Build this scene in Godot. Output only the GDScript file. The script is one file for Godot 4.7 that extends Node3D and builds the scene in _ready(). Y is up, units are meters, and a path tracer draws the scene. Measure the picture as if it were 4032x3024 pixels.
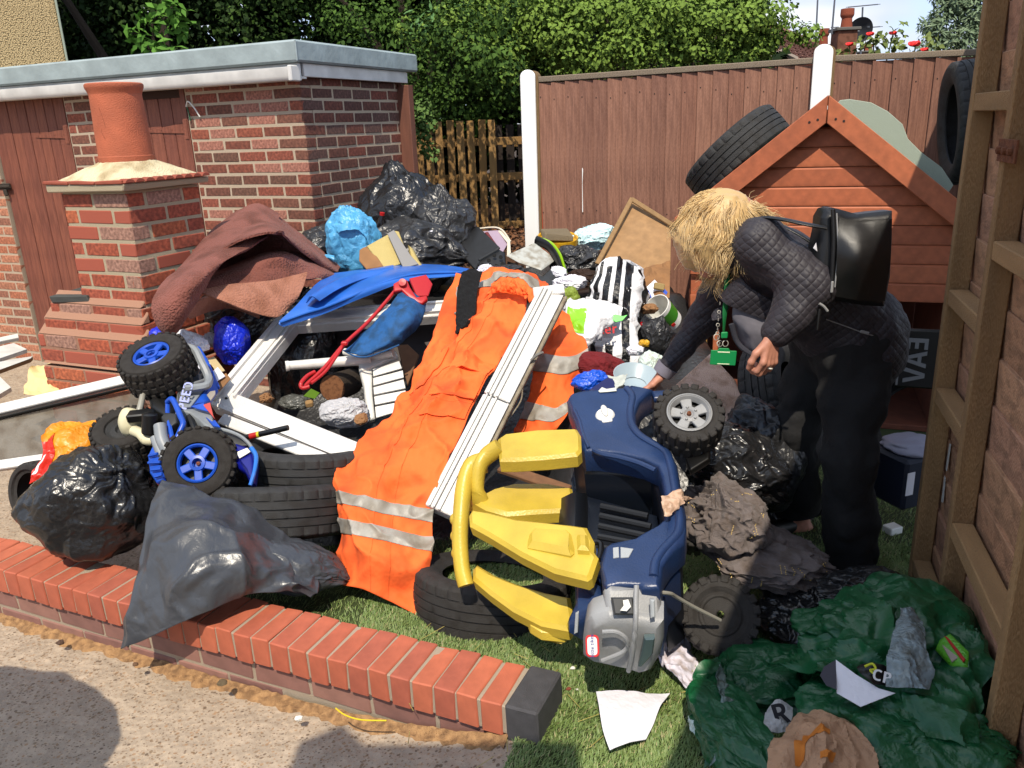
extends Node3D
# A back garden full of fly-tipped rubbish. Units are metres, y is up, the lawn is at y = 0.

class Shape:
	# Points and triangles (counter-clockwise from outside) that become one ArrayMesh.
	var v := PackedVector3Array()
	var t := PackedInt32Array()
	var uv := PackedVector2Array()
	var c := PackedColorArray()
	func pt(p: Vector3) -> int:
		v.append(p)
		return v.size() - 1
	func tri(a: int, b: int, d: int) -> void:
		t.append(a); t.append(b); t.append(d)
	func quad(a: int, b: int, d: int, e: int) -> void:
		t.append(a); t.append(b); t.append(d)
		t.append(a); t.append(d); t.append(e)
	func poly4(a: Vector3, b: Vector3, d: Vector3, e: Vector3) -> void:
		var n := v.size()
		v.append(a); v.append(b); v.append(d); v.append(e)
		quad(n, n + 1, n + 2, n + 3)
	func join(o: Shape, x := Transform3D()) -> void:
		var n := v.size()
		for p in o.v:
			v.append(x * p)
		for i in o.t:
			t.append(i + n)
		uv.append_array(o.uv)
		c.append_array(o.c)
	func mesh(crease := 40.0) -> ArrayMesh:
		var fn := PackedVector3Array()
		var nt := t.size() / 3
		fn.resize(nt)
		var acc := PackedVector3Array()
		acc.resize(v.size())
		for i in nt:
			var a := t[i * 3]; var b := t[i * 3 + 1]; var d := t[i * 3 + 2]
			var n := (v[b] - v[a]).cross(v[d] - v[a])
			fn[i] = n
			acc[a] += n; acc[b] += n; acc[d] += n
		var arr := []
		arr.resize(Mesh.ARRAY_MAX)
		if crease >= 180.0:
			for i in acc.size():
				acc[i] = acc[i].normalized()
			var idx := PackedInt32Array()
			idx.resize(t.size())
			for i in nt:
				idx[i * 3] = t[i * 3]; idx[i * 3 + 1] = t[i * 3 + 2]; idx[i * 3 + 2] = t[i * 3 + 1]
			arr[Mesh.ARRAY_VERTEX] = v
			arr[Mesh.ARRAY_NORMAL] = acc
			if uv.size() == v.size(): arr[Mesh.ARRAY_TEX_UV] = uv
			if c.size() == v.size(): arr[Mesh.ARRAY_COLOR] = c
			arr[Mesh.ARRAY_INDEX] = idx
		else:
			var cosc := cos(deg_to_rad(crease))
			var adj := []
			adj.resize(v.size())
			for i in adj.size():
				adj[i] = PackedInt32Array()
			for i in nt:
				for k in 3:
					adj[t[i * 3 + k]].append(i)
			var fu := PackedVector3Array()
			fu.resize(nt)
			for i in nt:
				fu[i] = fn[i].normalized()
			var ov := PackedVector3Array(); ov.resize(nt * 3)
			var on := PackedVector3Array(); on.resize(nt * 3)
			var has_uv := uv.size() == v.size()
			var has_c := c.size() == v.size()
			var ou := PackedVector2Array(); var oc := PackedColorArray()
			if has_uv: ou.resize(nt * 3)
			if has_c: oc.resize(nt * 3)
			for i in nt:
				for k in 3:
					var w: int = t[i * 3 + k]
					var s := Vector3.ZERO
					for f in adj[w]:
						if fu[f].dot(fu[i]) > cosc: s += fn[f]
					var o: int = i * 3 + [0, 2, 1][k]
					ov[o] = v[w]
					on[o] = s.normalized() if s.length_squared() > 1e-24 else fu[i]
					if has_uv: ou[o] = uv[w]
					if has_c: oc[o] = c[w]
			arr[Mesh.ARRAY_VERTEX] = ov
			arr[Mesh.ARRAY_NORMAL] = on
			if has_uv: arr[Mesh.ARRAY_TEX_UV] = ou
			if has_c: arr[Mesh.ARRAY_COLOR] = oc
		var m := ArrayMesh.new()
		m.add_surface_from_arrays(Mesh.PRIMITIVE_TRIANGLES, arr)
		return m

var taken := {}
var M := {}
var T := {}
var rng := RandomNumberGenerator.new()
const AL := Vector3(0.9128, 0, 0.4084)     # along the building fronts, to the right
const AR := Vector3(0.4084, 0, -0.9128)    # along the building sides, away
const FD := Vector3(0.9397, 0, 0.3420)     # along the close-boarded fence, to the right
const FN := Vector3(-0.3420, 0, 0.9397)    # the fence's front

func numbered(called: String) -> String:
	if not taken.has(called):
		taken[called] = 0
		return called
	taken[called] += 1
	return "%s_%03d" % [called, taken[called]]

func tag(o: Node3D, label: String, category: String, group := "", kind := "") -> Node3D:
	if label: o.set_meta("label", label)
	if category: o.set_meta("category", category)
	if group: o.set_meta("group", group)
	if kind: o.set_meta("kind", kind)
	return o

func thing(called: String, label: String, category: String, at := Transform3D(), group := "") -> Node3D:
	var o := Node3D.new()
	o.name = numbered(called)
	o.transform = at
	add_child(o)
	return tag(o, label, category, group)

# one mesh under a parent (a part), or at top level when no parent is given
func put(called: String, mesh: Mesh, material: Material, parent: Node3D = null, at := Transform3D()) -> MeshInstance3D:
	var o := MeshInstance3D.new()
	o.mesh = mesh
	o.material_override = material
	o.transform = at
	if parent == null:
		o.name = numbered(called)
		add_child(o)
	else:
		o.name = called
		parent.add_child(o, true)
	return o

func single(called: String, label: String, category: String, mesh: Mesh, material: Material, at := Transform3D(), group := "") -> MeshInstance3D:
	var o := put(called, mesh, material, null, at)
	tag(o, label, category, group)
	return o

func structure(called: String, mesh: Mesh, material: Material, at := Transform3D()) -> MeshInstance3D:
	var o := put(called, mesh, material, null, at)
	o.set_meta("kind", "structure")
	return o

func at(p: Vector3, x := Vector3.RIGHT, y := Vector3.UP) -> Transform3D:
	var z := x.cross(y).normalized()
	return Transform3D(Basis(x.normalized(), z.cross(x).normalized(), z), p)

# a frame whose y axis runs along «dir», with z facing as near «face» as possible
func along(p: Vector3, dir: Vector3, face := Vector3.BACK) -> Transform3D:
	var y := dir.normalized()
	var x := y.cross(face).normalized()
	return Transform3D(Basis(x, y, x.cross(y)), p)

func turned(p: Vector3, deg: Vector3) -> Transform3D:
	return Transform3D(Basis.from_euler(deg * PI / 180.0), p)

# points from a flat list x, y, z, x, y, z, ...
func V(n: Array) -> PackedVector3Array:
	var o := PackedVector3Array()
	for i in range(0, n.size(), 3):
		o.append(Vector3(n[i], n[i + 1], n[i + 2]))
	return o

# ---------------------------------------------------------------- shapes
func box(sx: float, sy: float, sz: float, bevel := 0.004, o := Vector3.ZERO) -> Shape:
	var s := Shape.new()
	var h := Vector3(sx, sy, sz) / 2.0
	var b := minf(bevel, minf(h.x, minf(h.y, h.z)) * 0.9)
	var id := {}
	for ax in 3:
		for sg in [-1, 1]:
			for i in [-1, 1]:
				for j in [-1, 1]:
					var p := Vector3.ZERO
					var k: int = (ax + 1) % 3
					var l: int = (ax + 2) % 3
					p[ax] = h[ax] * sg
					p[k] = (h[k] - b) * i
					p[l] = (h[l] - b) * j
					var corner := Vector3i.ZERO
					corner[ax] = sg; corner[k] = i; corner[l] = j
					id[[ax, corner]] = s.pt(p + o)
	for ax in 3:
		var k: int = (ax + 1) % 3
		var l: int = (ax + 2) % 3
		for sg in [-1, 1]:
			var q := []
			for ij in [[-1, -1], [1, -1], [1, 1], [-1, 1]]:
				var cn := Vector3i.ZERO
				cn[ax] = sg; cn[k] = ij[0]; cn[l] = ij[1]
				q.append(id[[ax, cn]])
			if sg > 0: s.quad(q[0], q[1], q[2], q[3])
			else: s.quad(q[3], q[2], q[1], q[0])
		# edges parallel to ax, between faces k and l
		for i in [-1, 1]:
			for j in [-1, 1]:
				var a := Vector3i.ZERO
				a[ax] = -1; a[k] = i; a[l] = j
				var e := a
				e[ax] = 1
				if i * j > 0: s.quad(id[[k, a]], id[[l, a]], id[[l, e]], id[[k, e]])
				else: s.quad(id[[l, a]], id[[k, a]], id[[k, e]], id[[l, e]])
	for i in [-1, 1]:
		for j in [-1, 1]:
			for k in [-1, 1]:
				var cn := Vector3i(i, j, k)
				if i * j * k > 0: s.tri(id[[0, cn]], id[[1, cn]], id[[2, cn]])
				else: s.tri(id[[0, cn]], id[[2, cn]], id[[1, cn]])
	for i in range(0, s.t.size(), 3):  # every face looks outwards
		var m := (s.v[s.t[i]] + s.v[s.t[i + 1]] + s.v[s.t[i + 2]]) / 3.0 - o
		if (s.v[s.t[i + 1]] - s.v[s.t[i]]).cross(s.v[s.t[i + 2]] - s.v[s.t[i]]).dot(m) < 0:
			var w := s.t[i + 1]
			s.t[i + 1] = s.t[i + 2]; s.t[i + 2] = w
	return s

# an outline in the xy plane (any turn) made solid from z = 0 to z = depth, its edges eased
func plate(pts: PackedVector2Array, depth: float, bevel := 0.003) -> Shape:
	var s := Shape.new()
	if Geometry2D.is_polygon_clockwise(pts):
		pts = pts.duplicate()
		pts.reverse()
	var n := pts.size()
	var inner := PackedVector2Array()
	for i in n:
		var a := (pts[i] - pts[(i + n - 1) % n]).normalized()
		var b := (pts[(i + 1) % n] - pts[i]).normalized()
		var na := Vector2(-a.y, a.x)
		var nb := Vector2(-b.y, b.x)
		var m := (na + nb).normalized()
		inner.append(pts[i] + m * bevel / maxf(0.4, m.dot(na)))
	var rings := [[inner, 0.0], [pts, bevel], [pts, depth - bevel], [inner, depth]]
	for r in rings:
		for p in r[0]:
			s.pt(Vector3(p.x, p.y, r[1]))
	for r in 3:
		for i in n:
			var j := (i + 1) % n
			s.quad(r * n + i, r * n + j, (r + 1) * n + j, (r + 1) * n + i)
	var tr := Geometry2D.triangulate_polygon(pts)
	for i in range(0, tr.size(), 3):
		var a := tr[i]; var b := tr[i + 1]; var d := tr[i + 2]
		if (pts[b] - pts[a]).cross(pts[d] - pts[a]) < 0:
			var w := b
			b = d; d = w
		s.tri(3 * n + a, 3 * n + b, 3 * n + d)
		s.tri(a, d, b)
	return s

# an outline of points that lie on (about) one plane, made solid to «depth» behind its front
func slab(pts: PackedVector3Array, depth: float, bevel := 0.003, towards := Vector3(0, 0.4, 1)) -> Shape:
	var n := Vector3.ZERO
	for i in pts.size():
		n += pts[i].cross(pts[(i + 1) % pts.size()])
	n = n.normalized()
	if n.dot(towards) < 0: n = -n
	var x := (pts[1] - pts[0]).normalized()
	var y := n.cross(x).normalized()
	x = y.cross(n)
	var f := Transform3D(Basis(x, y, n), pts[0])
	var inv := f.affine_inverse()
	var flat := PackedVector2Array()
	for p in pts:
		var q := inv * p
		flat.append(Vector2(q.x, q.y))
	var o := Shape.new()
	o.join(plate(flat, depth, bevel), f * Transform3D(Basis(), Vector3(0, 0, -depth)))
	return o

# rounds the corners of a closed outline
func rounded(pts: PackedVector2Array, r: float, k := 4) -> PackedVector2Array:
	var o := PackedVector2Array()
	var n := pts.size()
	for i in n:
		var a := pts[(i + n - 1) % n]; var b := pts[i]; var d := pts[(i + 1) % n]
		var q := minf(r, minf(a.distance_to(b), b.distance_to(d)) * 0.45)
		var p0 := b + (a - b).normalized() * q
		var p1 := b + (d - b).normalized() * q
		for j in k + 1:
			var u := float(j) / k
			o.append(p0.lerp(b, u).lerp(b.lerp(p1, u), u))
	return o

# (radius, height) pairs turned round the y axis
func lathe(prof: PackedVector2Array, seg := 32, closed := false) -> Shape:
	var s := Shape.new()
	var m := prof.size()
	for i in seg:
		var a := TAU * i / seg
		for p in prof:
			s.pt(Vector3(p.x * cos(a), p.y, p.x * sin(a)))
	for i in seg:
		var j := (i + 1) % seg
		for k in (m if closed else m - 1):
			var l := (k + 1) % m
			s.quad(i * m + k, i * m + l, j * m + l, j * m + k)
	return s

func spline(p: PackedVector3Array, u: float) -> Vector3:
	var n := p.size() - 1
	var x := clampf(u, 0.0, 1.0) * n
	var i := mini(int(x), n - 1)
	return p[i].cubic_interpolate(p[i + 1], p[maxi(i - 1, 0)], p[mini(i + 2, n)], x - i)

func tube(path: PackedVector3Array, r0: float, r1 := -1.0, seg := 8, steps := 0, flat := 1.0, smooth := true) -> Shape:
	var s := Shape.new()
	if r1 < 0: r1 = r0
	var n := steps if steps > 0 else (path.size() - 1) * 5
	if not smooth: n = path.size() - 1
	var up := Vector3(0.13, 0.98, 0.11)
	for i in n + 1:
		var u := float(i) / n
		var p := spline(path, u) if smooth else path[i]
		var d: Vector3
		if smooth: d = (spline(path, u + 0.01) - spline(path, u - 0.01)).normalized()
		else: d = (path[mini(i + 1, n)] - path[maxi(i - 1, 0)]).normalized()
		var x := d.cross(up)
		if x.length() < 0.1: x = d.cross(Vector3.RIGHT)
		x = x.normalized()
		var y := x.cross(d)
		var r := lerpf(r0, r1, u)
		for k in seg:
			var a := TAU * k / seg
			s.pt(p + x * cos(a) * r + y * sin(a) * r * flat)
	for i in n:
		for k in seg:
			var l := (k + 1) % seg
			s.quad(i * seg + k, i * seg + l, (i + 1) * seg + l, (i + 1) * seg + k)
	var a0 := s.pt(spline(path, 0.0)); var a1 := s.pt(spline(path, 1.0))
	for k in seg:
		var l := (k + 1) % seg
		s.tri(a0, l, k)
		s.tri(a1, n * seg + k, n * seg + l)
	return s

# a ball of n x n x 6 facets, for sacks and lumps
func ball(n: int) -> Shape:
	var s := Shape.new()
	for f in 6:
		var ax := f / 2
		var sg := 1.0 if f % 2 == 0 else -1.0
		var b := s.v.size()
		for i in n + 1:
			for j in n + 1:
				var p := Vector3.ZERO
				p[ax] = sg
				p[(ax + 1) % 3] = tan((float(i) / n * 2 - 1) * PI / 4)
				p[(ax + 2) % 3] = tan((float(j) / n * 2 - 1) * PI / 4)
				s.pt(p.normalized())
		for i in n:
			for j in n:
				var a := b + i * (n + 1) + j
				if sg > 0: s.quad(a, a + n + 1, a + n + 2, a + 1)
				else: s.quad(a, a + 1, a + n + 2, a + n + 1)
	return weld(s)

func weld(s: Shape, e := 1e-4) -> Shape:
	var seen := {}
	var o := Shape.new()
	var re := PackedInt32Array()
	re.resize(s.v.size())
	for i in s.v.size():
		var k := Vector3i((s.v[i] / e).round())
		if not seen.has(k):
			seen[k] = o.pt(s.v[i])
			if s.uv.size(): o.uv.append(s.uv[i])
		re[i] = seen[k]
	for i in range(0, s.t.size(), 3):
		var a := re[s.t[i]]; var b := re[s.t[i + 1]]; var d := re[s.t[i + 2]]
		if a != b and b != d and a != d: o.tri(a, b, d)
	return o

func noise(seed_: int, freq: float, type := FastNoiseLite.TYPE_SIMPLEX_SMOOTH, octaves := 3) -> FastNoiseLite:
	var n := FastNoiseLite.new()
	n.seed = seed_
	n.noise_type = type
	n.frequency = freq
	n.fractal_type = FastNoiseLite.FRACTAL_FBM if octaves > 1 else FastNoiseLite.FRACTAL_NONE
	n.fractal_octaves = octaves
	return n

func cells(seed_: int, freq: float) -> FastNoiseLite:
	var n := noise(seed_, freq, FastNoiseLite.TYPE_CELLULAR, 1)
	n.cellular_return_type = FastNoiseLite.RETURN_DISTANCE2_SUB
	n.cellular_jitter = 1.0
	n.domain_warp_enabled = true
	n.domain_warp_amplitude = 0.35 / freq
	n.domain_warp_frequency = freq * 0.7
	n.domain_warp_fractal_type = FastNoiseLite.DOMAIN_WARP_FRACTAL_NONE
	return n

# A filled plastic sack: flat facets where the film is stretched over its contents, creases that run from the knot.
func sack(r: Vector3, seed_: int, crumple := 0.035, n := 44, knot := Vector3.ZERO, pull := 0.0, flat := 0.75, lump := 0.22) -> Shape:
	if crumple > 0.02 and n > 30: n = n + 14
	var s := ball(n)
	var big := noise(seed_, 1.0, FastNoiseLite.TYPE_SIMPLEX_SMOOTH, 2)
	var streak := noise(seed_ + 1, 1.0, FastNoiseLite.TYPE_SIMPLEX_SMOOTH, 1)
	var rr := RandomNumberGenerator.new()
	rr.seed = seed_ * 31 + 5
	var planes: Array[Vector3] = []
	if crumple > 0:
		for i in 17:
			planes.append(Vector3(rr.randfn(), rr.randfn(), rr.randfn()).normalized() / rr.randf_range(0.80, 1.02))
	var k := (knot if knot != Vector3.ZERO else Vector3(sin(seed_), 0.8, cos(seed_ * 1.7))).normalized()
	var e1 := k.cross(Vector3(0.31, 0.52, 0.79)).normalized()
	var e2 := k.cross(e1)
	var sharp := 26.0
	for i in s.v.size():
		var d := s.v[i]
		var h := 1.0 + lump * 0.6 * big.get_noise_3dv(d)
		if crumple > 0:
			var a := acos(clampf(d.dot(k), -1, 1))
			var w1 := 0.3 * big.get_noise_3dv(d * 2.0)
			var q := 0.35
			for p in planes:
				var g := p.dot(d)
				if g > 0.3: q += pow(g, sharp)
			h *= minf(pow(q, -1.0 / sharp), 1.12)
			var az := atan2(d.dot(e2), d.dot(e1)) + w1 * 1.5
			var near := 0.35 + 1.0 * exp(-a * a / 0.7)
			var g1 := Vector3(cos(az) * 1.8, sin(az) * 1.8, a * 0.45)
			var f1 := 1.0 - absf(streak.get_noise_3dv(g1)) * 2.4
			var f2 := 1.0 - absf(streak.get_noise_3dv(g1 * 2.6 + Vector3(9, 4, 2))) * 2.4
			var f3 := 1.0 - absf(streak.get_noise_3dv(d * 1.5 + Vector3(w1, 5, 1))) * 2.6
			h += crumple * (0.9 * near * f1 + 0.45 * near * f2 + 0.75 * f3 * absf(f3))
		if pull > 0:
			var a := acos(clampf(d.dot(k), -1, 1))
			h += pull * exp(-a * a / 0.05) - pull * 0.25 * exp(-a * a / 0.4)
		var w := d * h
		if w.y < -flat: w.y = -flat + (w.y + flat) * 0.12
		s.v[i] = Vector3(w.x * r.x, w.y * r.y, w.z * r.z)
	return s

# A sheet through a grid of points (rows of equal length), with ripples and a thickness.
# u0..u1 and v0..v1 cut a patch out of it (a band, a pocket), «lift» lays that patch on top.
func sheet(rows: Array, nu: int, nv: int, seed_: int, ripple := 0.0, freq := 8.0, thick := 0.003, crease := 0.0, u0 := 0.0, u1 := 1.0, v0 := 0.0, v1 := 1.0, lift := 0.0) -> Shape:
	var s := Shape.new()
	var nz := noise(seed_, freq, FastNoiseLite.TYPE_SIMPLEX_SMOOTH, 3)
	var ce := noise(seed_ + 5, freq * 0.5, FastNoiseLite.TYPE_SIMPLEX_SMOOTH, 1)
	var P := []
	for j in nv + 1:
		var col := PackedVector3Array()
		for r in rows:
			col.append(spline(r, lerpf(v0, v1, float(j) / nv)))
		P.append(col)
	var g := PackedVector3Array()
	for i in nu + 1:
		for j in nv + 1:
			g.append(spline(P[j], lerpf(u0, u1, float(i) / nu)))
	var w := nv + 1
	var nr := PackedVector3Array()
	for i in nu + 1:
		for j in nv + 1:
			var du := g[mini(i + 1, nu) * w + j] - g[maxi(i - 1, 0) * w + j]
			var dv := g[i * w + mini(j + 1, nv)] - g[i * w + maxi(j - 1, 0)]
			var n3 := du.cross(dv).normalized()
			if n3.dot(Vector3(0, 1.6, 0) - g[i * w + j]) < 0: n3 = -n3
			nr.append(n3)
	for i in g.size():
		var h := ripple * nz.get_noise_3dv(g[i]) * 1.6
		if crease > 0:
			var wp := g[i] + Vector3.ONE * 0.06 * nz.get_noise_3dv(g[i] * 0.5)
			var f1 := 1.0 - absf(ce.get_noise_3dv(wp * Vector3(1.0, 0.8, 0.6))) * 2.6
			var f2 := 1.0 - absf(ce.get_noise_3dv(wp * 2.3 + Vector3(3, 1, 7))) * 2.6
			h += crease * (f1 * absf(f1) * 0.8 + f2 * absf(f2) * 0.35)
		g[i] += nr[i] * (h + lift)
	for sd in 2:
		for i in nu + 1:
			for j in nv + 1:
				s.pt(g[i * w + j] - nr[i * w + j] * thick * sd)
				s.uv.append(Vector2(float(j) / nv, float(i) / nu))
	var o := g.size()
	for i in nu:
		for j in nv:
			var a := i * w + j
			s.quad(a, a + w, a + w + 1, a + 1)
			s.quad(o + a, o + a + 1, o + a + w + 1, o + a + w)
	for i in nu:
		s.quad(i * w, o + i * w, o + (i + 1) * w, (i + 1) * w)
		s.quad(i * w + nv, (i + 1) * w + nv, o + (i + 1) * w + nv, o + i * w + nv)
	for j in nv:
		s.quad(j, j + 1, o + j + 1, o + j)
		s.quad(nu * w + j, o + nu * w + j, o + nu * w + j + 1, nu * w + j + 1)
	return s

# ---------------------------------------------------------------- materials
func noise_map(key: String, n: FastNoiseLite, lo: Color, hi: Color, size := 512, a := 0.0, b := 1.0) -> NoiseTexture2D:
	if T.has(key): return T[key]
	var x := NoiseTexture2D.new()
	x.width = size; x.height = size
	x.seamless = true
	x.seamless_blend_skirt = 0.25
	x.noise = n
	var g := Gradient.new()
	g.offsets = PackedFloat32Array([a, b])
	g.colors = PackedColorArray([lo, hi])
	x.color_ramp = g
	T[key] = x
	return x

func bump_map(key: String, n: FastNoiseLite, strength: float, size := 512) -> NoiseTexture2D:
	if T.has(key): return T[key]
	var x := NoiseTexture2D.new()
	x.width = size; x.height = size
	x.seamless = true
	x.noise = n
	x.as_normal_map = true
	x.bump_strength = strength
	T[key] = x
	return x

func grey(v: float) -> Color:
	return Color(v, v, v)

# «tex» and «bump» are [texture, scale]
func mat(key: String, color: Color, rough := 0.8, tex := [], bump := [], bump_scale := 1.0) -> StandardMaterial3D:
	if M.has(key): return M[key]
	var m := StandardMaterial3D.new()
	m.resource_name = key
	m.albedo_color = color
	m.roughness = rough
	m.cull_mode = BaseMaterial3D.CULL_DISABLED
	if tex or bump:
		m.uv1_triplanar = true
		m.uv1_triplanar_sharpness = 4.0
		var sc = tex[1] if tex else bump[1]
		m.uv1_scale = sc if sc is Vector3 else Vector3.ONE * sc
	if tex: m.albedo_texture = tex[0]
	if bump:
		m.normal_enabled = true
		m.normal_texture = bump[0]
		m.normal_scale = bump_scale
	M[key] = m
	return m

func make_textures() -> void:
	noise_map("cloud", noise(11, 0.006, FastNoiseLite.TYPE_SIMPLEX_SMOOTH, 5), grey(0.88), grey(1.0), 512, 0.15, 0.85)
	noise_map("dirty", noise(12, 0.008, FastNoiseLite.TYPE_SIMPLEX_SMOOTH, 5), Color(0.76, 0.71, 0.65), grey(1.0), 512, 0.1, 0.6)
	noise_map("speck", noise(13, 0.22, FastNoiseLite.TYPE_SIMPLEX_SMOOTH, 3), grey(0.72), grey(1.0), 512, 0.2, 0.8)
	noise_map("grain", noise(14, 0.03, FastNoiseLite.TYPE_SIMPLEX_SMOOTH, 5), grey(0.8), grey(1.0), 512, 0.2, 0.8)
	noise_map("blotch", noise(19, 0.016, FastNoiseLite.TYPE_SIMPLEX_SMOOTH, 5), Color(0.70, 0.68, 0.68), grey(1.0), 512, 0.15, 0.75)
	noise_map("streak", noise(20, 0.014, FastNoiseLite.TYPE_SIMPLEX_SMOOTH, 4), Color(0.85, 0.83, 0.83), Color(1.0, 1.0, 1.0), 512, 0.2, 0.7)
	bump_map("fine", noise(15, 0.12, FastNoiseLite.TYPE_SIMPLEX_SMOOTH, 4), 6.0)
	bump_map("soft", noise(16, 0.02, FastNoiseLite.TYPE_SIMPLEX_SMOOTH, 4), 8.0)
	var ce := noise(17, 0.035, FastNoiseLite.TYPE_CELLULAR, 1)
	ce.cellular_return_type = FastNoiseLite.RETURN_DISTANCE2_SUB
	ce.domain_warp_enabled = true
	ce.domain_warp_amplitude = 18
	ce.domain_warp_frequency = 0.03
	bump_map("crumple", ce, 9.0)
	var st := noise(18, 0.09, FastNoiseLite.TYPE_CELLULAR, 1)
	st.cellular_return_type = FastNoiseLite.RETURN_DISTANCE
	noise_map("pebbles", st, Color(0.5, 0.42, 0.35), Color(1, 1, 1), 512, 0.12, 0.5)
	bump_map("pebble_bump", st, 6.0)

func _ready() -> void:
	rng.seed = 7
	camera_and_light()
	make_textures()
	build_ground()
	build_edging_wall()
	build_outbuilding()
	build_chimney()
	build_back_fences()
	build_trees()
	build_far()
	build_playhouse()
	build_shed_panel()
	make_heap_floor()
	make_black_bags()
	make_carpet()
	make_blue_sheet()
	make_blue_bags()
	make_overalls()
	make_green_sheeting()
	make_small_cloths()
	make_tyres()
	make_window_frame()
	make_left_scraps()
	make_toy_car()
	make_toy_truck()
	make_chair()
	make_pushchair()
	make_back_of_heap()
	make_scraps()
	make_shade_casters()
	make_person()

func camera_and_light() -> void:
	var c := Camera3D.new()
	c.name = "camera"
	c.transform = Transform3D(Basis(Vector3(0.999267, -0.036439, 0.011697), Vector3(0.038270, 0.951448, -0.305423), Vector3(0.000000, 0.305647, 0.952145)), Vector3(0, 1.6, 0))
	c.fov = 51.3
	c.near = 0.05
	c.far = 400.0
	add_child(c)
	var e := Environment.new()
	e.background_mode = Environment.BG_SKY
	e.tonemap_mode = Environment.TONE_MAPPER_LINEAR
	e.tonemap_exposure = 1.15
	e.sdfgi_enabled = true
	e.ssao_enabled = true
	e.ssil_enabled = true
	var pano := PanoramaSkyMaterial.new()
	pano.panorama = sky_picture()
	var sky := Sky.new()
	sky.sky_material = pano
	e.sky = sky
	var w := WorldEnvironment.new()
	w.name = "world_environment"
	w.environment = e
	add_child(w)
	var sun := DirectionalLight3D.new()
	sun.name = "sun"
	sun.light_energy = 1.5
	sun.light_color = Color(1.0, 0.955, 0.88)
	sun.light_angular_distance = 0.53
	sun.shadow_enabled = true
	var s := Vector3(-0.0600, 0.8192, 0.5704)   # towards the sun
	sun.transform = Transform3D(Basis.looking_at(-s, Vector3.UP), Vector3(0, 6, 3))
	add_child(sun)

# broken summer cloud over pale blue
func sky_picture() -> ImageTexture:
	var w := 1024
	var h := 512
	var im := Image.create(w, h, false, Image.FORMAT_RGBF)
	var a := noise(3, 1.6, FastNoiseLite.TYPE_SIMPLEX_SMOOTH, 5)
	var b := noise(4, 4.5, FastNoiseLite.TYPE_SIMPLEX_SMOOTH, 4)
	for j in h:
		var el := PI * (0.5 - (j + 0.5) / h)
		var ce := cos(el)
		var y := sin(el)
		for i in w:
			var az := TAU * (i + 0.5) / w
			var d := Vector3(sin(az) * ce, y, cos(az) * ce)
			var up := maxf(y, 0.0)
			var q := d / (0.25 + up)
			q.y = 0
			var blue := Color(0.62, 0.74, 0.92).lerp(Color(0.22, 0.40, 0.78), pow(up, 0.6))
			var n := a.get_noise_3dv(q * 0.55 + Vector3(0, 2.2, 0)) + 0.35 * b.get_noise_3dv(q * 0.6)
			var cover := smoothstep(-0.18, 0.22, n)
			var lit := 0.62 + 0.5 * smoothstep(0.0, 0.6, n) + 0.1 * b.get_noise_3dv(q)
			var col := blue.lerp(Color(0.95, 0.97, 1.0) * lit, cover * 0.85)
			if y < 0: col = Color(0.30, 0.29, 0.25)
			im.set_pixel(i, j, col * 1.25)
	return ImageTexture.create_from_image(im)


# ---------------------------------------------------------------- ground
func slope(x: float) -> float:
	return -0.135 * (1.0 - exp(minf(x + 0.02, 0.0) / 0.36))

func in_poly(p: Vector2, poly: PackedVector2Array) -> bool:
	return Geometry2D.is_point_in_polygon(p, poly)

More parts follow.
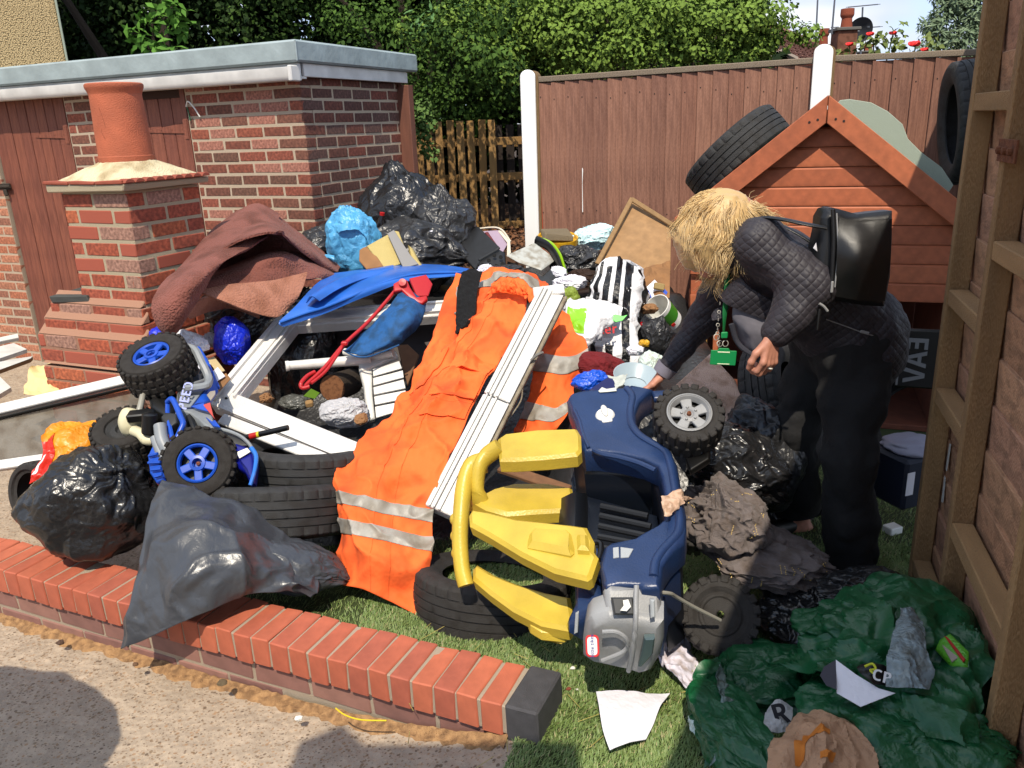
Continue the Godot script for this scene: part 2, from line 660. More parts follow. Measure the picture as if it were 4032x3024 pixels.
func build_ground() -> void:
	var soil := mat("garden_earth", Color(0.30, 0.23, 0.16), 0.95, [T.speck, 3.0], [T.fine, 3.0], 1.0)
	var g := Shape.new()
	var lim := [-300.0, -60.0, -20.0, -10.0, -6.0, 6.0, 20.0, 60.0, 300.0]
	for i in 8:
		for j in 8:
			g.poly4(Vector3(lim[i], -0.16, lim[j + 1]), Vector3(lim[i + 1], -0.16, lim[j + 1]), Vector3(lim[i + 1], -0.16, lim[j]), Vector3(lim[i], -0.16, lim[j]))
	structure("ground", g.mesh(), soil)
	# exposed-aggregate concrete, falling gently to the left
	var agg := noise(31, 0.055, FastNoiseLite.TYPE_CELLULAR, 1)
	agg.cellular_return_type = FastNoiseLite.RETURN_DISTANCE
	agg.cellular_jitter = 1.0
	var cm := mat("aggregate_concrete", Color(0.715, 0.655, 0.58), 0.9, [aggregate_picture(), 1.6], [bump_map("agg", agg, 5.0), 1.6], 0.7)
	var path := Shape.new()
	var nx := 60
	var nz := 40
	var nn := noise(21, 0.9)
	for i in nx + 1:
		for j in nz + 1:
			var x := lerpf(-9.0, -0.02, float(i) / nx)
			var z := lerpf(1.5, -7.5, float(j) / nz)
			if i == nx:   # its right-hand edge runs back from the end of the low wall
				x = -0.02 - 0.30 * (z + 1.75) if z > -1.75 else -0.02
			path.pt(Vector3(x, slope(x) - 0.004 + 0.006 * nn.get_noise_2d(x, z), z))
	for i in nx:
		for j in nz:
			var a := i * (nz + 1) + j
			path.quad(a, a + nz + 1, a + nz + 2, a + 1)
	for j in nz:   # the slab's edge
		var a := nx * (nz + 1) + j
		var p := path.v[a]; var q := path.v[a + 1]
		path.poly4(p, p + Vector3.DOWN * 0.08, q + Vector3.DOWN * 0.08, q)
	structure("concrete_path", path.mesh(), cm)
	# artificial turf: backing sheet and blades
	var turf := mat("turf_backing", Color(0.22, 0.27, 0.10), 0.9, [T.speck, 5.0])
	var lawn := Shape.new()
	var edge := PackedVector2Array([Vector2(-1.3, -2.45), Vector2(0.0, -1.86), Vector2(-0.04, -1.75), Vector2(-0.72, 0.45), Vector2(4.2, 0.45), Vector2(4.2, -5.4), Vector2(-1.3, -5.4)])
	var tri := Geometry2D.triangulate_polygon(edge)
	for p in edge: lawn.pt(Vector3(p.x, 0.003, p.y))
	for i in range(0, tri.size(), 3):
		var a := tri[i]; var b := tri[i + 1]; var d := tri[i + 2]
		if (edge[b] - edge[a]).cross(edge[d] - edge[a]) > 0: lawn.tri(a, d, b)
		else: lawn.tri(a, b, d)
	structure("lawn", lawn.mesh(), turf)
	var blade := Shape.new()
	for k in 3:
		var w := [0.0013, 0.0011, 0.0]
		var hh := [0.0, 0.009, 0.016]
		var bz := [0.0, 0.002, 0.009]
		blade.pt(Vector3(-w[k], hh[k], bz[k])); blade.pt(Vector3(w[k], hh[k], bz[k]))
	blade.quad(0, 1, 3, 2); blade.quad(2, 3, 5, 4)
	var gm := mat("turf_blade", Color.WHITE, 0.55)
	gm.vertex_color_use_as_albedo = true
	gm.backlight_enabled = true
	gm.backlight = Color(0.10, 0.14, 0.03)
	var mm := MultiMesh.new()
	mm.transform_format = MultiMesh.TRANSFORM_3D
	mm.use_colors = true
	mm.mesh = blade.mesh(180)
	var places: Array[Transform3D] = []
	var tints: Array[Color] = []
	var dir := noise(41, 3.0)
	for i in 190000:
		var near := i < 120000
		var x := rng.randf_range(-0.55, 1.5) if near else rng.randf_range(-1.2, 2.2)
		var z := rng.randf_range(-2.75, -1.2) if near else rng.randf_range(-3.6, -1.2)
		if not in_poly(Vector2(x, z), edge): continue
		var b := Basis(Vector3.UP, 2.4 + 1.2 * dir.get_noise_2d(x, z) + rng.randfn(0, 0.7)) * Basis(Vector3.RIGHT, rng.randf_range(0.1, 0.9))
		places.append(Transform3D(b * rng.randf_range(0.7, 1.25), Vector3(x, 0.002, z)))
		var k := rng.randf()
		var col := Color(0.10, 0.17, 0.035).lerp(Color(0.19, 0.25, 0.075), k)
		if rng.randf() < 0.07: col = Color(0.33, 0.30, 0.14)
		tints.append(col)
	mm.instance_count = places.size()
	for i in places.size():
		mm.set_instance_transform(i, places[i])
		mm.set_instance_color(i, tints[i])
	var mi := MultiMeshInstance3D.new()
	mi.name = "artificial_grass"
	mi.multimesh = mm
	mi.material_override = gm
	add_child(mi)
	tag(mi, "short green artificial grass covering the lawn by the low wall", "grass", "", "stuff")
	# sandy earth along the foot of the low wall
	var sand := mat("sandy_earth", Color(0.66, 0.51, 0.345), 0.95, [T.blotch, 3.0], [T.fine, 6.0], 1.2)
	var strip := Shape.new()
	var n := 150
	var sn := noise(51, 5.0)
	for i in n + 1:
		var p := Vector3(-0.05, 0, -1.80).lerp(Vector3(-2.6, 0, -2.97), float(i) / n)
		for k in 6:
			var w := (0.045 + 0.03 * sn.get_noise_1d(i * 0.05)) * k / 5.0
			var q := p - AR * w + AR * 0.01
			var hh := slope(q.x) + 0.016 * (1 - k / 5.0) + (0.012 * sn.get_noise_2d(i * 0.4, k * 0.7) if k < 5 else -0.012)
			strip.pt(Vector3(q.x, hh, q.z))
	for i in n:
		for k in 5:
			var a := i * 6 + k
			strip.quad(a, a + 6, a + 7, a + 1)
	structure("sandy_soil", strip.mesh(60), sand)
	# bank of leaf litter behind the heap, where the ground climbs to the picket fence
	var bank := Shape.new()
	var bn := noise(61, 1.4)
	for i in 41:
		for j in 41:
			var x := lerpf(-0.95, 0.6, i / 40.0)
			var z := lerpf(-5.2, -12.0, j / 40.0)
			var t := smoothstep(0.0, 0.35, j / 40.0)
			bank.pt(Vector3(x + (0.6 * j / 40.0 * (1 if x > 0 else -1)), -0.1 + 0.74 * t + 0.04 * bn.get_noise_2d(x * 3, z * 3), z))
	for i in 40:
		for j in 40:
			var a := i * 41 + j
			bank.quad(a, a + 41, a + 42, a + 1)
	structure("leaf_litter_bank", bank.mesh(180), mat("leaf_litter", Color(0.36, 0.24, 0.15), 0.95, [T.speck, 4.0], [T.fine, 4.0], 1.5))
	var lm := mat("dead_leaf", Color(0.42, 0.27, 0.16), 0.9)
	var dead := MultiMesh.new()
	dead.transform_format = MultiMesh.TRANSFORM_3D
	dead.mesh = leaf_shape(0.05, 0.03).mesh(180)
	dead.instance_count = 900
	for i in 900:
		var x := rng.randf_range(-0.7, 0.25)
		var z := rng.randf_range(-8.2, -6.2)
		dead.set_instance_transform(i, Transform3D(Basis.from_euler(Vector3(rng.randfn(0, 0.5), rng.randf() * TAU, rng.randfn(0, 0.5))), Vector3(x, 0.67 + 0.03 * rng.randf(), z)))
	var di := MultiMeshInstance3D.new()
	di.name = "fallen_leaves"
	di.multimesh = dead
	di.material_override = lm
	add_child(di)
	tag(di, "brown fallen leaves on the bank in front of the picket fence", "leaf litter", "", "stuff")

func aggregate_picture() -> ImageTexture:
	var n := 640
	var im := Image.create(n, n, false, Image.FORMAT_RGB8)
	var a := noise(71, 0.012, FastNoiseLite.TYPE_SIMPLEX_SMOOTH, 4)
	var f := noise(72, 0.35, FastNoiseLite.TYPE_SIMPLEX_SMOOTH, 2)
	for j in n:
		for i in n:
			var th := float(i) / n * TAU
			var ph := float(j) / n * TAU
			var q := Vector3(cos(th) + 2, sin(th), cos(ph) * 2) * 90
			var v := 0.86 + 0.10 * a.get_noise_3d(q.x, q.y + sin(ph) * 70, q.z) + 0.10 * f.get_noise_2d(i, j)
			im.set_pixel(i, j, Color(v, v * 0.985, v * 0.97))
	var r := RandomNumberGenerator.new()
	r.seed = 5
	for k in 5200:
		var x := r.randi_range(0, n - 1)
		var y := r.randi_range(0, n - 1)
		var rx := r.randf_range(0.7, 3.6) if r.randf() < 0.85 else r.randf_range(3.0, 6.0)
		var ry := rx * r.randf_range(0.5, 1.0)
		var tone := r.randf()
		var col := Color(0.62, 0.55, 0.47)
		if tone < 0.3: col = Color(0.95, 0.92, 0.88)
		elif tone < 0.5: col = Color(0.78, 0.66, 0.54)
		elif tone < 0.68: col = Color(0.44, 0.39, 0.35)
		for dy in range(-int(ry) - 1, int(ry) + 2):
			for dx in range(-int(rx) - 1, int(rx) + 2):
				if (dx / rx) ** 2 + (dy / ry) ** 2 < 1.0:
					var px := posmod(x + dx, n)
					var py := posmod(y + dy, n)
					im.set_pixel(px, py, im.get_pixel(px, py).lerp(col, 0.65))
	return ImageTexture.create_from_image(im)

func leaf_shape(l: float, w: float) -> Shape:
	var s := Shape.new()
	s.v = PackedVector3Array([Vector3(0, 0, 0), Vector3(-w / 2, w * 0.18, l * 0.45), Vector3(0, 0, l * 0.5), Vector3(w / 2, w * 0.18, l * 0.45), Vector3(0, -w * 0.2, l)])
	s.t = PackedInt32Array([0, 2, 1, 0, 3, 2, 1, 2, 4, 2, 3, 4])
	return s

# ---------------------------------------------------------------- low brick edging wall
func brick_mats(key: String, tones: Array, rough := 0.85, bump := 0.45) -> Array:
	var o := []
	for i in tones.size():
		o.append(mat(key + "_brick_%d" % i, tones[i], rough, [T.blotch if bump > 0.3 else T.cloud, 3.0 + i * 0.23], [T.fine, 3.0], bump))
	return o

func build_edging_wall() -> void:
	var red := brick_mats("edging", [Color(0.72, 0.385, 0.275), Color(0.70, 0.37, 0.265), Color(0.735, 0.40, 0.285), Color(0.69, 0.36, 0.26), Color(0.66, 0.35, 0.265)], 0.72, 0.16)
	var plum := brick_mats("plinth", [Color(0.54, 0.38, 0.34), Color(0.57, 0.41, 0.36), Color(0.51, 0.36, 0.325)], 0.8, 0.15)
	var mortar := mat("wall_mortar", Color(0.74, 0.67, 0.58), 0.95, [T.speck, 8.0], [T.fine, 8.0], 1.0)
	var w := thing("edging_wall", "low curved-in garden wall of orange bricks on edge with a grey end block", "brick wall", at(Vector3(-0.06, 0, -1.808), AL))
	# local frame: x along the wall to the right (so the wall runs to -x), z towards the path; top front edge at y = 0.10
	var pitch := 0.0727
	var dark := mat("blue_brick", Color(0.27, 0.265, 0.275), 0.8, [T.cloud, 6.0], [T.fine, 5.0], 1.0)
	put("end_block", rough_box(0.098, 0.125, 0.19, 0.006, 0.0015, 3).mesh(), dark, w, Transform3D(Basis(), Vector3(0.058, 0.041, -0.093)))
	var sh := []
	for i in 4:
		sh.append(rough_box(pitch - 0.0085, 0.1, 0.183, 0.0035, 0.0018, 20 + i).mesh())
	var n := 42
	for i in n:
		var x := -0.001 - pitch * (i + 0.5)
		put("brick", sh[i % 4], red[(i * 7 + i / 3) % 5], w, Transform3D(Basis.from_euler(Vector3(rng.randfn(0, 0.004), rng.randfn(0, 0.006), rng.randfn(0, 0.006))), Vector3(x, 0.05 + rng.randfn(0, 0.0012), -0.0915 + rng.randfn(0, 0.0012))))
	put("mortar", box(pitch * n + 0.03, 0.092, 0.173, 0.003).mesh(), mortar, w, Transform3D(Basis(), Vector3(-pitch * n / 2 + 0.003, 0.0495, -0.0915)))
	# stretcher courses under it, more of them showing where the path falls away
	var str := []
	for i in 3:
		str.append(rough_box(0.215, 0.065, 0.09, 0.004, 0.0015, 40 + i).mesh())
	for c in 3:
		var y := -0.0125 - 0.036 - 0.076 * c
		for i in 15:
			var x := -0.11 - 0.226 * i - (0.113 if c % 2 else 0.0)
			if c == 0 or x < -0.8 * c:
				put("brick", str[(i + c) % 3], plum[(i * 5 + c * 2) % 3], w, Transform3D(Basis(), Vector3(x, y, -0.065 + rng.randfn(0, 0.0007))))
	put("mortar", box(3.5, 0.27, 0.09, 0.003).mesh(), mortar, w, Transform3D(Basis(), Vector3(-1.73, -0.135, -0.0690)))

# a block with softly uneven faces and eased edges
func rough_box(sx: float, sy: float, sz: float, bevel: float, amp: float, seed_: int) -> Shape:
	var s := box(sx, sy, sz, bevel)
	var r := RandomNumberGenerator.new()
	r.seed = seed_
	var jit := {}
	for i in s.v.size():
		var k := Vector3(signf(s.v[i].x), signf(s.v[i].y), signf(s.v[i].z))
		if not jit.has(k): jit[k] = Vector3(r.randfn(0, amp), r.randfn(0, amp), r.randfn(0, amp * 0.4))
		s.v[i] += jit[k]
	return s


# ---------------------------------------------------------------- brick outbuilding
# bricks of one wall face; x along, y up, z out. «from»/«to» are the ends, «lead» the first brick's length on even courses
func brick_face(parent: Node3D, f: Transform3D, x0: float, x1: float, y0: float, courses: int, mats: Array, seed_: int, even_header: bool, mirror: bool, hide_below: float, rough := 0.002, course_h := 0.075) -> void:
	var r := RandomNumberGenerator.new()
	r.seed = seed_
	var shared := {}
	var hidden := Shape.new()
	for c in courses:
		var y := y0 + course_h * c + course_h / 2 - 0.005
		var x := x0
		var first := true
		while x < x1 - 0.02:
			var l := 0.215
			if first and ((c % 2 == 0) == even_header): l = 0.1025
			first = false
			l = minf(l, x1 - x)
			if l < 0.035: break
			var key := "%d_%d" % [int(l * 1000), r.randi() % 3]
			if not shared.has(key):
				var s := rough_box(l - 0.003, course_h - 0.0145, 0.06, 0.004, rough * 0.6, seed_ + shared.size())
				shared[key] = [s, s.mesh()]
			var cx := x + l / 2
			var tf := f * Transform3D(Basis.from_euler(Vector3(0, 0, r.randfn(0, 0.006))), Vector3(-cx if mirror else cx, y, -0.03 + r.randfn(0, 0.0007)))
			var m: Material = mats[(r.randi() % mats.size())]
			if y > hide_below:
				put("brick", shared[key][1], m, parent, tf)
			else:
				hidden.join(shared[key][0], tf)
			x += l + 0.0105
	if hidden.v.size():
		put("lower_bricks", hidden.mesh(), mats[0], parent).set_meta("kind", "stuff")

func build_outbuilding() -> void:
	var C := Vector3(-1.24, 0, -5.299)
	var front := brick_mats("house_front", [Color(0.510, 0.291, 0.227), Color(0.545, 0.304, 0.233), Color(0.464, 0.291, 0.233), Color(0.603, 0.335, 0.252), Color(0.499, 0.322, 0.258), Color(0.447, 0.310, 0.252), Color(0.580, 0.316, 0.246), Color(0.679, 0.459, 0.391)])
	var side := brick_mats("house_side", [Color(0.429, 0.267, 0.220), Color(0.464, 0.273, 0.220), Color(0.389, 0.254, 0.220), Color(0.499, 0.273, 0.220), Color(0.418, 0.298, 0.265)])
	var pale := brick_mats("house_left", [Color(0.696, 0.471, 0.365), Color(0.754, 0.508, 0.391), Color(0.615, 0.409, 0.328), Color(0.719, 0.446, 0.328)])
	var mortar := mat("pale_mortar", Color(0.80, 0.725, 0.63), 0.95, [T.speck, 8.0], [T.fine, 8.0], 0.6)
	var o := thing("brick_outbuilding", "long low brick outbuilding with a flat grey roof edge and brown plank doors", "outbuilding", Transform3D(Basis(), C))
	var F := at(Vector3.ZERO, AL)
	var R := at(Vector3.ZERO, AR)
	var base := -0.13
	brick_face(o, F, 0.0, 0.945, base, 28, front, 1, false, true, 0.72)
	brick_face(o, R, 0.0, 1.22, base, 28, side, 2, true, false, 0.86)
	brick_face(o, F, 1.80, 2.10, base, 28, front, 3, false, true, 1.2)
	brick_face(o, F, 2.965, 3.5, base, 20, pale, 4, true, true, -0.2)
	# mortar behind the bricks, butted at the corner
	for s in [[0.0, 0.95], [1.795, 2.105], [2.96, 5.6]]:
		var l: float = s[1] - s[0]
		put("wall", box(l - 0.006, 2.08, 0.1, 0.002).mesh(), mortar, o, F * Transform3D(Basis(), Vector3(-(s[0] + s[1]) / 2 - 0.003, 0.9, -0.0528)))
	put("wall", box(1.12, 2.08, 0.1, 0.002).mesh(), mortar, o, R * Transform3D(Basis(), Vector3(0.665, 0.9, -0.0528)))
	put("back_wall", box(5.5, 2.0, 0.1, 0.002).mesh(), mortar, o, F * Transform3D(Basis(), Vector3(-2.85, 0.9, -1.17)))
	put("lintel", box(1.0, 0.06, 0.09, 0.002).mesh(), mat("shade_timber", Color(0.2, 0.12, 0.09), 0.9), o, F * Transform3D(Basis(), Vector3(-1.37, 1.90, -0.06)))
	# plank doors
	var paint := []
	for i in 3:
		paint.append(mat("door_paint_%d" % i, [Color(0.49, 0.28, 0.215), Color(0.47, 0.265, 0.205), Color(0.505, 0.29, 0.22)][i], 0.62, [T.streak, Vector3(6, 0.6, 6)], [T.grain, Vector3(30, 1.2, 30)] if false else [T.fine, 3.0], 0.25))
	for dd in [[2.105, 2.955, 8], [0.95, 1.79, 7]]:
		var n: int = dd[2]
		var wd: float = (dd[1] - dd[0] - 0.05) / n
		for i in n:
			put("plank", plank(wd - 0.004, 1.88, 0.022, 100 + i).mesh(), paint[i % 3], o, F * Transform3D(Basis(), Vector3(-dd[0] - 0.045 - wd * (i + 0.5), 0.985, -0.035 + rng.randfn(0, 0.0015))))
		put("door_frame", box(0.04, 1.95, 0.05, 0.003).mesh(), paint[1], o, F * Transform3D(Basis(), Vector3(-dd[0] - 0.022, 0.97, -0.02)))
		put("door_backing", box(0.8, 1.9, 0.02, 0.002).mesh(), mat("shade_timber", Color(0.2, 0.12, 0.09), 0.9), o, F * Transform3D(Basis(), Vector3(-(dd[0] + dd[1]) / 2, 0.97, -0.06)))
		for hy in [1.665, 0.36]:
			var hinge := plate(PackedVector2Array([Vector2(0, -0.026), Vector2(0, 0.042), Vector2(-0.02, 0.042), Vector2(-0.33, 0.006), Vector2(-0.335, -0.008), Vector2(-0.32, -0.012)]), 0.005, 0.0015)
			var hg := put("hinge", hinge.mesh(), paint[2], o, F * Transform3D(Basis(), Vector3(-dd[0] - 0.055, hy, -0.0225)))
			put("hinge_plate", box(0.035, 0.125, 0.006, 0.0015).mesh(), paint[2], hg, Transform3D(Basis(), Vector3(0.028, 0.0, 0.03)))
			for q in [0.03, 0.12, 0.22]:
				put("screw", lathe(PackedVector2Array([Vector2(0.0, 0.003), Vector2(0.005, 0.002), Vector2(0.006, 0.0)]), 8).mesh(), paint[0], hg, Transform3D(Basis(Vector3.RIGHT, PI / 2), Vector3(-q, 0.004, 0.005)))
	# rusty bolt on the left door
	var rust := mat("rusty_iron", Color(0.22, 0.19, 0.16), 0.8, [T.dirty, 9.0], [T.fine, 9.0], 1.5)
	var bolt := put("bolt", box(0.12, 0.05, 0.02, 0.004).mesh(), rust, o, F * Transform3D(Basis(), Vector3(-2.95, 1.30, -0.01)))
	put("rod", tube(PackedVector3Array([Vector3(-0.1, 0, 0.015), Vector3(0.08, 0, 0.015)]), 0.011, 0.011, 10, 2).mesh(), rust, bolt)
	put("padlock", box(0.035, 0.05, 0.02, 0.006).mesh(), rust, bolt, turned(Vector3(0.02, -0.045, 0.018), Vector3(0, 0, 12)))
	# white cable by the second door
	var wire := mat("white_cable", Color(0.85, 0.85, 0.83), 0.5)
	put("cable", tube(PackedVector3Array([F * Vector3(-0.94, 1.81, 0.01), F * Vector3(-0.90, 1.84, 0.03), F * Vector3(-0.855, 1.80, 0.03), F * Vector3(-0.83, 1.74, 0.015)]), 0.005).mesh(), wire, o)
	put("cable", tube(PackedVector3Array([F * Vector3(-0.94, 1.81, 0.008), F * Vector3(-0.925, 1.77, 0.012), F * Vector3(-0.922, 1.72, 0.01)]), 0.004).mesh(), mat("green_cable", Color(0.1, 0.35, 0.22), 0.5), o)
	# roof: grey kerb, white fascia and gutter
	var felt := mat("grey_roof_paint", Color(0.60, 0.655, 0.665), 0.6, [T.cloud, 1.2], [T.soft, 1.5], 0.15)
	var white := mat("white_upvc", Color(0.86, 0.855, 0.84), 0.4, [T.cloud, 1.4])
	var roof := put("roof_edge", box(6.0, 0.125, 1.45, 0.012).mesh(), felt, o, F * Transform3D(Basis(), Vector3(-3.0 + 0.085, 2.083, -0.61)))
	put("corner_weld", box(0.012, 0.12, 0.012, 0.004).mesh(), felt, roof, Transform3D(Basis(), Vector3(2.998, 0, 0.723)))
	put("fascia", box(5.9, 0.10, 0.03, 0.003).mesh(), white, o, F * Transform3D(Basis(), Vector3(-2.90, 1.969, 0.055)))
	put("fascia", box(1.24, 0.078, 0.02, 0.003).mesh(), white, o, R * Transform3D(Basis(), Vector3(0.60, 1.98, 0.045)))
	var gp := PackedVector2Array([Vector2(0.0, 0.0), Vector2(0.0, -0.072), Vector2(0.055, -0.072), Vector2(0.072, -0.05), Vector2(0.075, 0.0), Vector2(0.07, 0.002), Vector2(0.067, -0.045), Vector2(0.05, -0.066), Vector2(0.005, -0.066), Vector2(0.005, 0.0)])
	put("gutter", plate(gp, 5.9, 0.0008).mesh(), white, o, F * Transform3D(Basis(Vector3(0, 0, 1), Vector3(0, 1, 0), Vector3(-1, 0, 0)), Vector3(0.03, 1.992, 0.0715)))
	put("gutter_end", box(0.03, 0.09, 0.088, 0.006).mesh(), white, o, F * Transform3D(Basis(), Vector3(0.048, 1.957, 0.113)))
	put("soffit", box(5.9, 0.012, 0.05, 0.001).mesh(), white, o, F * Transform3D(Basis(), Vector3(-2.9, 1.935, 0.02)))
	# brown timber post at the far corner
	var pm := mat("brown_post_paint", Color(0.46, 0.285, 0.22), 0.7, [T.cloud, Vector3(8, 1, 8)], [T.fine, 3.0], 0.5)
	var post := plate(PackedVector2Array([Vector2(-0.055, -0.2), Vector2(0.06, -0.2), Vector2(0.06, 1.925), Vector2(-0.028, 1.93), Vector2(-0.055, 1.80)]), 0.07, 0.004)
	single("timber_post", "dark brown painted timber post at the end of the brick outbuilding", "post", post.mesh(), pm, Transform3D(F.basis, C + AR * 1.22 + AL * 0.035))

func plank(w: float, l: float, th: float, seed_: int) -> Shape:
	return rough_box(w, l, th, 0.003, 0.0008, seed_)

# ---------------------------------------------------------------- brick chimney stack with its clay pot
func build_chimney() -> void:
	var C := Vector3(-1.712, 0, -3.725)
	var red := brick_mats("stack", [Color(0.672, 0.336, 0.237), Color(0.638, 0.323, 0.237), Color(0.711, 0.360, 0.244), Color(0.605, 0.305, 0.231), Color(0.739, 0.403, 0.263), Color(0.655, 0.329, 0.231), Color(0.672, 0.342, 0.250), Color(0.66, 0.50, 0.43)])
	for i in 8:   # white bloom on some of the bricks
		if i in [3]: red[i].albedo_texture = bloom_map()
	var mortar := mat("stack_mortar", Color(0.80, 0.74, 0.62), 0.95, [T.speck, 8.0], [T.fine, 7.0], 1.2)
	var pink := mat("pink_render", Color(0.72, 0.54, 0.44), 0.95, [T.speck, 6.0], [T.fine, 5.0], 1.2)
	var o := thing("chimney_stack", "square garden chimney of weathered red brick topped by a cement cap", "chimney", Transform3D(Basis(), C))
	var F := at(Vector3.ZERO, AL)
	var R := at(Vector3.ZERO, AR)
	# shaft
	brick_face(o, F, 0.0, 0.42, 0.862, 7, red, 21, false, true, 0.0, 0.002, 0.0752)
	brick_face(o, R, 0.0, 0.45, 0.862, 7, red, 22, true, false, 0.0, 0.002, 0.0752)
	put("core", box(0.412, 0.54, 0.442, 0.003).mesh(), mortar, o, F * Transform3D(Basis(), Vector3(-0.209, 1.118, -0.224)))
	# stepped base, each two courses wider, with sloping cement on the steps
	var steps := [[0.20, 0.03, 0.787], [0.255, 0.06, 0.712], [0.30, 0.09, 0.562], [0.315, 0.10, 0.412]]
	for k in 4:
		var wl: float = 0.42 + steps[k][0]
		var fo: float = steps[k][1]
		var y: float = steps[k][2]
		var y1: float = 0.862 if k == 0 else steps[k - 1][2]
		var n := int(round((y1 - y) / 0.075))
		if k == 3:
			y = -0.127
			n = 9
		var Fk := F * Transform3D(Basis(), Vector3(0.02 * k, 0, fo))
		var Rk := R * Transform3D(Basis(), Vector3(-fo, 0, 0.02 * k))
		brick_face(o, Fk, 0.0, wl, y, n, red, 30 + k, k % 2 == 0, true, -1.0, 0.003)
		brick_face(o, Rk, 0.0, 0.45 + fo, y, n, red, 40 + k, k % 2 == 1, false, -1.0, 0.003)
		put("core", box(wl - 0.010, n * 0.075, 0.412 + fo, 0.003).mesh(), pink, o, Fk * Transform3D(Basis(), Vector3(-wl / 2 - 0.003, y + n * 0.0375 - 0.008, -0.21 - fo / 2)))
		# fillet of pinkish cement
		var fil := plate(PackedVector2Array([Vector2(-0.02, 0), Vector2(0.032, 0), Vector2(-0.02, 0.05)]), wl - 0.01, 0.004)
		put("cement_fillet", fil.mesh(), pink, o, Fk * Transform3D(Basis(Vector3(0, 0, 1), Vector3(0, 1, 0), Vector3(-1, 0, 0)), Vector3(-0.003, y1 - 0.006, -0.034)))
	# slate on the left shoulder
	var slate := mat("dark_slate", Color(0.27, 0.275, 0.265), 0.8, [T.cloud, Vector3(3, 12, 12)], [T.fine, 5.0], 1.0)
	put("slate", rough_box(0.24, 0.035, 0.30, 0.004, 0.004, 3).mesh(), slate, o, F * turned(Vector3(-0.49, 0.875, -0.12), Vector3(2, 6, 2)))
	put("slate_bedding", rough_box(0.19, 0.05, 0.2, 0.006, 0.006, 4).mesh(), mortar, o, F * Transform3D(Basis(), Vector3(-0.51, 0.835, -0.13)))
	# oversailing course, tile course and cement flaunching
	put("cap_slab", rough_box(0.50, 0.034, 0.53, 0.005, 0.003, 5).mesh(), mortar, o, F * Transform3D(Basis(), Vector3(-0.21, 1.405, -0.222)))
	var tile := mat("red_tile", Color(0.60, 0.30, 0.22), 0.8, [T.cloud, 5.0])
	for i in 3:
		put("tile", rough_box(0.165, 0.014, 0.50, 0.003, 0.002, 60 + i).mesh(), tile, o, F * Transform3D(Basis(), Vector3(-0.385 + 0.172 * i, 1.429, -0.20)))
	for i in 9:   # the rounded tile noses along the right edge
		var nose := Shape.new()
		var pr := PackedVector2Array()
		for k in 9:
			var a := PI * k / 8.0
			pr.append(Vector2(cos(a) * 0.027, sin(a) * 0.018))
		put("tile_nose", plate(pr, 0.05, 0.002).mesh(), tile, o, F * Transform3D(Basis(Vector3(0, 0, -1), Vector3(0, 1, 0), Vector3(1, 0, 0)), Vector3(0.008, 1.426, 0.015 - 0.058 * i)))
	var fl := Shape.new()
	var nn := noise(81, 6.0)
	var ring := 40
	for k in 7:
		var u := k / 6.0
		for i in ring:
			var a := TAU * i / ring
			var sq := 1.0 / maxf(absf(cos(a)), absf(sin(a)))
			var ro := 0.252 * minf(sq, 1.36)
			var r := lerpf(ro, 0.125, pow(u, 0.85))
			var p := Vector3(cos(a) * r, 1.424 + 0.088 * pow(u, 0.8) + 0.006 * nn.get_noise_3d(cos(a), sin(a), u), sin(a) * r)
			fl.pt(p)
	for k in 6:
		for i in ring:
			var j := (i + 1) % ring
			fl.quad(k * ring + i, (k + 1) * ring + i, (k + 1) * ring + j, k * ring + j)
	put("cement_cap", fl.mesh(70), mat("cream_cement", Color(0.80, 0.755, 0.62), 0.95, [T.dirty, 1.5], [T.fine, 7.0], 0.8), o, F * Transform3D(Basis(), Vector3(-0.205, 0.0, -0.222)))
	# clay pot standing in it
	var clay := mat("terracotta", Color(0.70, 0.375, 0.255), 0.75, [T.cloud, 2.0], [T.fine, 3.0], 0.3)
	var pp := PackedVector2Array([Vector2(0.124, 0.0), Vector2(0.1245, 0.03), Vector2(0.1225, 0.0325), Vector2(0.122, 0.036), Vector2(0.1205, 0.12), Vector2(0.117, 0.22), Vector2(0.1145, 0.305), Vector2(0.1165, 0.312), Vector2(0.121, 0.325), Vector2(0.1265, 0.334), Vector2(0.1285, 0.344), Vector2(0.1275, 0.352), Vector2(0.122, 0.357), Vector2(0.105, 0.355), Vector2(0.10, 0.34), Vector2(0.10, 0.0)])
	var pot := thing("chimney_pot", "orange terracotta chimney pot with a rolled rim on the brick stack", "chimney pot", Transform3D(F.basis, C + F.basis * Vector3(-0.205, 1.505, -0.222)))
	put("pot_body", lathe(pp, 72, true).mesh(30), clay, pot)
	put("crack", tube(PackedVector3Array([Vector3(0.02, 0.11, 0.1192), Vector3(0.005, 0.15, 0.1192), Vector3(0.03, 0.165, 0.115), Vector3(0.012, 0.25, 0.1155)]), 0.0008, 0.0005, 4).mesh(), mat("crack_dark", Color(0.3, 0.13, 0.08), 0.9), pot)

func bloom_map() -> NoiseTexture2D:
	return noise_map("bloom", noise(88, 0.02, FastNoiseLite.TYPE_SIMPLEX_SMOOTH, 4), Color(1, 1, 1), Color(1.15, 1.45, 1.5), 512, 0.6, 0.72)

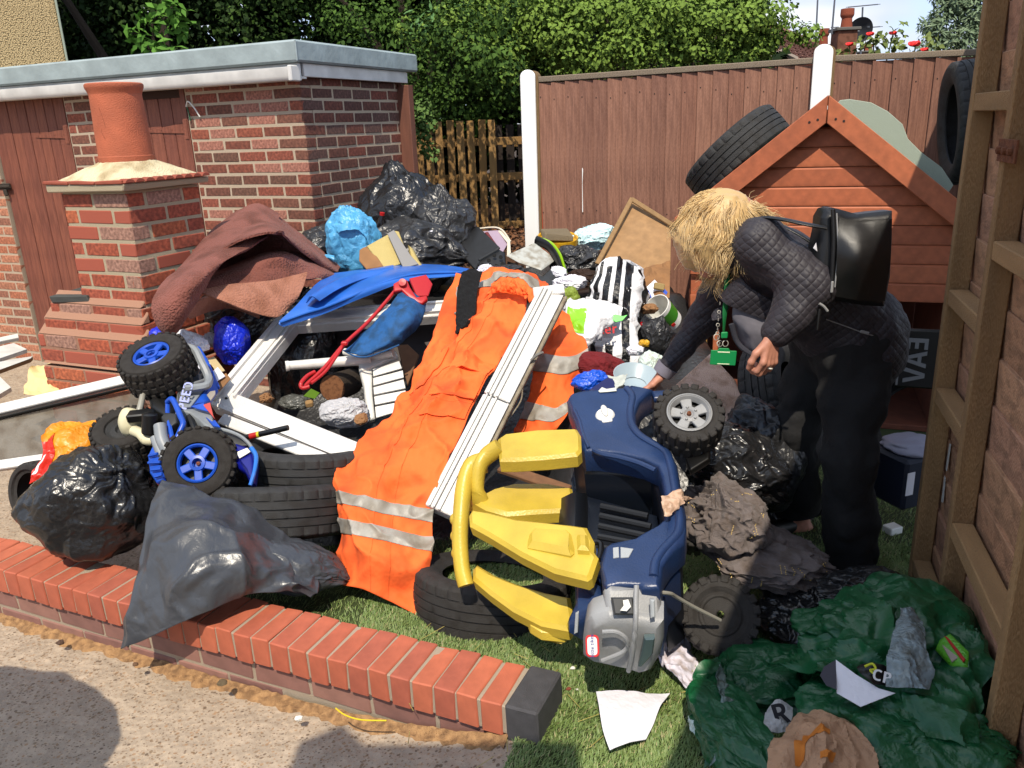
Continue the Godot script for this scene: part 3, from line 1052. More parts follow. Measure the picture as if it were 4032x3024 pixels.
# ---------------------------------------------------------------- fences at the back
func build_back_fences() -> void:
	var P1 := Vector3(0.2135, 0, -6.013)
	var brown := []
	var tones := [Color(0.535, 0.375, 0.305), Color(0.505, 0.35, 0.285), Color(0.56, 0.395, 0.32), Color(0.52, 0.355, 0.285)]
	for i in 4:
		brown.append(mat("fence_board_%d" % i, tones[i], 0.8, [T.streak, Vector3(7 + i, 7 + i, 0.45)], [T.fine, 3.0], 0.15))
	var cap := mat("weathered_capping", Color(0.56, 0.50, 0.43), 0.9, [T.grain, Vector3(40, 1.2, 40)], [T.fine, 4.0], 1.0)
	var white := mat("white_post_paint", Color(0.93, 0.93, 0.92), 0.5)
	var bays := [[0.06, 1.86, 18, 1.905, 1.925], [1.98, 4.05, 18, 1.93, 1.90]]
	for b in 2:
		var q = bays[b]
		var f := thing("garden_fence", ["brown feather-edge fence panel between the two white posts", "brown feather-edge fence panel right of the taller white post, half in shade"][b], "fence", at(P1, FD), "close-boarded fence panels")
		var w: float = (q[1] - q[0]) / q[2]
		for i in int(q[2]):
			# each board is a wedge that laps over the next
			var x: float = q[0] + w * i
			var top: float = lerpf(q[3], q[4], float(i) / q[2]) - 0.02 + rng.randfn(0, 0.002)
			var s := plate(PackedVector2Array([Vector2(0, 0.0), Vector2(w + 0.016, -0.012), Vector2(w + 0.016, -0.002), Vector2(0, 0.018)]), top + 0.05, 0.001)
			put("board", s.mesh(), brown[rng.randi() % 4], f, Transform3D(Basis(Vector3(1, 0, 0), Vector3(0, 0, 1), Vector3(0, -1, 0)).rotated(Vector3.BACK, rng.randfn(0, 0.0012)), Vector3(x, top, 0.02)) * Transform3D(Basis(), Vector3.ZERO))
		put("capping", rough_box(q[1] - q[0] + 0.04, 0.035, 0.06, 0.004, 0.002, 9 + b).mesh(), cap, f, Transform3D(Basis(Vector3.BACK, atan2(q[4] - q[3], q[1] - q[0])), Vector3((q[0] + q[1]) / 2, (q[3] + q[4]) / 2, 0.012)))
		for hy in [0.3, 1.0, 1.7]:
			put("rail", box(q[1] - q[0], 0.06, 0.04, 0.003).mesh(), brown[1], f, Transform3D(Basis(), Vector3((q[0] + q[1]) / 2, hy, -0.04)))
		var nails := Shape.new()
		for i in int(q[2]):
			for hy in [1.0, 1.78]:
				nails.join(box(0.007, 0.007, 0.003, 0.001), Transform3D(Basis(), Vector3(q[0] + w * i + 0.02, hy + rng.randfn(0, 0.01), 0.037)))
		put("nails", nails.mesh(), mat("nail_dark", Color(0.12, 0.08, 0.07), 0.7), f)
	# scuffs of old orange paint beside the first post, white drips
	var f0 := get_node("garden_fence")
	put("paint_smear", plate(PackedVector2Array([Vector2(0, 0.5), Vector2(0.02, 0.45), Vector2(0.015, 0.9), Vector2(0.005, 1.3), Vector2(0, 1.32)]), 0.001, 0.0003).mesh(), mat("orange_primer", Color(0.62, 0.25, 0.13), 0.7), f0, Transform3D(Basis(), Vector3(0.062, 0.0, 0.039)))
	put("paint_drip", plate(PackedVector2Array([Vector2(0, 1.0), Vector2(0.006, 1.0), Vector2(0.004, 1.2), Vector2(0.009, 1.30), Vector2(0.002, 1.31)]), 0.001, 0.0003).mesh(), white, f0, Transform3D(Basis(), Vector3(0.375, 0.0, 0.04)))
	put("paint_spot", plate(PackedVector2Array([Vector2(0, 0), Vector2(0.012, -0.004), Vector2(0.02, 0.01), Vector2(0.012, 0.03), Vector2(0, 0.026)]), 0.001, 0.0003).mesh(), white, f0, Transform3D(Basis(), Vector3(1.15, 1.22, 0.04)))
	# two white round-topped posts, each with its bare timber post behind
	for k in 2:
		var pw: float = [0.108, 0.112][k]
		var top: float = [1.975, 2.015][k]
		var pr := PackedVector2Array([Vector2(-pw / 2, -0.1), Vector2(pw / 2, -0.1)])
		for i in 11:
			var a := PI * i / 10.0
			pr.append(Vector2(cos(a) * pw / 2, top - pw * 0.42 + sin(a) * pw * 0.42))
		var p := thing("fence_post", ["white round-topped fence post at the gap by the picket gate", "taller white round-topped fence post behind the playhouse roof"][k], "fence post", at(P1 + FD * [0.0, 1.922][k] + FN * 0.055, FD), "white round-topped fence posts")
		put("post_face", plate(pr, 0.022, 0.004).mesh(), white, p)
		put("post_timber", plate(pr, 0.075, 0.004).mesh(), mat("raw_post", Color(0.50, 0.40, 0.27), 0.9, [T.grain, Vector3(30, 1, 30)]), p, Transform3D(Basis(), Vector3(0.016, -0.004, -0.078)))
	# picket fence behind the heap
	var oak := []
	for i in 3:
		oak.append(mat("picket_%d" % i, [Color(0.60, 0.455, 0.25), Color(0.56, 0.42, 0.225), Color(0.62, 0.475, 0.27)][i], 0.8, [T.cloud, Vector3(9, 0.9, 9)], [T.fine, 3.0], 0.6))
	var pf := thing("picket_fence", "honey-coloured picket fence seen between the outbuilding and the white post", "picket fence", Transform3D(Basis(), Vector3(-0.80, 0, -7.76)))
	for i in 9:
		var h := 1.675 + rng.randfn(0, 0.006)
		put("picket", plank(0.067, h - 0.35, 0.02, 200 + i).mesh(), oak[i % 3], pf, Transform3D(Basis(Vector3.BACK, rng.randfn(0, 0.006)), Vector3(-0.075 + 0.097 * i, (h + 0.35) / 2, 0.0)))
	for hy in [1.48, 1.16, 0.71]:
		put("rail", plank(0.07, 1.5, 0.028, 3).mesh(), oak[1], pf, Transform3D(Basis(Vector3.BACK, PI / 2), Vector3(0.48, hy, -0.025)))
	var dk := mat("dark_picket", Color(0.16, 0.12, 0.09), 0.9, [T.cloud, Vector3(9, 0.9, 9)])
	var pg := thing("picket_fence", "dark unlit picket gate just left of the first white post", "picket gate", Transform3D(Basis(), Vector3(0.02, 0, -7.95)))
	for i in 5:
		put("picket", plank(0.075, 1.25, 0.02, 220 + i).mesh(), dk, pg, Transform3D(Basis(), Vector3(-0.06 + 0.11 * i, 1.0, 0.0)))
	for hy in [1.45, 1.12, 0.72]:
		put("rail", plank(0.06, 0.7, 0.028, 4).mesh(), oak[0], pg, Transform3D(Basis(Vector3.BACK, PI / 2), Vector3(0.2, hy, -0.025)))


# ---------------------------------------------------------------- trees
# clumps: [centre, radius, leaves, tone 0..1]; leaves lie in the outer part of each clump, denser on top
func crown(parent: Node3D, called: String, clumps: Array, leaf: Shape, dark: Color, light: Color, seed_: int, fill := 0.5) -> void:
	var r := RandomNumberGenerator.new()
	r.seed = seed_
	var xf: Array[Transform3D] = []
	var col: Array[Color] = []
	for c in clumps:
		for i in int(c[2]):
			var d := Vector3(r.randfn(), r.randfn(), r.randfn()).normalized()
			var rad: float = c[1] * (1.0 - fill * r.randf() * r.randf())
			var p: Vector3 = c[0] + d * rad * Vector3(1.15, 0.85, 1.0) + Vector3(0, -absf(r.randfn(0, 0.1)) * c[1], 0)
			var n := (d + Vector3(0, 0.7, 0.25) + Vector3(r.randfn(), r.randfn(), r.randfn()) * 0.55).normalized()
			var x := n.cross(Vector3(r.randfn(), r.randfn() - 0.6, r.randfn())).normalized()
			var b := Basis(x, n, x.cross(n)) * r.randf_range(0.65, 1.25)
			xf.append(Transform3D(b, p))
			col.append(dark.lerp(light, clampf(c[3] + r.randfn(0, 0.22), 0, 1)))
	var mm := MultiMesh.new()
	mm.transform_format = MultiMesh.TRANSFORM_3D
	mm.use_colors = true
	mm.mesh = leaf.mesh(180)
	mm.instance_count = xf.size()
	for i in xf.size():
		mm.set_instance_transform(i, xf[i])
		mm.set_instance_color(i, col[i])
	var m := mat("leaf", Color.WHITE, 0.7)
	m.vertex_color_use_as_albedo = true
	m.metallic_specular = 0.22
	m.backlight_enabled = true
	m.backlight = Color(0.05, 0.09, 0.012)
	var o := MultiMeshInstance3D.new()
	o.name = called
	o.multimesh = mm
	o.material_override = m
	o.set_meta("kind", "stuff")
	parent.add_child(o, true)

func limbs(parent: Node3D, base: Vector3, ends: Array, r0: float, seed_: int) -> void:
	var bark := mat("bark", Color(0.23, 0.18, 0.13), 0.95, [T.speck, 4.0], [T.fine, 2.0], 1.5)
	var r := RandomNumberGenerator.new()
	r.seed = seed_
	var top := base + Vector3(0.05, 1.6, 0.0)
	put("trunk", tube(PackedVector3Array([base, base.lerp(top, 0.5) + Vector3(0.05, 0, 0.03), top]), r0, r0 * 0.6, 10).mesh(), bark, parent)
	for e in ends:
		put("limb", tube(PackedVector3Array([top + Vector3.DOWN * 0.3, top.lerp(e, 0.45) + Vector3(r.randfn(0, 0.1), 0.15, r.randfn(0, 0.1)), e]), r0 * 0.45, r0 * 0.1, 7).mesh(), bark, parent)

# clumps scattered through the face of a box, with gaps
func scatter(r: RandomNumberGenerator, n: int, lo: Vector3, hi: Vector3, r0: float, r1: float, leaves: int, tone: float) -> Array:
	var o := []
	for i in n:
		var p := Vector3(lerpf(lo.x, hi.x, r.randf()), lerpf(lo.y, hi.y, r.randf()), lerpf(lo.z, hi.z, r.randf()))
		var q := r.randf_range(r0, r1)
		o.append([p, q, leaves * (q / r1) ** 2, tone + r.randfn(0, 0.14)])
	return o

func build_trees() -> void:
	var r := RandomNumberGenerator.new()
	r.seed = 99
	var small := leaf_shape(0.046, 0.038)
	var ivy := leaf_shape(0.06, 0.055)
	# dark evergreen above the left end of the outbuilding
	var a := thing("evergreen_tree", "dark ivy-covered tree rising behind the left of the outbuilding", "tree", Transform3D(), "trees behind the garden")
	var ca := scatter(r, 150, Vector3(-5.4, 1.5, -10.4), Vector3(-2.2, 5.0, -9.0), 0.2, 0.42, 260, 0.25)
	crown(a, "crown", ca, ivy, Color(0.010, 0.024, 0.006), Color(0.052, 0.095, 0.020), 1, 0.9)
	limbs(a, Vector3(-3.6, 0, -9.0), [Vector3(-4.6, 3.6, -8.8), Vector3(-3.0, 4.0, -8.8), Vector3(-3.8, 4.4, -9.2)], 0.16, 2)
	# laurel sprays with big glossy leaves
	var lau := thing("laurel_bush", "laurel with big glossy bright green leaves above the outbuilding roof", "laurel")
	var cl := []
	for p in V([-3.23,2.508,-7.7,-3.178,2.457,-7.7,-3.091,2.412,-7.65,-3.009,2.37,-7.6,-2.926,2.382,-7.6,-3.009,2.726,-7.8,-2.896,2.672,-7.7,-2.876,2.74,-7.8,-3.115,2.636,-7.8,-3.056,2.571,-7.75,-2.865,2.608,-7.8,-2.813,2.67,-7.8,-2.936,2.554,-7.8,-2.848,2.561,-7.9]):
		cl.append([p, 0.07, 13, 0.75])
	crown(lau, "crown", cl, leaf_shape(0.115, 0.05), Color(0.03, 0.09, 0.012), Color(0.09, 0.20, 0.03), 5, 0.8)
	put("stem", tube(PackedVector3Array([Vector3(-3.1, -0.1, -8.3), Vector3(-2.9, 1.5, -8.1), Vector3(-3.093,2.483,-7.8), Vector3(-2.916,2.736,-7.9)]), 0.03, 0.008, 6).mesh(), mat("bark", Color(0.23, 0.18, 0.13)), lau)
	put("stem", tube(PackedVector3Array([Vector3(-2.9, 1.5, -8.1), Vector3(-3.127,2.403,-7.75), Vector3(-3.23,2.508,-7.7)]), 0.02, 0.006, 6).mesh(), mat("bark", Color(0.23, 0.18, 0.13)), lau)
	# hawthorn in the middle, darker, hanging low over the picket fence
	var b := thing("hawthorn_tree", "tall shady hawthorn overhanging the picket fence in the middle", "tree", Transform3D(), "trees behind the garden")
	var cb := scatter(r, 190, Vector3(-2.4, 1.7, -10.0), Vector3(0.6, 5.0, -8.4), 0.2, 0.45, 260, 0.35)
	cb.append_array(scatter(r, 40, Vector3(-1.6, 1.85, -8.5), Vector3(0.4, 3.0, -7.9), 0.12, 0.28, 150, 0.55))
	cb.append_array(scatter(r, 26, Vector3(-0.6, 1.75, -8.2), Vector3(0.3, 2.1, -7.8), 0.1, 0.2, 110, 0.5))
	cb.append_array(scatter(r, 30, Vector3(-0.8, 1.95, -7.4), Vector3(0.15, 2.9, -6.6), 0.10, 0.22, 120, 0.5))
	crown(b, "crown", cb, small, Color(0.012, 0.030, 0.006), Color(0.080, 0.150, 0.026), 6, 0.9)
	limbs(b, Vector3(-0.9, 0.2, -9.4), [Vector3(-1.9, 3.2, -9.0), Vector3(-0.4, 3.4, -8.9), Vector3(0.3, 3.0, -9.2), Vector3(-1.0, 4.2, -9.3)], 0.15, 7)
	# hawthorn on the right, bright in the sun, ending in a rounded lobe over the roofs
	var c := thing("hawthorn_tree", "sunlit bright green hawthorn leaning over the brown fence", "tree", Transform3D(), "trees behind the garden")
	var cc := scatter(r, 120, Vector3(0.4, 1.6, -9.6), Vector3(2.6, 4.4, -8.2), 0.22, 0.45, 260, 0.55)
	var lobes := V([-.275,2.548,-7.9,-.155,2.379,-7.8,.021,2.601,-7.8,.18,2.444,-7.8,.217,2.308,-7.8,.426,2.537,-7.7,.504,2.365,-7.7,.626,2.247,-7.7,.753,2.563,-7.7,.874,2.409,-7.7,1.039,2.27,-7.7,1.12,2.513,-7.7,1.268,2.384,-7.6,1.393,2.23,-7.6,1.468,2.525,-7.6,1.633,2.39,-7.6,1.719,2.237,-7.6,1.831,2.512,-7.6,1.958,2.36,-7.6,2.086,2.224,-7.6,2.154,2.482,-7.6,2.263,2.349,-7.6,2.311,2.216,-7.6,2.368,2.289,-7.6,2.294,2.16,-7.6,.089,2.246,-7.7,-.323,2.434,-7.9,-.495,2.489,-8,2.049,2.149,-7.6,1.884,2.174,-7.6])
	for p in lobes:
		for k in 4:
			cc.append([p + Vector3(r.randfn(0, 0.10), r.randfn(0, 0.07), r.randfn(0, 0.12)), r.randf_range(0.09, 0.19), 150, 0.85])
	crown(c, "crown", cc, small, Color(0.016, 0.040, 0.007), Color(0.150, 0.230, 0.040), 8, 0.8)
	limbs(c, Vector3(1.4, 0, -8.9), [Vector3(0.7, 3.2, -8.6), Vector3(1.6, 3.4, -8.5), Vector3(2.5, 2.6, -8.5), Vector3(2.2, 3.4, -8.8)], 0.14, 9)
	# ash leaves in the dark of the middle tree
	var ash := thing("ash_sapling", "ash sapling with drooping pointed leaves between the hawthorns", "sapling")
	var cs := []
	for p in V([-.705,2.551,-7.8,-.626,2.491,-7.8,-.538,2.564,-7.8,-.479,2.469,-7.75,-.416,2.541,-7.8,-.359,2.455,-7.8,-.312,2.556,-7.8]):
		cs.append([p, 0.11, 34, 0.6])
	crown(ash, "crown", cs, leaf_shape(0.13, 0.035), Color(0.05, 0.12, 0.04), Color(0.10, 0.20, 0.07), 11, 0.9)
	put("stem", tube(PackedVector3Array([Vector3(-0.35, 0.4, -8.3), Vector3(-0.4, 1.8, -8.2), Vector3(-.527,2.537,-7.9)]), 0.02, 0.006, 6).mesh(), mat("bark", Color(0.23, 0.18, 0.13)), ash)
	# trailing sprig beside the brown post
	var sp := thing("hawthorn_sprig", "leafy hawthorn shoot hanging beside the brown timber post", "shrub")
	var cp := []
	for p in V([-.69,1.78,-6.9,-.632,1.792,-6.9,-.599,1.73,-6.9,-.664,1.715,-6.9,-.709,1.673,-6.9,-.642,1.649,-6.9,-.592,1.669,-6.9,-.683,1.607,-6.9,-.628,1.587,-6.9,-.662,1.534,-6.9,-.617,1.466,-6.9,-.593,1.421,-6.9]):
		cp.append([p, 0.075, 46, 0.6])
	crown(sp, "crown", cp, leaf_shape(0.04, 0.032), Color(0.04, 0.09, 0.02), Color(0.13, 0.21, 0.06), 12, 0.9)
	put("stem", tube(PackedVector3Array([Vector3(-0.72, 0.6, -7.3), Vector3(-.734,1.682,-7), Vector3(-.647,1.768,-6.92), Vector3(-.645,1.606,-6.9), Vector3(-.594,1.414,-6.9)]), 0.006, 0.002, 5).mesh(), mat("bark", Color(0.23, 0.18, 0.13)), sp)
	# far hedge that closes the gaps
	var hd := thing("tall_hedge", "deep dark hedge closing the view behind the trees", "hedge")
	var ch := scatter(r, 460, Vector3(-9.0, 0.2, -11.6), Vector3(3.2, 6.6, -10.6), 0.35, 0.6, 260, 0.2)
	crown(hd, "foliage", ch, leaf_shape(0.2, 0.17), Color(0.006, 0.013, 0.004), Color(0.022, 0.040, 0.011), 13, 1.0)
	put("stem", tube(PackedVector3Array([Vector3(-5, 0, -11.2), Vector3(-5, 4, -11.2)]), 0.1, 0.05, 8).mesh(), mat("bark", Color(0.23, 0.18, 0.13)), hd)
	# feathery conifer-like tree on the right, roses on the fence
	var f := thing("feathery_tree", "feathery grey-green tree behind the fence at the right", "tree", Transform3D(), "trees behind the garden")
	var cf := []
	for i in 150:
		var u := r.randf()
		var h := lerpf(1.9, 3.1, u)
		var sp2 := lerpf(0.62, 0.12, u)
		cf.append([Vector3(5.42 + r.randf_range(-1, 1) * sp2, h, -10.2 + r.randf_range(-0.6, 0.6) * sp2), 0.11, 60, 0.6])
	crown(f, "crown", cf, leaf_shape(0.085, 0.025), Color(0.06, 0.10, 0.05), Color(0.20, 0.26, 0.16), 15, 0.9)
	put("trunk", tube(PackedVector3Array([Vector3(5.42, -0.1, -10.2), Vector3(5.42, 3.0, -10.2)]), 0.06, 0.01, 8).mesh(), mat("bark", Color(0.23, 0.18, 0.13)), f)
	build_roses()

func build_roses() -> void:
	var red := mat("rose_petal", Color(0.86, 0.10, 0.09), 0.6)
	var stem := mat("rose_stem", Color(0.25, 0.32, 0.14), 0.7)
	var R := [
		[Vector3(2.338,2.042,-5.75), Vector3(2.331,1.951,-5.75), "small red rose furthest left on the fence top beside the chimney"],
		[Vector3(2.449,2.096,-5.7), Vector3(2.485,1.987,-5.7), "red rose with pale leaves in front of the satellite dish"],
		[Vector3(2.599,2.096,-5.7), Vector3(2.568,1.984,-5.7), "red rose on the tallest leafy shoot above the fence"],
		[Vector3(2.7,2.016,-5.6), Vector3(2.698,1.954,-5.6), "largest red rose right above the fence capping"],
		[Vector3(2.771,1.98,-5.6), Vector3(2.767,1.957,-5.6), "half-hidden red rose bud at the fence capping near the feathery tree"],
	]
	for k in R.size():
		var q = R[k]
		var o := thing("rose", q[2], "rose", Transform3D(Basis(), q[0]), "red roses above the fence")
		var d: Vector3 = q[1] - q[0]
		var big := 1.5 if k == 3 else 1.0
		var bl := Shape.new()
		for i in 9:
			var pet := ball(3)
			var aa := i * 2.4
			for j in pet.v.size():
				pet.v[j] = pet.v[j] * Vector3(0.016, 0.013, 0.006) * big
			bl.join(pet, Transform3D(Basis(Vector3.UP, aa) * Basis(Vector3.RIGHT, 0.4 + 0.05 * i), Vector3(cos(aa), 0.25, sin(aa)) * 0.012 * big))
		put("bloom", bl.mesh(180), red, o)
		put("stem", tube(PackedVector3Array([Vector3(0, -0.01, 0), d * 0.5 + Vector3(0.01, 0, 0), d + Vector3.DOWN * 0.1]), 0.004, 0.005, 5).mesh(), stem, o)
		var cl := []
		for i in [4, 9, 12, 5, 2][k]:
			cl.append([d * rng.randf_range(0.1, 0.9) + Vector3(rng.randf_range(-0.12, 0.12), rng.randf_range(-0.02, 0.07), 0), 0.03, 5, 0.6])
		crown(o, "foliage", cl, leaf_shape(0.05, 0.032), Color(0.07, 0.10, 0.03), Color(0.17, 0.21, 0.06), 20 + k, 1.0)


# ---------------------------------------------------------------- houses beyond the garden
func build_far() -> void:
	# pebble-dashed house at the top left
	var dash := noise(101, 0.09, FastNoiseLite.TYPE_CELLULAR, 1)
	dash.cellular_return_type = FastNoiseLite.RETURN_DISTANCE
	var pd := mat("pebble_dash", Color(0.76, 0.69, 0.56), 0.95, [noise_map("dash", dash, Color(1, 0.97, 0.9), Color(0.55, 0.5, 0.42), 512, 0.15, 0.8), 1.9], [bump_map("dash_bump", dash, 9.0), 1.9], 1.0)
	var h := thing("pebbledash_house", "pebble-dashed house wall at the top left behind the outbuilding", "house", at(Vector3(-4.02, 0, -8.05), Vector3(0.894, 0, -0.448)))
	put("wall", box(6.0, 6.5, 0.3, 0.02).mesh(), pd, h, Transform3D(Basis(), Vector3(-3.0, 3.1, -0.15)))
	put("corner_bead", box(0.02, 6.5, 0.02, 0.004).mesh(), mat("bead", Color(0.55, 0.58, 0.52), 0.7), h, Transform3D(Basis(), Vector3(0.0, 3.1, 0.0)))
	# tiled house with chimneys to the right
	var rt := mat("roof_tile", Color(0.52, 0.36, 0.30), 0.85, [T.dirty, 1.0])
	var bk := mat("far_brick", Color(0.60, 0.30, 0.20), 0.9, [T.speck, 2.0])
	var g := thing("tiled_house", "house with a brown tiled roof seen over the fence past the hawthorn", "house")
	# the roof slope: from its ridge down to the eaves, in courses of pantiles
	var r0: Vector3 = Vector3(4.803,3.238,-16); var r1: Vector3 = Vector3(6.959,3.051,-19); var e0: Vector3 = Vector3(4.347,2.501,-14); var e1: Vector3 = Vector3(6.617,2.612,-17)
	for k in 9:
		var u0 := k / 9.0
		var a := r0.lerp(e0, u0); var b := r1.lerp(e1, u0)
		var c := r0.lerp(e0, u0 + 0.125); var d := r1.lerp(e1, u0 + 0.125)
		var up := Vector3(0, 0.035, 0.02)
		var course := Shape.new()
		for i in 24:
			var x := i / 24.0
			var y := (i + 1) / 24.0
			var hump := Vector3(0, 0.03 if i % 2 else 0.0, 0)
			course.poly4(c.lerp(d, x) + up + hump, c.lerp(d, y) + up + hump, a.lerp(b, y), a.lerp(b, x))
			course.poly4(c.lerp(d, x) - up, c.lerp(d, y) - up, c.lerp(d, y) + up + hump, c.lerp(d, x) + up + hump)
		put("tile_course", course.mesh(20), rt, g)
	put("ridge", tube(PackedVector3Array([r0 + Vector3.UP * 0.02, r1 + Vector3.UP * 0.02]), 0.09, 0.09, 10, 8).mesh(), rt, g)
	put("roof_back", slab(PackedVector3Array([r0, r1, r1 + Vector3(1, -3.5, -5), r0 + Vector3(1, -3.5, -5)]), 0.1, 0.01).mesh(), rt, g)
	put("barge_board", tube(PackedVector3Array([Vector3(4.316,2.494,-13.9), Vector3(4.539,2.589,-13.8), Vector3(4.805,2.477,-13.9)]), 0.05, 0.05, 6, 0, 1.0, false).mesh(), mat("grey_board", Color(0.55, 0.5, 0.45), 0.8), g)
	put("wall", slab(PackedVector3Array([Vector3(3.884,2.668,-15), Vector3(5.015,2.673,-15), Vector3(5.225,1.996,-15), Vector3(3.911,2.044,-15)]), 0.3, 0.02).mesh(), bk, g)
	put("wall", slab(PackedVector3Array([e0 + Vector3.DOWN * 0.06, e1 + Vector3.DOWN * 0.06, e1 + Vector3.DOWN * 2.5, e0 + Vector3.DOWN * 2.5]), 0.3, 0.02).mesh(), bk, g)
	# chimneys
	far_chimney("smaller red chimney beside the television aerial, left of the pair", Vector3(7.053,3.404,-19), Vector3(7.117,2.617,-19), 0.0105, 0.33, bk)
	far_chimney("tall brick chimney with an orange pot next to the satellite dish", Vector3(7.13,3.671,-18), Vector3(7.192,2.547,-18), 0.0175, 0.40, bk)
	far_chimney("tiny distant chimney below the satellite dish", Vector3(12.794,3.901,-30), Vector3(12.836,3.148,-30), 0.010, 0.5, bk)
	# aerials
	var al := mat("aerial_metal", Color(0.34, 0.36, 0.40), 0.5)
	aerial("thin aerial mast left of the smaller chimney", Vector3(6.949,4.054,-19), Vector3(6.979,3.05,-19), [], al)
	var a2 := aerial("thick aerial mast strapped to the tall chimney", Vector3(6.937,3.913,-18), Vector3(6.932,3.194,-18), [[Vector3(6.901,3.328,-18), Vector3(7.064,3.331,-18)], [Vector3(6.911,3.213,-18), Vector3(7.074,3.225,-18)]], al)
	var a3 := aerial("television aerial with a long yagi boom on the thin mast behind the dish", Vector3(7.738,3.75,-18.5), Vector3(7.795,2.559,-18.5), [[Vector3(7.423,3.761,-18.5), Vector3(8.058,3.793,-18.5)], [Vector3(7.69,3.337,-18.5), Vector3(8.143,3.357,-18.5)]], al)
	var di := thing("satellite_dish", "dark round satellite dish beside the tall chimney", "satellite dish", Transform3D(Basis(), Vector3(7.514,3.253,-18)))
	var bowl := PackedVector2Array([Vector2(0.001, -0.07), Vector2(0.14, -0.05), Vector2(0.26, 0.0), Vector2(0.262, 0.012), Vector2(0.14, -0.035), Vector2(0.001, -0.055)])
	var dm := mat("dish_grey", Color(0.17, 0.185, 0.21), 0.6)
	put("bowl", lathe(bowl, 28).mesh(50), dm, di, Transform3D(Basis(Vector3.RIGHT, 1.9), Vector3.ZERO))
	put("arm", tube(PackedVector3Array([Vector3(-0.02, -0.02, 0.02), Vector3(-0.35, -0.02, -0.05)]), 0.02).mesh(), al, di)
	put("receiver", box(0.06, 0.05, 0.05, 0.01).mesh(), dm, di, Transform3D(Basis(), Vector3(0.08, 0.03, 0.2)))

func far_chimney(label: String, top: Vector3, base: Vector3, k: float, w: float, bk: Material) -> void:
	var o := thing("house_chimney", label, "chimney", Transform3D(Basis(), base), "chimneys on the house roofs")
	var h := top.y - base.y
	var sh := h * (0.62 if w > 0.35 else 0.5)
	put("stack", box(w, sh, w, 0.01).mesh(), mat("sooty_brick", Color(0.42, 0.27, 0.20), 0.9, [T.dirty, 1.5]), o, Transform3D(Basis(), Vector3(0, sh / 2, 0)))
	put("cap", box(w * 1.25, 0.06, w * 1.25, 0.01).mesh(), mat("chimney_cap", Color(0.36, 0.35, 0.33), 0.9), o, Transform3D(Basis(), Vector3(0, sh + 0.03, 0)))
	var pw := w * 0.30
	var ph := h - sh - 0.06
	put("pot", lathe(PackedVector2Array([Vector2(pw, 0), Vector2(pw * 0.86, ph * 0.5), Vector2(pw * 1.1, ph * 0.62), Vector2(pw * 1.15, ph * 0.7), Vector2(pw * 1.1, ph), Vector2(pw * 0.8, ph), Vector2(pw * 0.7, ph * 0.5)]), 16).mesh(30), bk, o, Transform3D(Basis(), Vector3(0.03, sh + 0.06, 0)))

func aerial(label: String, top: Vector3, base: Vector3, booms: Array, m: Material) -> Node3D:
	var o := thing("television_aerial", label, "aerial", Transform3D(Basis(), base), "aerials over the rooftops")
	put("mast", tube(PackedVector3Array([Vector3.ZERO, top - base]), 0.022, 0.018, 7, 2).mesh(), m, o)
	for b in booms:
		var p: Vector3 = b[0] - base
		var q: Vector3 = b[1] - base
		var bm := put("boom", tube(PackedVector3Array([p, q]), 0.012, 0.012, 5, 2).mesh(), m, o)
		if p.distance_to(q) > 0.4:
			for i in 9:
				var c := p.lerp(q, 0.06 + i * 0.11)
				put("element", tube(PackedVector3Array([c + Vector3(0, 0.02, -0.2), c + Vector3(0, -0.02, 0.2)]), 0.006, 0.006, 4, 2).mesh(), m, bm)
	return o


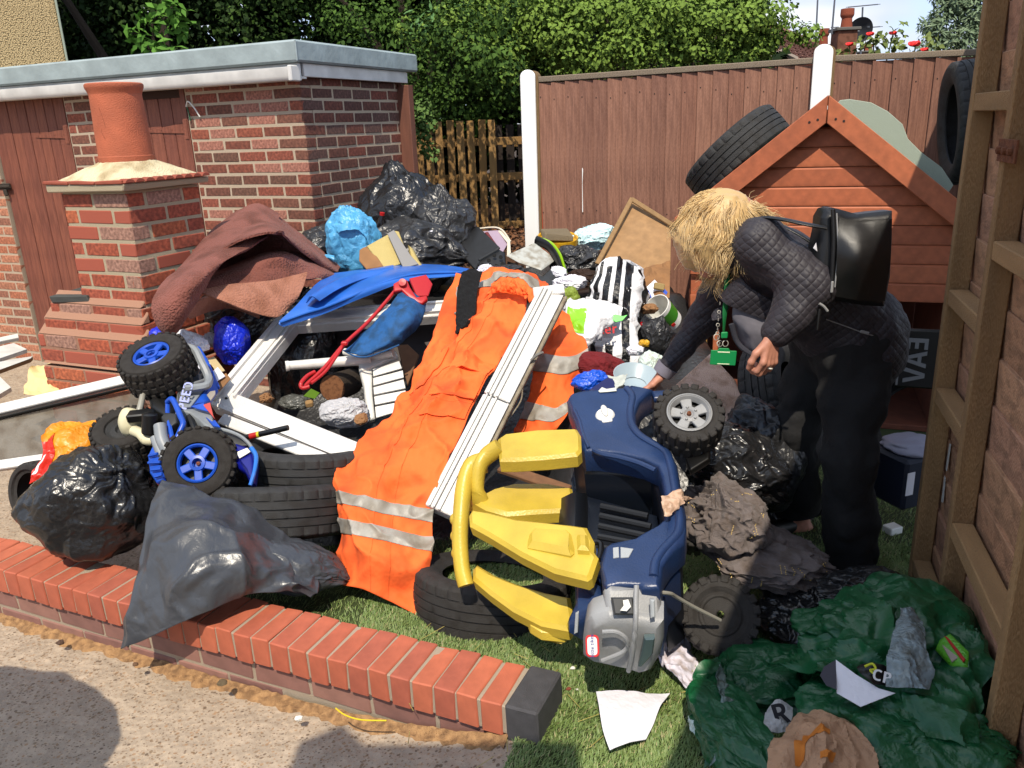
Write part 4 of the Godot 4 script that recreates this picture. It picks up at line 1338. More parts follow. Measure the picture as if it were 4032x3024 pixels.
# ---------------------------------------------------------------- playhouse
func build_playhouse() -> void:
	var A := Vector3(1.548, 1.69, -4.0)
	var stain := []
	for i in 3:
		stain.append(mat("playhouse_stain_%d" % i, [Color(0.70, 0.385, 0.245), Color(0.675, 0.37, 0.235), Color(0.715, 0.40, 0.255)][i], 0.6, [T.cloud, 5.0], [T.fine, 2.5], 0.2))
	var o := thing("playhouse", "orange-brown timber playhouse with a pitched gable behind the person", "playhouse", at(A, FD))
	# shiplap boards across the gable and down both sides of the doorway
	var half := 0.78
	var slope_ := 0.81
	for i in 11:
		var top := -0.145 - 0.0945 * i
		var bot := top - 0.0915
		var mid := (top + bot) / 2
		var wl := clampf((-top - 0.03) / slope_, 0.02, 0.62)
		var spans := [[-wl, wl]]
		if i >= 6: spans = [[-0.62, -0.485], [0.05, 0.62]]
		if i >= 9: spans = [[-0.62, -0.485]]
		for sp in spans:
			var x0: float = sp[0]; var x1: float = sp[1]
			var pl := PackedVector2Array([Vector2(0, 0), Vector2(0.010, 0.0), Vector2(0.012, 0.012), Vector2(0.012, 0.082), Vector2(0.004, 0.0915), Vector2(0, 0.0915)])
			put("board", plate(pl, x1 - x0, 0.0012).mesh(), stain[(i * 2) % 3], o, Transform3D(Basis(Vector3(0, 0, 1), Vector3(0, 1, 0), Vector3(-1, 0, 0)), Vector3(x1, bot, -0.075)))
	# left wall corner: short broken boards and pale studs
	var pale := mat("raw_pine", Color(0.74, 0.56, 0.30), 0.8, [T.cloud, Vector3(9, 0.8, 9)])
	for i in 4:
		var y0 := -0.70 - 0.088 * i - (0.10 if i >= 2 else 0.0)
		put("broken_board", rough_box(0.128, 0.080, 0.016, 0.002, 0.002, 300 + i).mesh(), stain[i % 3], o, turned(Vector3(-0.555, y0 - 0.05, -0.045), Vector3(0, 0, [1, -3, 1, 0][i])))
	for x in [-0.60, -0.545]:
		put("stud", plank(0.04, 0.85, 0.04, 3).mesh(), pale, o, Transform3D(Basis(), Vector3(x, -1.05, -0.10)))
	put("door_jamb", plank(0.028, 1.2, 0.05, 5).mesh(), stain[2], o, Transform3D(Basis(), Vector3(-0.475, -1.10, -0.055)))
	# barge boards mitred at the apex
	var L := 0.98
	var w := 0.098
	var dirr := Vector2(cos(atan(slope_)), -sin(atan(slope_)))
	for sg in [-1, 1]:
		var l: float = 0.905 if sg < 0 else L
		var d := Vector2(dirr.x * sg, dirr.y)
		var nrm := Vector2(-absf(dirr.y) * sg, -dirr.x)
		var ap := Vector2(0, -w / dirr.x)
		var e0 := d * l
		var pts := PackedVector2Array([Vector2(0.001 * sg, 0), e0, e0 + Vector2(0, -0.07), e0 + nrm * w, ap + Vector2(0.001 * sg, 0)])
		var bb := put("barge_board", plate(pts, 0.022, 0.003).mesh(), stain[1 if sg < 0 else 2], o, Transform3D(Basis(), Vector3(0, 0, -0.001)))
		for q in [[0.04, 0.06], [0.075, 0.045]]:
			var c: Vector2 = d * (q[0] + 0.06) + nrm * q[1]
			put("screw", lathe(PackedVector2Array([Vector2(0.0, 0.001), Vector2(0.006, 0.0008), Vector2(0.006, -0.002)]), 10).mesh(), mat("nail_dark", Color(0.12, 0.08, 0.07), 0.7), bb, Transform3D(Basis(Vector3.RIGHT, PI / 2), Vector3(c.x, c.y, 0.0228)))
		# roof board behind it
		var roof := plate(PackedVector2Array([Vector2(0, -0.004), e0 + Vector2(0, -0.004), e0 + Vector2(0, -0.018), Vector2(0, -0.018)]), 1.15, 0.002)
		put("roof", roof.mesh(), mat("roof_felt", Color(0.40, 0.44, 0.40), 0.95, [T.speck, 6.0]), o, Transform3D(Basis(), Vector3(0, 0, -1.155)))
	# side and back walls, floor of the little house
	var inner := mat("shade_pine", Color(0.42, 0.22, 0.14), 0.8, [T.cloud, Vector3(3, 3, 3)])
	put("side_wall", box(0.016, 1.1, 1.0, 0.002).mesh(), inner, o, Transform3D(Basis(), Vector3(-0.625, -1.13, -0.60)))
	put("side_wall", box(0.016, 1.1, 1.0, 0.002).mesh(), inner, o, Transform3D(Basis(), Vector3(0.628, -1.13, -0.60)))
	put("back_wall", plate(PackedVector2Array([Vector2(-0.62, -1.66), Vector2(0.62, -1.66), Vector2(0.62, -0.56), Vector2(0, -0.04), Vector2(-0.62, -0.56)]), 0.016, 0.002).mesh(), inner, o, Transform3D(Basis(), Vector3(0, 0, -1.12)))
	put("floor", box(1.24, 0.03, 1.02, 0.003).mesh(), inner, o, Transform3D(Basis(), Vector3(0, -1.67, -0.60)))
	# loose sheet of grey-green roofing felt standing up behind the right slope
	var felt := mat("green_mineral_felt", Color(0.72, 0.765, 0.70), 0.95, [T.speck, 5.0], [T.fine, 6.0], 0.8)
	var pts := V([1.645,1.618,-4.205,1.682,1.668,-4.192,1.722,1.671,-4.178,1.816,1.651,-4.143,1.89,1.607,-4.116,1.958,1.544,-4.091,1.988,1.474,-4.081,2.048,1.411,-4.059,2.142,1.335,-4.024,2.199,1.25,-4.004,2.168,1.184,-4.015,1.873,1.411,-4.123])
	var fs := slab(pts, 0.006, 0.002)
	single("roofing_felt", "torn sheet of grey-green roofing felt behind the playhouse's right barge board", "roofing felt", fs.mesh(), felt)

# ---------------------------------------------------------------- shed panel and roof on the right
func build_shed_panel() -> void:
	var A := Vector3(1.396, 0, -2.513)
	var D := Vector3(-0.300, 0, 0.954)   # towards the viewer along the panel
	var f := at(A, D)                   # x towards the viewer, z to the left (the framed face)
	if f.basis.z.x > 0: f = Transform3D(Basis(D, Vector3.UP, D.cross(Vector3.UP)), A)
	var frame := []
	for i in 3:
		frame.append(mat("stud_timber_%d" % i, [Color(0.60, 0.47, 0.31), Color(0.57, 0.44, 0.29), Color(0.62, 0.485, 0.325)][i], 0.85, [T.cloud, Vector3(6, 0.7, 6)], [T.fine, 3.0], 0.5))
	var clad := []
	for i in 4:
		clad.append(mat("cladding_%d" % i, [Color(0.70, 0.545, 0.43), Color(0.67, 0.515, 0.405), Color(0.73, 0.57, 0.455), Color(0.69, 0.53, 0.44)][i], 0.85, [ring_grain(), Vector3(1.3, 2.4, 1.3)], [T.fine, 3.0], 0.4))
	var o := thing("shed_panel", "framed inner side of an overlap timber shed panel at the right edge", "shed panel", f)
	var zs := -1.0 if f.basis.z.x > 0 else 1.0    # which way is the viewer's side
	# studs (their long side out from the boards)
	for q in [[0.0, 0], [0.42, 1], [1.0, 2], [1.5, 0]]:
		put("stud", plank(0.042, 2.36, 0.060, 400 + q[1]).mesh(), frame[q[1]], o, Transform3D(Basis(), Vector3(q[0] + 0.021, 1.20, -0.030 * zs)))
	# rails between the studs
	for q in [[0.0, 0.42, 1.04], [0.0, 0.42, 0.715], [0.0, 0.42, 0.08], [0.0, 0.42, 1.62], [0.42, 1.0, 0.44], [0.42, 1.0, 1.25], [1.0, 1.5, 0.08], [1.0, 1.5, 1.2]]:
		put("rail", plank(0.05, q[1] - q[0] - 0.046, 0.056, 410).mesh(), frame[int(q[2] * 100) % 3], o, Transform3D(Basis(Vector3.BACK, PI / 2), Vector3((q[0] + q[1]) / 2 + 0.021, q[2], -0.031 * zs)))
	# cladding boards, lapped, on the far side of the frame
	for i in 17:
		put("cladding_board", plank(0.138, 1.75, 0.015, 430 + i).mesh(), clad[(i * 3) % 4], o, Transform3D(Basis(Vector3.BACK, PI / 2) * Basis(Vector3.UP, -0.07 * zs), Vector3(0.86, 0.09 + 0.133 * i, -0.073 * zs)))
	# rusty hinge and its bolts
	var rust := mat("rust_orange", Color(0.45, 0.26, 0.15), 0.85, [T.dirty, 8.0], [T.fine, 8.0], 1.0)
	var hg := put("hinge", box(0.16, 0.055, 0.006, 0.001).mesh(), rust, o, Transform3D(Basis(), Vector3(0.50, 1.50, 0.004 * zs)))
	for x in [-0.05, 0.0, 0.05]:
		put("bolt", lathe(PackedVector2Array([Vector2(0.0, 0.012), Vector2(0.009, 0.009), Vector2(0.011, 0.0)]), 8).mesh(40), rust, hg, Transform3D(Basis(Vector3.RIGHT, PI / 2 * zs), Vector3(x, 0, 0.004 * zs)))
	# white tape left on the first bay
	for y in [0.52, 0.40]:
		put("tape", rough_box(0.022, 0.09, 0.002, 0.0005, 0.003, int(y * 100)).mesh(), mat("white_tape", Color(0.75, 0.75, 0.72), 0.7), o, Transform3D(Basis(), Vector3(0.09, y, -0.056 * zs)))
	# shed roof over it, its eaves running back towards the fence
	var E := Vector3(0.47, 0, -0.88).normalized()
	var sr := thing("shed_roof", "flat felted shed roof above the right edge, shading that side", "roof", at(Vector3(0.47, 2.40, -0.47), E))
	var out := E.cross(Vector3.UP)      # away from the garden
	var s := 1.0 if out.x > 0 else -1.0
	put("roof_deck", box(5.6, 0.05, 2.6, 0.006).mesh(), frame[0], sr, Transform3D(Basis(), Vector3(2.0, 0.03, s * 1.30)))
	put("eaves_board", box(5.6, 0.10, 0.02, 0.004).mesh(), mat("black_gutter", Color(0.10, 0.11, 0.12), 0.5), sr, Transform3D(Basis(), Vector3(2.0, -0.0, -s * 0.011)))

func ring_grain() -> ImageTexture:
	if T.has("rings"): return T.rings
	var n := 256
	var im := Image.create(n, n, false, Image.FORMAT_RGB8)
	var a := noise(111, 0.008, FastNoiseLite.TYPE_SIMPLEX_SMOOTH, 3)
	for j in n:
		for i in n:
			var k := 0.5 - 0.5 * cos(TAU * i / n)
			var q := a.get_noise_2d(i * 1.6, j * 0.7) * (0.35 + 0.65 * k) * 26.0
			var v := 0.92 + 0.07 * sin(q + a.get_noise_2d(i * 9.0, j * 2.0 + 300) * 3.0)
			v -= 0.08 * smoothstep(0.15, 0.5, a.get_noise_2d(i * 3 + 900, j * 2))
			im.set_pixel(i, j, Color(v, v * 0.97, v * 0.93))
	T["rings"] = ImageTexture.create_from_image(im)
	return T.rings


# ---------------------------------------------------------------- the heap: sacks, sheets and clothes
func bag_black(i := 0) -> StandardMaterial3D:
	var m := mat("black_polythene_%d" % i, [Color(0.115, 0.115, 0.12), Color(0.16, 0.16, 0.165), Color(0.235, 0.245, 0.265)][i], [0.27, 0.34, 0.33][i], [], [T.crumple, [2.2, 2.4, 1.6][i]], [0.26, 0.35, 0.18][i])
	return m

func black_bag(label: String, p: Vector3, r: Vector3, seed_: int, knot := Vector3.ZERO, pull := 0.0, crumple := 0.035, turn := Vector3.ZERO, i := 0) -> Node3D:
	return single("bin_bag", label, "bin bag", sack(r, seed_, crumple, 46, knot, pull).mesh(180), bag_black(i), turned(p, turn), "full black bin bags in the heap")

func make_heap_floor() -> void:
	# loose liners under everything: low in front, higher towards the back fence
	var s := Shape.new()
	var ce := cells(5, 2.2)
	var nz := noise(6, 1.6)
	var n := 70
	for i in n + 1:
		for j in n + 1:
			var x := lerpf(-1.5, 1.35, float(i) / n)
			var z := lerpf(-2.85, -5.6, float(j) / n)
			var t := smoothstep(-3.55, -4.6, z)
			var h := 0.12 + 0.56 * t
			h = maxf(h, (0.12 + 0.36 * smoothstep(-2.85, -3.4, z) + 0.2 * t) * smoothstep(0.0, 0.3, x))
			h *= smoothstep(-1.5, -1.2, x) * smoothstep(1.35, 0.95, x) * smoothstep(-2.85, -3.05, z)
			h += (0.05 * nz.get_noise_2d(x, z) + 0.05 * (ce.get_noise_3d(x, h, z) + 0.5)) * smoothstep(0.0, 0.1, h)
			if x < -0.1 and z < -5.2: h = minf(h, 0.7)
			s.pt(Vector3(x, h - 0.02, z))
	for i in n:
		for j in n:
			var a := i * (n + 1) + j
			s.quad(a, a + 1, a + n + 2, a + n + 1)
	var o := single("bin_liners", "loose black bin liners spread under the whole rubbish heap", "bin liners", s.mesh(180), bag_black(1))
	o.set_meta("kind", "stuff")

func make_black_bags() -> void:
	black_bag("shiny full black bin bag on the low wall at the far left", Vector3(-1.605,.299,-2.78), Vector3(0.26, 0.225, 0.22), 12, Vector3(0.6, 0.75, 0.5), 0.10, 0.034, Vector3(0, 14, 0))
	black_bag("black bin bag propped against the outbuilding's end wall, topmost of the heap", Vector3(-.645,1.059,-5.35), Vector3(0.30, 0.30, 0.26), 23, Vector3(-0.25, 1, -0.1), 0.34, 0.045)
	black_bag("black bin bag below the topmost one, behind the yellow foam", Vector3(-.586,.873,-4.95), Vector3(0.30, 0.24, 0.3), 24, Vector3(1, 0.2, 0.4), 0.2, 0.055, Vector3(0, 0, -14), 1)
	black_bag("black bin bag slumped between the yellow foam and the dark crate", Vector3(-.378,.982,-5.15), Vector3(0.20, 0.24, 0.2), 25, Vector3(0.2, 1, 0), 0.25, 0.06, Vector3(0, 0, 10), 1)
	black_bag("flattened black bin bag behind the orange overalls and the grey case", Vector3(-.056,.834,-4.4), Vector3(0.15, 0.04, 0.10), 26, Vector3.ZERO, 0.0, 0.06, Vector3(0, 0, 4), 1)
	black_bag("black bin bag deep inside the white window frame", Vector3(-1.113,.425,-4.12), Vector3(0.19, 0.36, 0.18), 27, Vector3(0.1, 1, 0), 0.3, 0.05, Vector3(0, 0, -8))
	black_bag("black bin bag in the dark under the red-brown carpet", Vector3(-1.385,.696,-4.2), Vector3(0.36, 0.2, 0.25), 28, Vector3.ZERO, 0.0, 0.05)
	black_bag("small black bin bag between the stripy sack and the broken timber", Vector3(.717,.601,-3.8), Vector3(0.075, 0.085, 0.08), 29, Vector3(0.2, 1, 0.3), 0.3, 0.07, Vector3.ZERO, 1)
	black_bag("torn black bin bag by the toy car's upper wheel, against the trousers", Vector3(.788,.414,-2.62), Vector3(0.17, 0.15, 0.17), 30, Vector3(0.7, -0.3, 0.6), 0.3, 0.08, Vector3(0, 20, -20))
	black_bag("dull black bin bag standing in the shade behind the grey velvet clothes", Vector3(.965,.325,-2.85), Vector3(0.16, 0.24, 0.16), 31, Vector3.ZERO, 0.0, 0.05, Vector3(0, 0, 12), 1)
	black_bag("crumpled black bin bag in the shade between the foot and the green sheeting", Vector3(.91,.078,-2.2), Vector3(0.16, 0.10, 0.15), 32, Vector3(0.5, 0.8, 0), 0.3, 0.09)
	black_bag("black bin bag trailing along the shed panel behind the green sheeting", Vector3(1.115,.169,-2.15), Vector3(0.22, 0.08, 0.14), 33, Vector3(1, -0.2, 0.3), 0.4, 0.09, Vector3(0, 25, -12))
	black_bag("black bin bag wedged between the purple bag and the board", Vector3(.419,.808,-4.85), Vector3(0.15, 0.10, 0.15), 35, Vector3(0.3, 1, 0.2), 0.3, 0.08, Vector3.ZERO, 1)
	black_bag("black bin bag at the foot of the outbuilding wall behind the blue bag", Vector3(-1.117,.944,-5), Vector3(0.16, 0.12, 0.15), 36, Vector3.ZERO, 0.0, 0.06, Vector3.ZERO, 1)
	# the grey flat bag draped over the low wall, its corner pointing down
	var rows := [
		V([-1.262,.44,-2.62,-1.153,.383,-2.62,-1.009,.324,-2.64,-.867,.236,-2.6,-.767,.22,-2.56,-.708,.192,-2.54]),
		V([-1.252,.358,-2.47,-1.08,.398,-2.43,-.957,.34,-2.48,-.832,.259,-2.47,-.744,.237,-2.45,-.677,.18,-2.45]),
		V([-1.259,.245,-2.36,-1.067,.349,-2.29,-.926,.325,-2.34,-.821,.258,-2.38,-.732,.23,-2.37,-.66,.162,-2.39]),
		V([-1.273,.121,-2.28,-1.074,.27,-2.2,-.93,.3,-2.25,-.815,.232,-2.32,-.733,.204,-2.31,-.667,.136,-2.34]),
		V([-1.298,.019,-2.25,-1.142,.121,-2.18,-1.013,.173,-2.19,-.879,.182,-2.28,-.78,.167,-2.3,-.698,.115,-2.33])]
	var tr: Array = []
	for r in rows: tr.append(PackedVector3Array(r))
	var o := thing("flat_bin_bag", "empty dark grey plastic sack draped over the low wall with one corner hanging", "plastic sack")
	put("sack_side", sheet(tr, 64, 100, 41, 0.008, 4.2, 0.003, 0.030).mesh(180), bag_black(2), o)
	put("filled_end", sack(Vector3(0.19, 0.085, 0.12), 43, 0.04, 44, Vector3(1, 0.0, 0.2), 0.06).mesh(180), bag_black(2), o, turned(Vector3(-.804,.156,-2.5), Vector3(0, 10, -22)))
	var seam := PackedVector3Array()
	for r in tr: seam.append(r[0].lerp(r[1], 0.09) + Vector3(0, 0.004, 0.008))
	put("seam", tube(seam, 0.003, 0.003, 5, 30).mesh(), bag_black(2), o)

func patch(rows: Array) -> Array:
	var o := []
	for r in rows: o.append(PackedVector3Array(r))
	return o

func make_carpet() -> void:
	var m := mat("red_brown_carpet", Color(0.48, 0.285, 0.245), 0.97, [T.dirty, 1.2], [T.fine, 5.0], 0.9)
	var under := mat("carpet_backing", Color(0.62, 0.42, 0.34), 0.97, [T.dirty, 1.4], [T.fine, 6.0], 0.9)
	for mm in [m, under]:
		mm.rim_enabled = true
		mm.rim = 0.3
	var o := thing("carpet", "folded red-brown carpet lying over the heap in front of the brick walls", "carpet")
	put("left_lobe", sheet(patch([
		V([-1.541,1.157,-4.35,-1.454,1.224,-4.5,-1.363,1.254,-4.55,-1.255,1.186,-4.55]),
		V([-1.534,1.099,-4,-1.429,1.146,-4.05,-1.33,1.165,-4.15,-1.232,1.139,-4.3]),
		V([-1.554,1.011,-3.72,-1.438,1.06,-3.72,-1.341,1.098,-3.8,-1.216,1.113,-3.98]),
		V([-1.567,.953,-3.52,-1.442,.997,-3.48,-1.362,1.017,-3.52,-1.308,1.051,-3.68]),
		V([-1.567,.903,-3.46,-1.463,.922,-3.4,-1.397,.932,-3.44,-1.365,.958,-3.56]),
		V([-1.555,.819,-3.46,-1.484,.823,-3.41,-1.432,.853,-3.43,-1.387,.919,-3.52]),
		V([-1.554,.778,-3.5,-1.506,.773,-3.46,-1.468,.799,-3.47,-1.426,.868,-3.53])]), 40, 40, 51, 0.010, 3.0, 0.010).mesh(60), m, o)
	put("upper_fold", sheet(patch([
		V([-1.415,1.248,-4.55,-1.335,1.237,-4.58,-1.235,1.139,-4.6,-1.093,1.004,-4.6,-.945,.885,-4.55]),
		V([-1.335,1.196,-4.3,-1.248,1.184,-4.38,-1.146,1.081,-4.42,-1.04,.97,-4.46,-.949,.877,-4.5]),
		V([-1.351,1.129,-3.98,-1.214,1.173,-4.08,-1.125,1.104,-4.2,-1.01,.965,-4.32,-.944,.875,-4.42]),
		V([-1.384,1.074,-3.8,-1.231,1.156,-3.86,-1.097,1.147,-3.96,-1.06,1.023,-4.16,-.994,.908,-4.33])]), 40, 40, 52, 0.010, 3.0, 0.010).mesh(60), m, o)
	put("back_fold", sheet(patch([
		V([-1.543,.929,-4.05,-1.42,.882,-4.4,-1.252,.894,-4.55,-1.054,.836,-4.58]),
		V([-1.532,1.012,-4.12,-1.411,1.057,-4.45,-1.257,1.07,-4.6,-1.054,.915,-4.62]),
		V([-1.499,1.094,-4.2,-1.415,1.167,-4.6,-1.277,1.142,-4.66,-1.059,.949,-4.66])]), 16, 30, 56, 0.006, 3.0, 0.010).mesh(60), m, o)
	put("inner_fold", sheet(patch([
		V([-1.61,.911,-4.3,-1.44,.961,-4.42,-1.234,1,-4.45,-1.113,.944,-4.45,-1.007,.872,-4.45]),
		V([-1.486,.958,-3.9,-1.276,1.01,-3.98,-1.128,1.038,-4.06,-1.043,.954,-4.24,-.963,.878,-4.35]),
		V([-1.438,.963,-3.72,-1.268,.971,-3.86,-1.12,.972,-3.98,-1.002,.926,-4.15,-.936,.87,-4.3]),
		V([-1.437,.939,-3.66,-1.277,.932,-3.8,-1.133,.923,-3.92,-1,.903,-4.08,-.97,.87,-4.2])]), 40, 40, 53, 0.012, 3.0, 0.010).mesh(60), m, o)
	put("turned_back_corner", sheet(patch([
		V([-1.425,.949,-3.63,-1.263,.942,-3.76,-1.121,.934,-3.88,-.993,.952,-3.96]),
		V([-1.331,.902,-3.62,-1.208,.892,-3.7,-1.106,.885,-3.8,-1.006,.894,-3.9]),
		V([-1.238,.851,-3.64,-1.161,.841,-3.7,-1.09,.841,-3.76,-1.019,.856,-3.84]),
		V([-1.149,.801,-3.68,-1.113,.791,-3.7,-1.086,.787,-3.73,-1.053,.811,-3.8])]), 36, 36, 54, 0.008, 3.0, 0.010).mesh(60), under, o)
	put("fold_shadow_side", sheet(patch([
		V([-1.441,.858,-3.5,-1.394,.906,-3.56,-1.337,.897,-3.7,-1.199,.812,-3.78]),
		V([-1.465,.814,-3.6,-1.414,.822,-3.7,-1.356,.803,-3.85,-1.244,.736,-3.9])]), 10, 20, 55, 0.006, 3.0, 0.010).mesh(60), under, o)

func make_blue_sheet() -> void:
	var m := mat("blue_plastic", Color(0.165, 0.40, 0.76), 0.32, [T.cloud, 1.5])
	var o := thing("plastic_sheet", "bent sheet of bright blue plastic lying across the middle of the heap", "plastic sheet")
	put("sheet", sheet(patch([
		V([-.951,.877,-4.35,-.756,.887,-4.4,-.556,.894,-4.45,-.377,.884,-4.45,-.168,.86,-4.35]),
		V([-.985,.872,-4.05,-.788,.891,-4.15,-.582,.905,-4.25,-.365,.896,-4.3,-.178,.86,-4.25]),
		V([-1.019,.823,-3.78,-.819,.867,-3.92,-.63,.899,-4.06,-.404,.905,-4.18,-.212,.875,-4.2]),
		V([-1.076,.774,-3.66,-.882,.822,-3.76,-.678,.872,-3.9,-.467,.896,-4.08,-.234,.878,-4.16]),
		V([-1.06,.749,-3.66,-.882,.786,-3.74,-.699,.837,-3.87,-.488,.878,-4.04,-.259,.869,-4.15])]), 36, 50, 61, 0.004, 2.5, 0.006).mesh(60), m, o)
	put("fold", sheet(patch([
		V([-.962,.839,-3.75,-.911,.885,-3.93,-.805,.912,-4.12,-.612,.918,-4.3]),
		V([-.924,.881,-3.7,-.864,.906,-3.88,-.772,.915,-4.07,-.606,.914,-4.25]),
		V([-.892,.853,-3.72,-.82,.883,-3.87,-.744,.892,-4.03,-.604,.899,-4.22])]), 14, 30, 62, 0.003, 2.5, 0.005).mesh(60), m, o)
	put("rolled_edge", tube(V([-1.071,.774,-3.65,-.959,.802,-3.7,-.878,.817,-3.74,-.759,.848,-3.83,-.619,.884,-3.97,-.467,.901,-4.08,-.235,.884,-4.18]), 0.008, 0.006, 8).mesh(), m, o)

func make_blue_bags() -> void:
	var lb := mat("light_blue_polythene", Color(0.33, 0.64, 0.83), 0.4, [T.cloud, 1.0], [T.crumple, 2.0], 0.5)
	lb.backlight_enabled = true
	lb.backlight = Color(0.04, 0.1, 0.14)
	var o := thing("blue_bag", "light blue carrier bag with an open rolled mouth on top of the heap", "carrier bag")
	put("bag_body", sack(Vector3(0.16, 0.22, 0.13), 71, 0.045, 46, Vector3(0.1, 1, 0.1), 0.0).mesh(180), lb, o, turned(Vector3(-.875,.974,-4.62), Vector3(0, 10, 6)))
	put("rolled_mouth", sheet(patch([
		V([-.963,1.152,-4.58,-.907,1.182,-4.62,-.837,1.17,-4.66,-.789,1.116,-4.66,-.742,1.038,-4.6]),
		V([-.95,1.112,-4.52,-.887,1.144,-4.53,-.82,1.138,-4.56,-.785,1.09,-4.57,-.741,1.007,-4.54]),
		V([-.932,1.079,-4.49,-.873,1.089,-4.48,-.815,1.095,-4.49,-.783,1.056,-4.51,-.748,.974,-4.5])]), 16, 30, 72, 0.006, 9.0, 0.003, 0.012).mesh(60), lb, o)
	put("handle", sheet(patch([
		V([-1.063,.937,-4.55,-1.015,.958,-4.52,-.968,.951,-4.5]), V([-1.053,.925,-4.52,-1.008,.944,-4.49,-.966,.933,-4.48]), V([-1.049,.915,-4.52,-1.009,.927,-4.5,-.97,.916,-4.49])]), 8, 12, 73, 0.004, 12.0, 0.002).mesh(60), lb, o)
	var db := mat("royal_blue_polythene", Color(0.06, 0.16, 0.75), 0.28, [], [T.crumple, 2.4], 0.5)
	single("blue_bag", "royal blue knotted bag hanging beside the white window frame", "carrier bag", sack(Vector3(0.085, 0.125, 0.08), 74, 0.04, 36, Vector3(0, -0.1, 1), 0.05).mesh(180), db, turned(Vector3(-1.338,.655,-3.75), Vector3(0, 0, 4)), "royal blue bags")
	single("blue_bag", "royal blue bag behind the toy truck's topmost wheel", "carrier bag", sack(Vector3(0.055, 0.05, 0.06), 75, 0.05, 28).mesh(180), db, at(Vector3(-1.579,.749,-3.55)), "royal blue bags")
	single("blue_bag", "bright blue bag between the overalls sleeve and the toy car", "carrier bag", sack(Vector3(0.075, 0.05, 0.05), 76, 0.07, 32).mesh(180), mat("mid_blue_polythene", Color(0.07, 0.30, 0.75), 0.3, [], [T.crumple, 3.0], 0.5), at(Vector3(.327,.575,-3.18)), "royal blue bags")

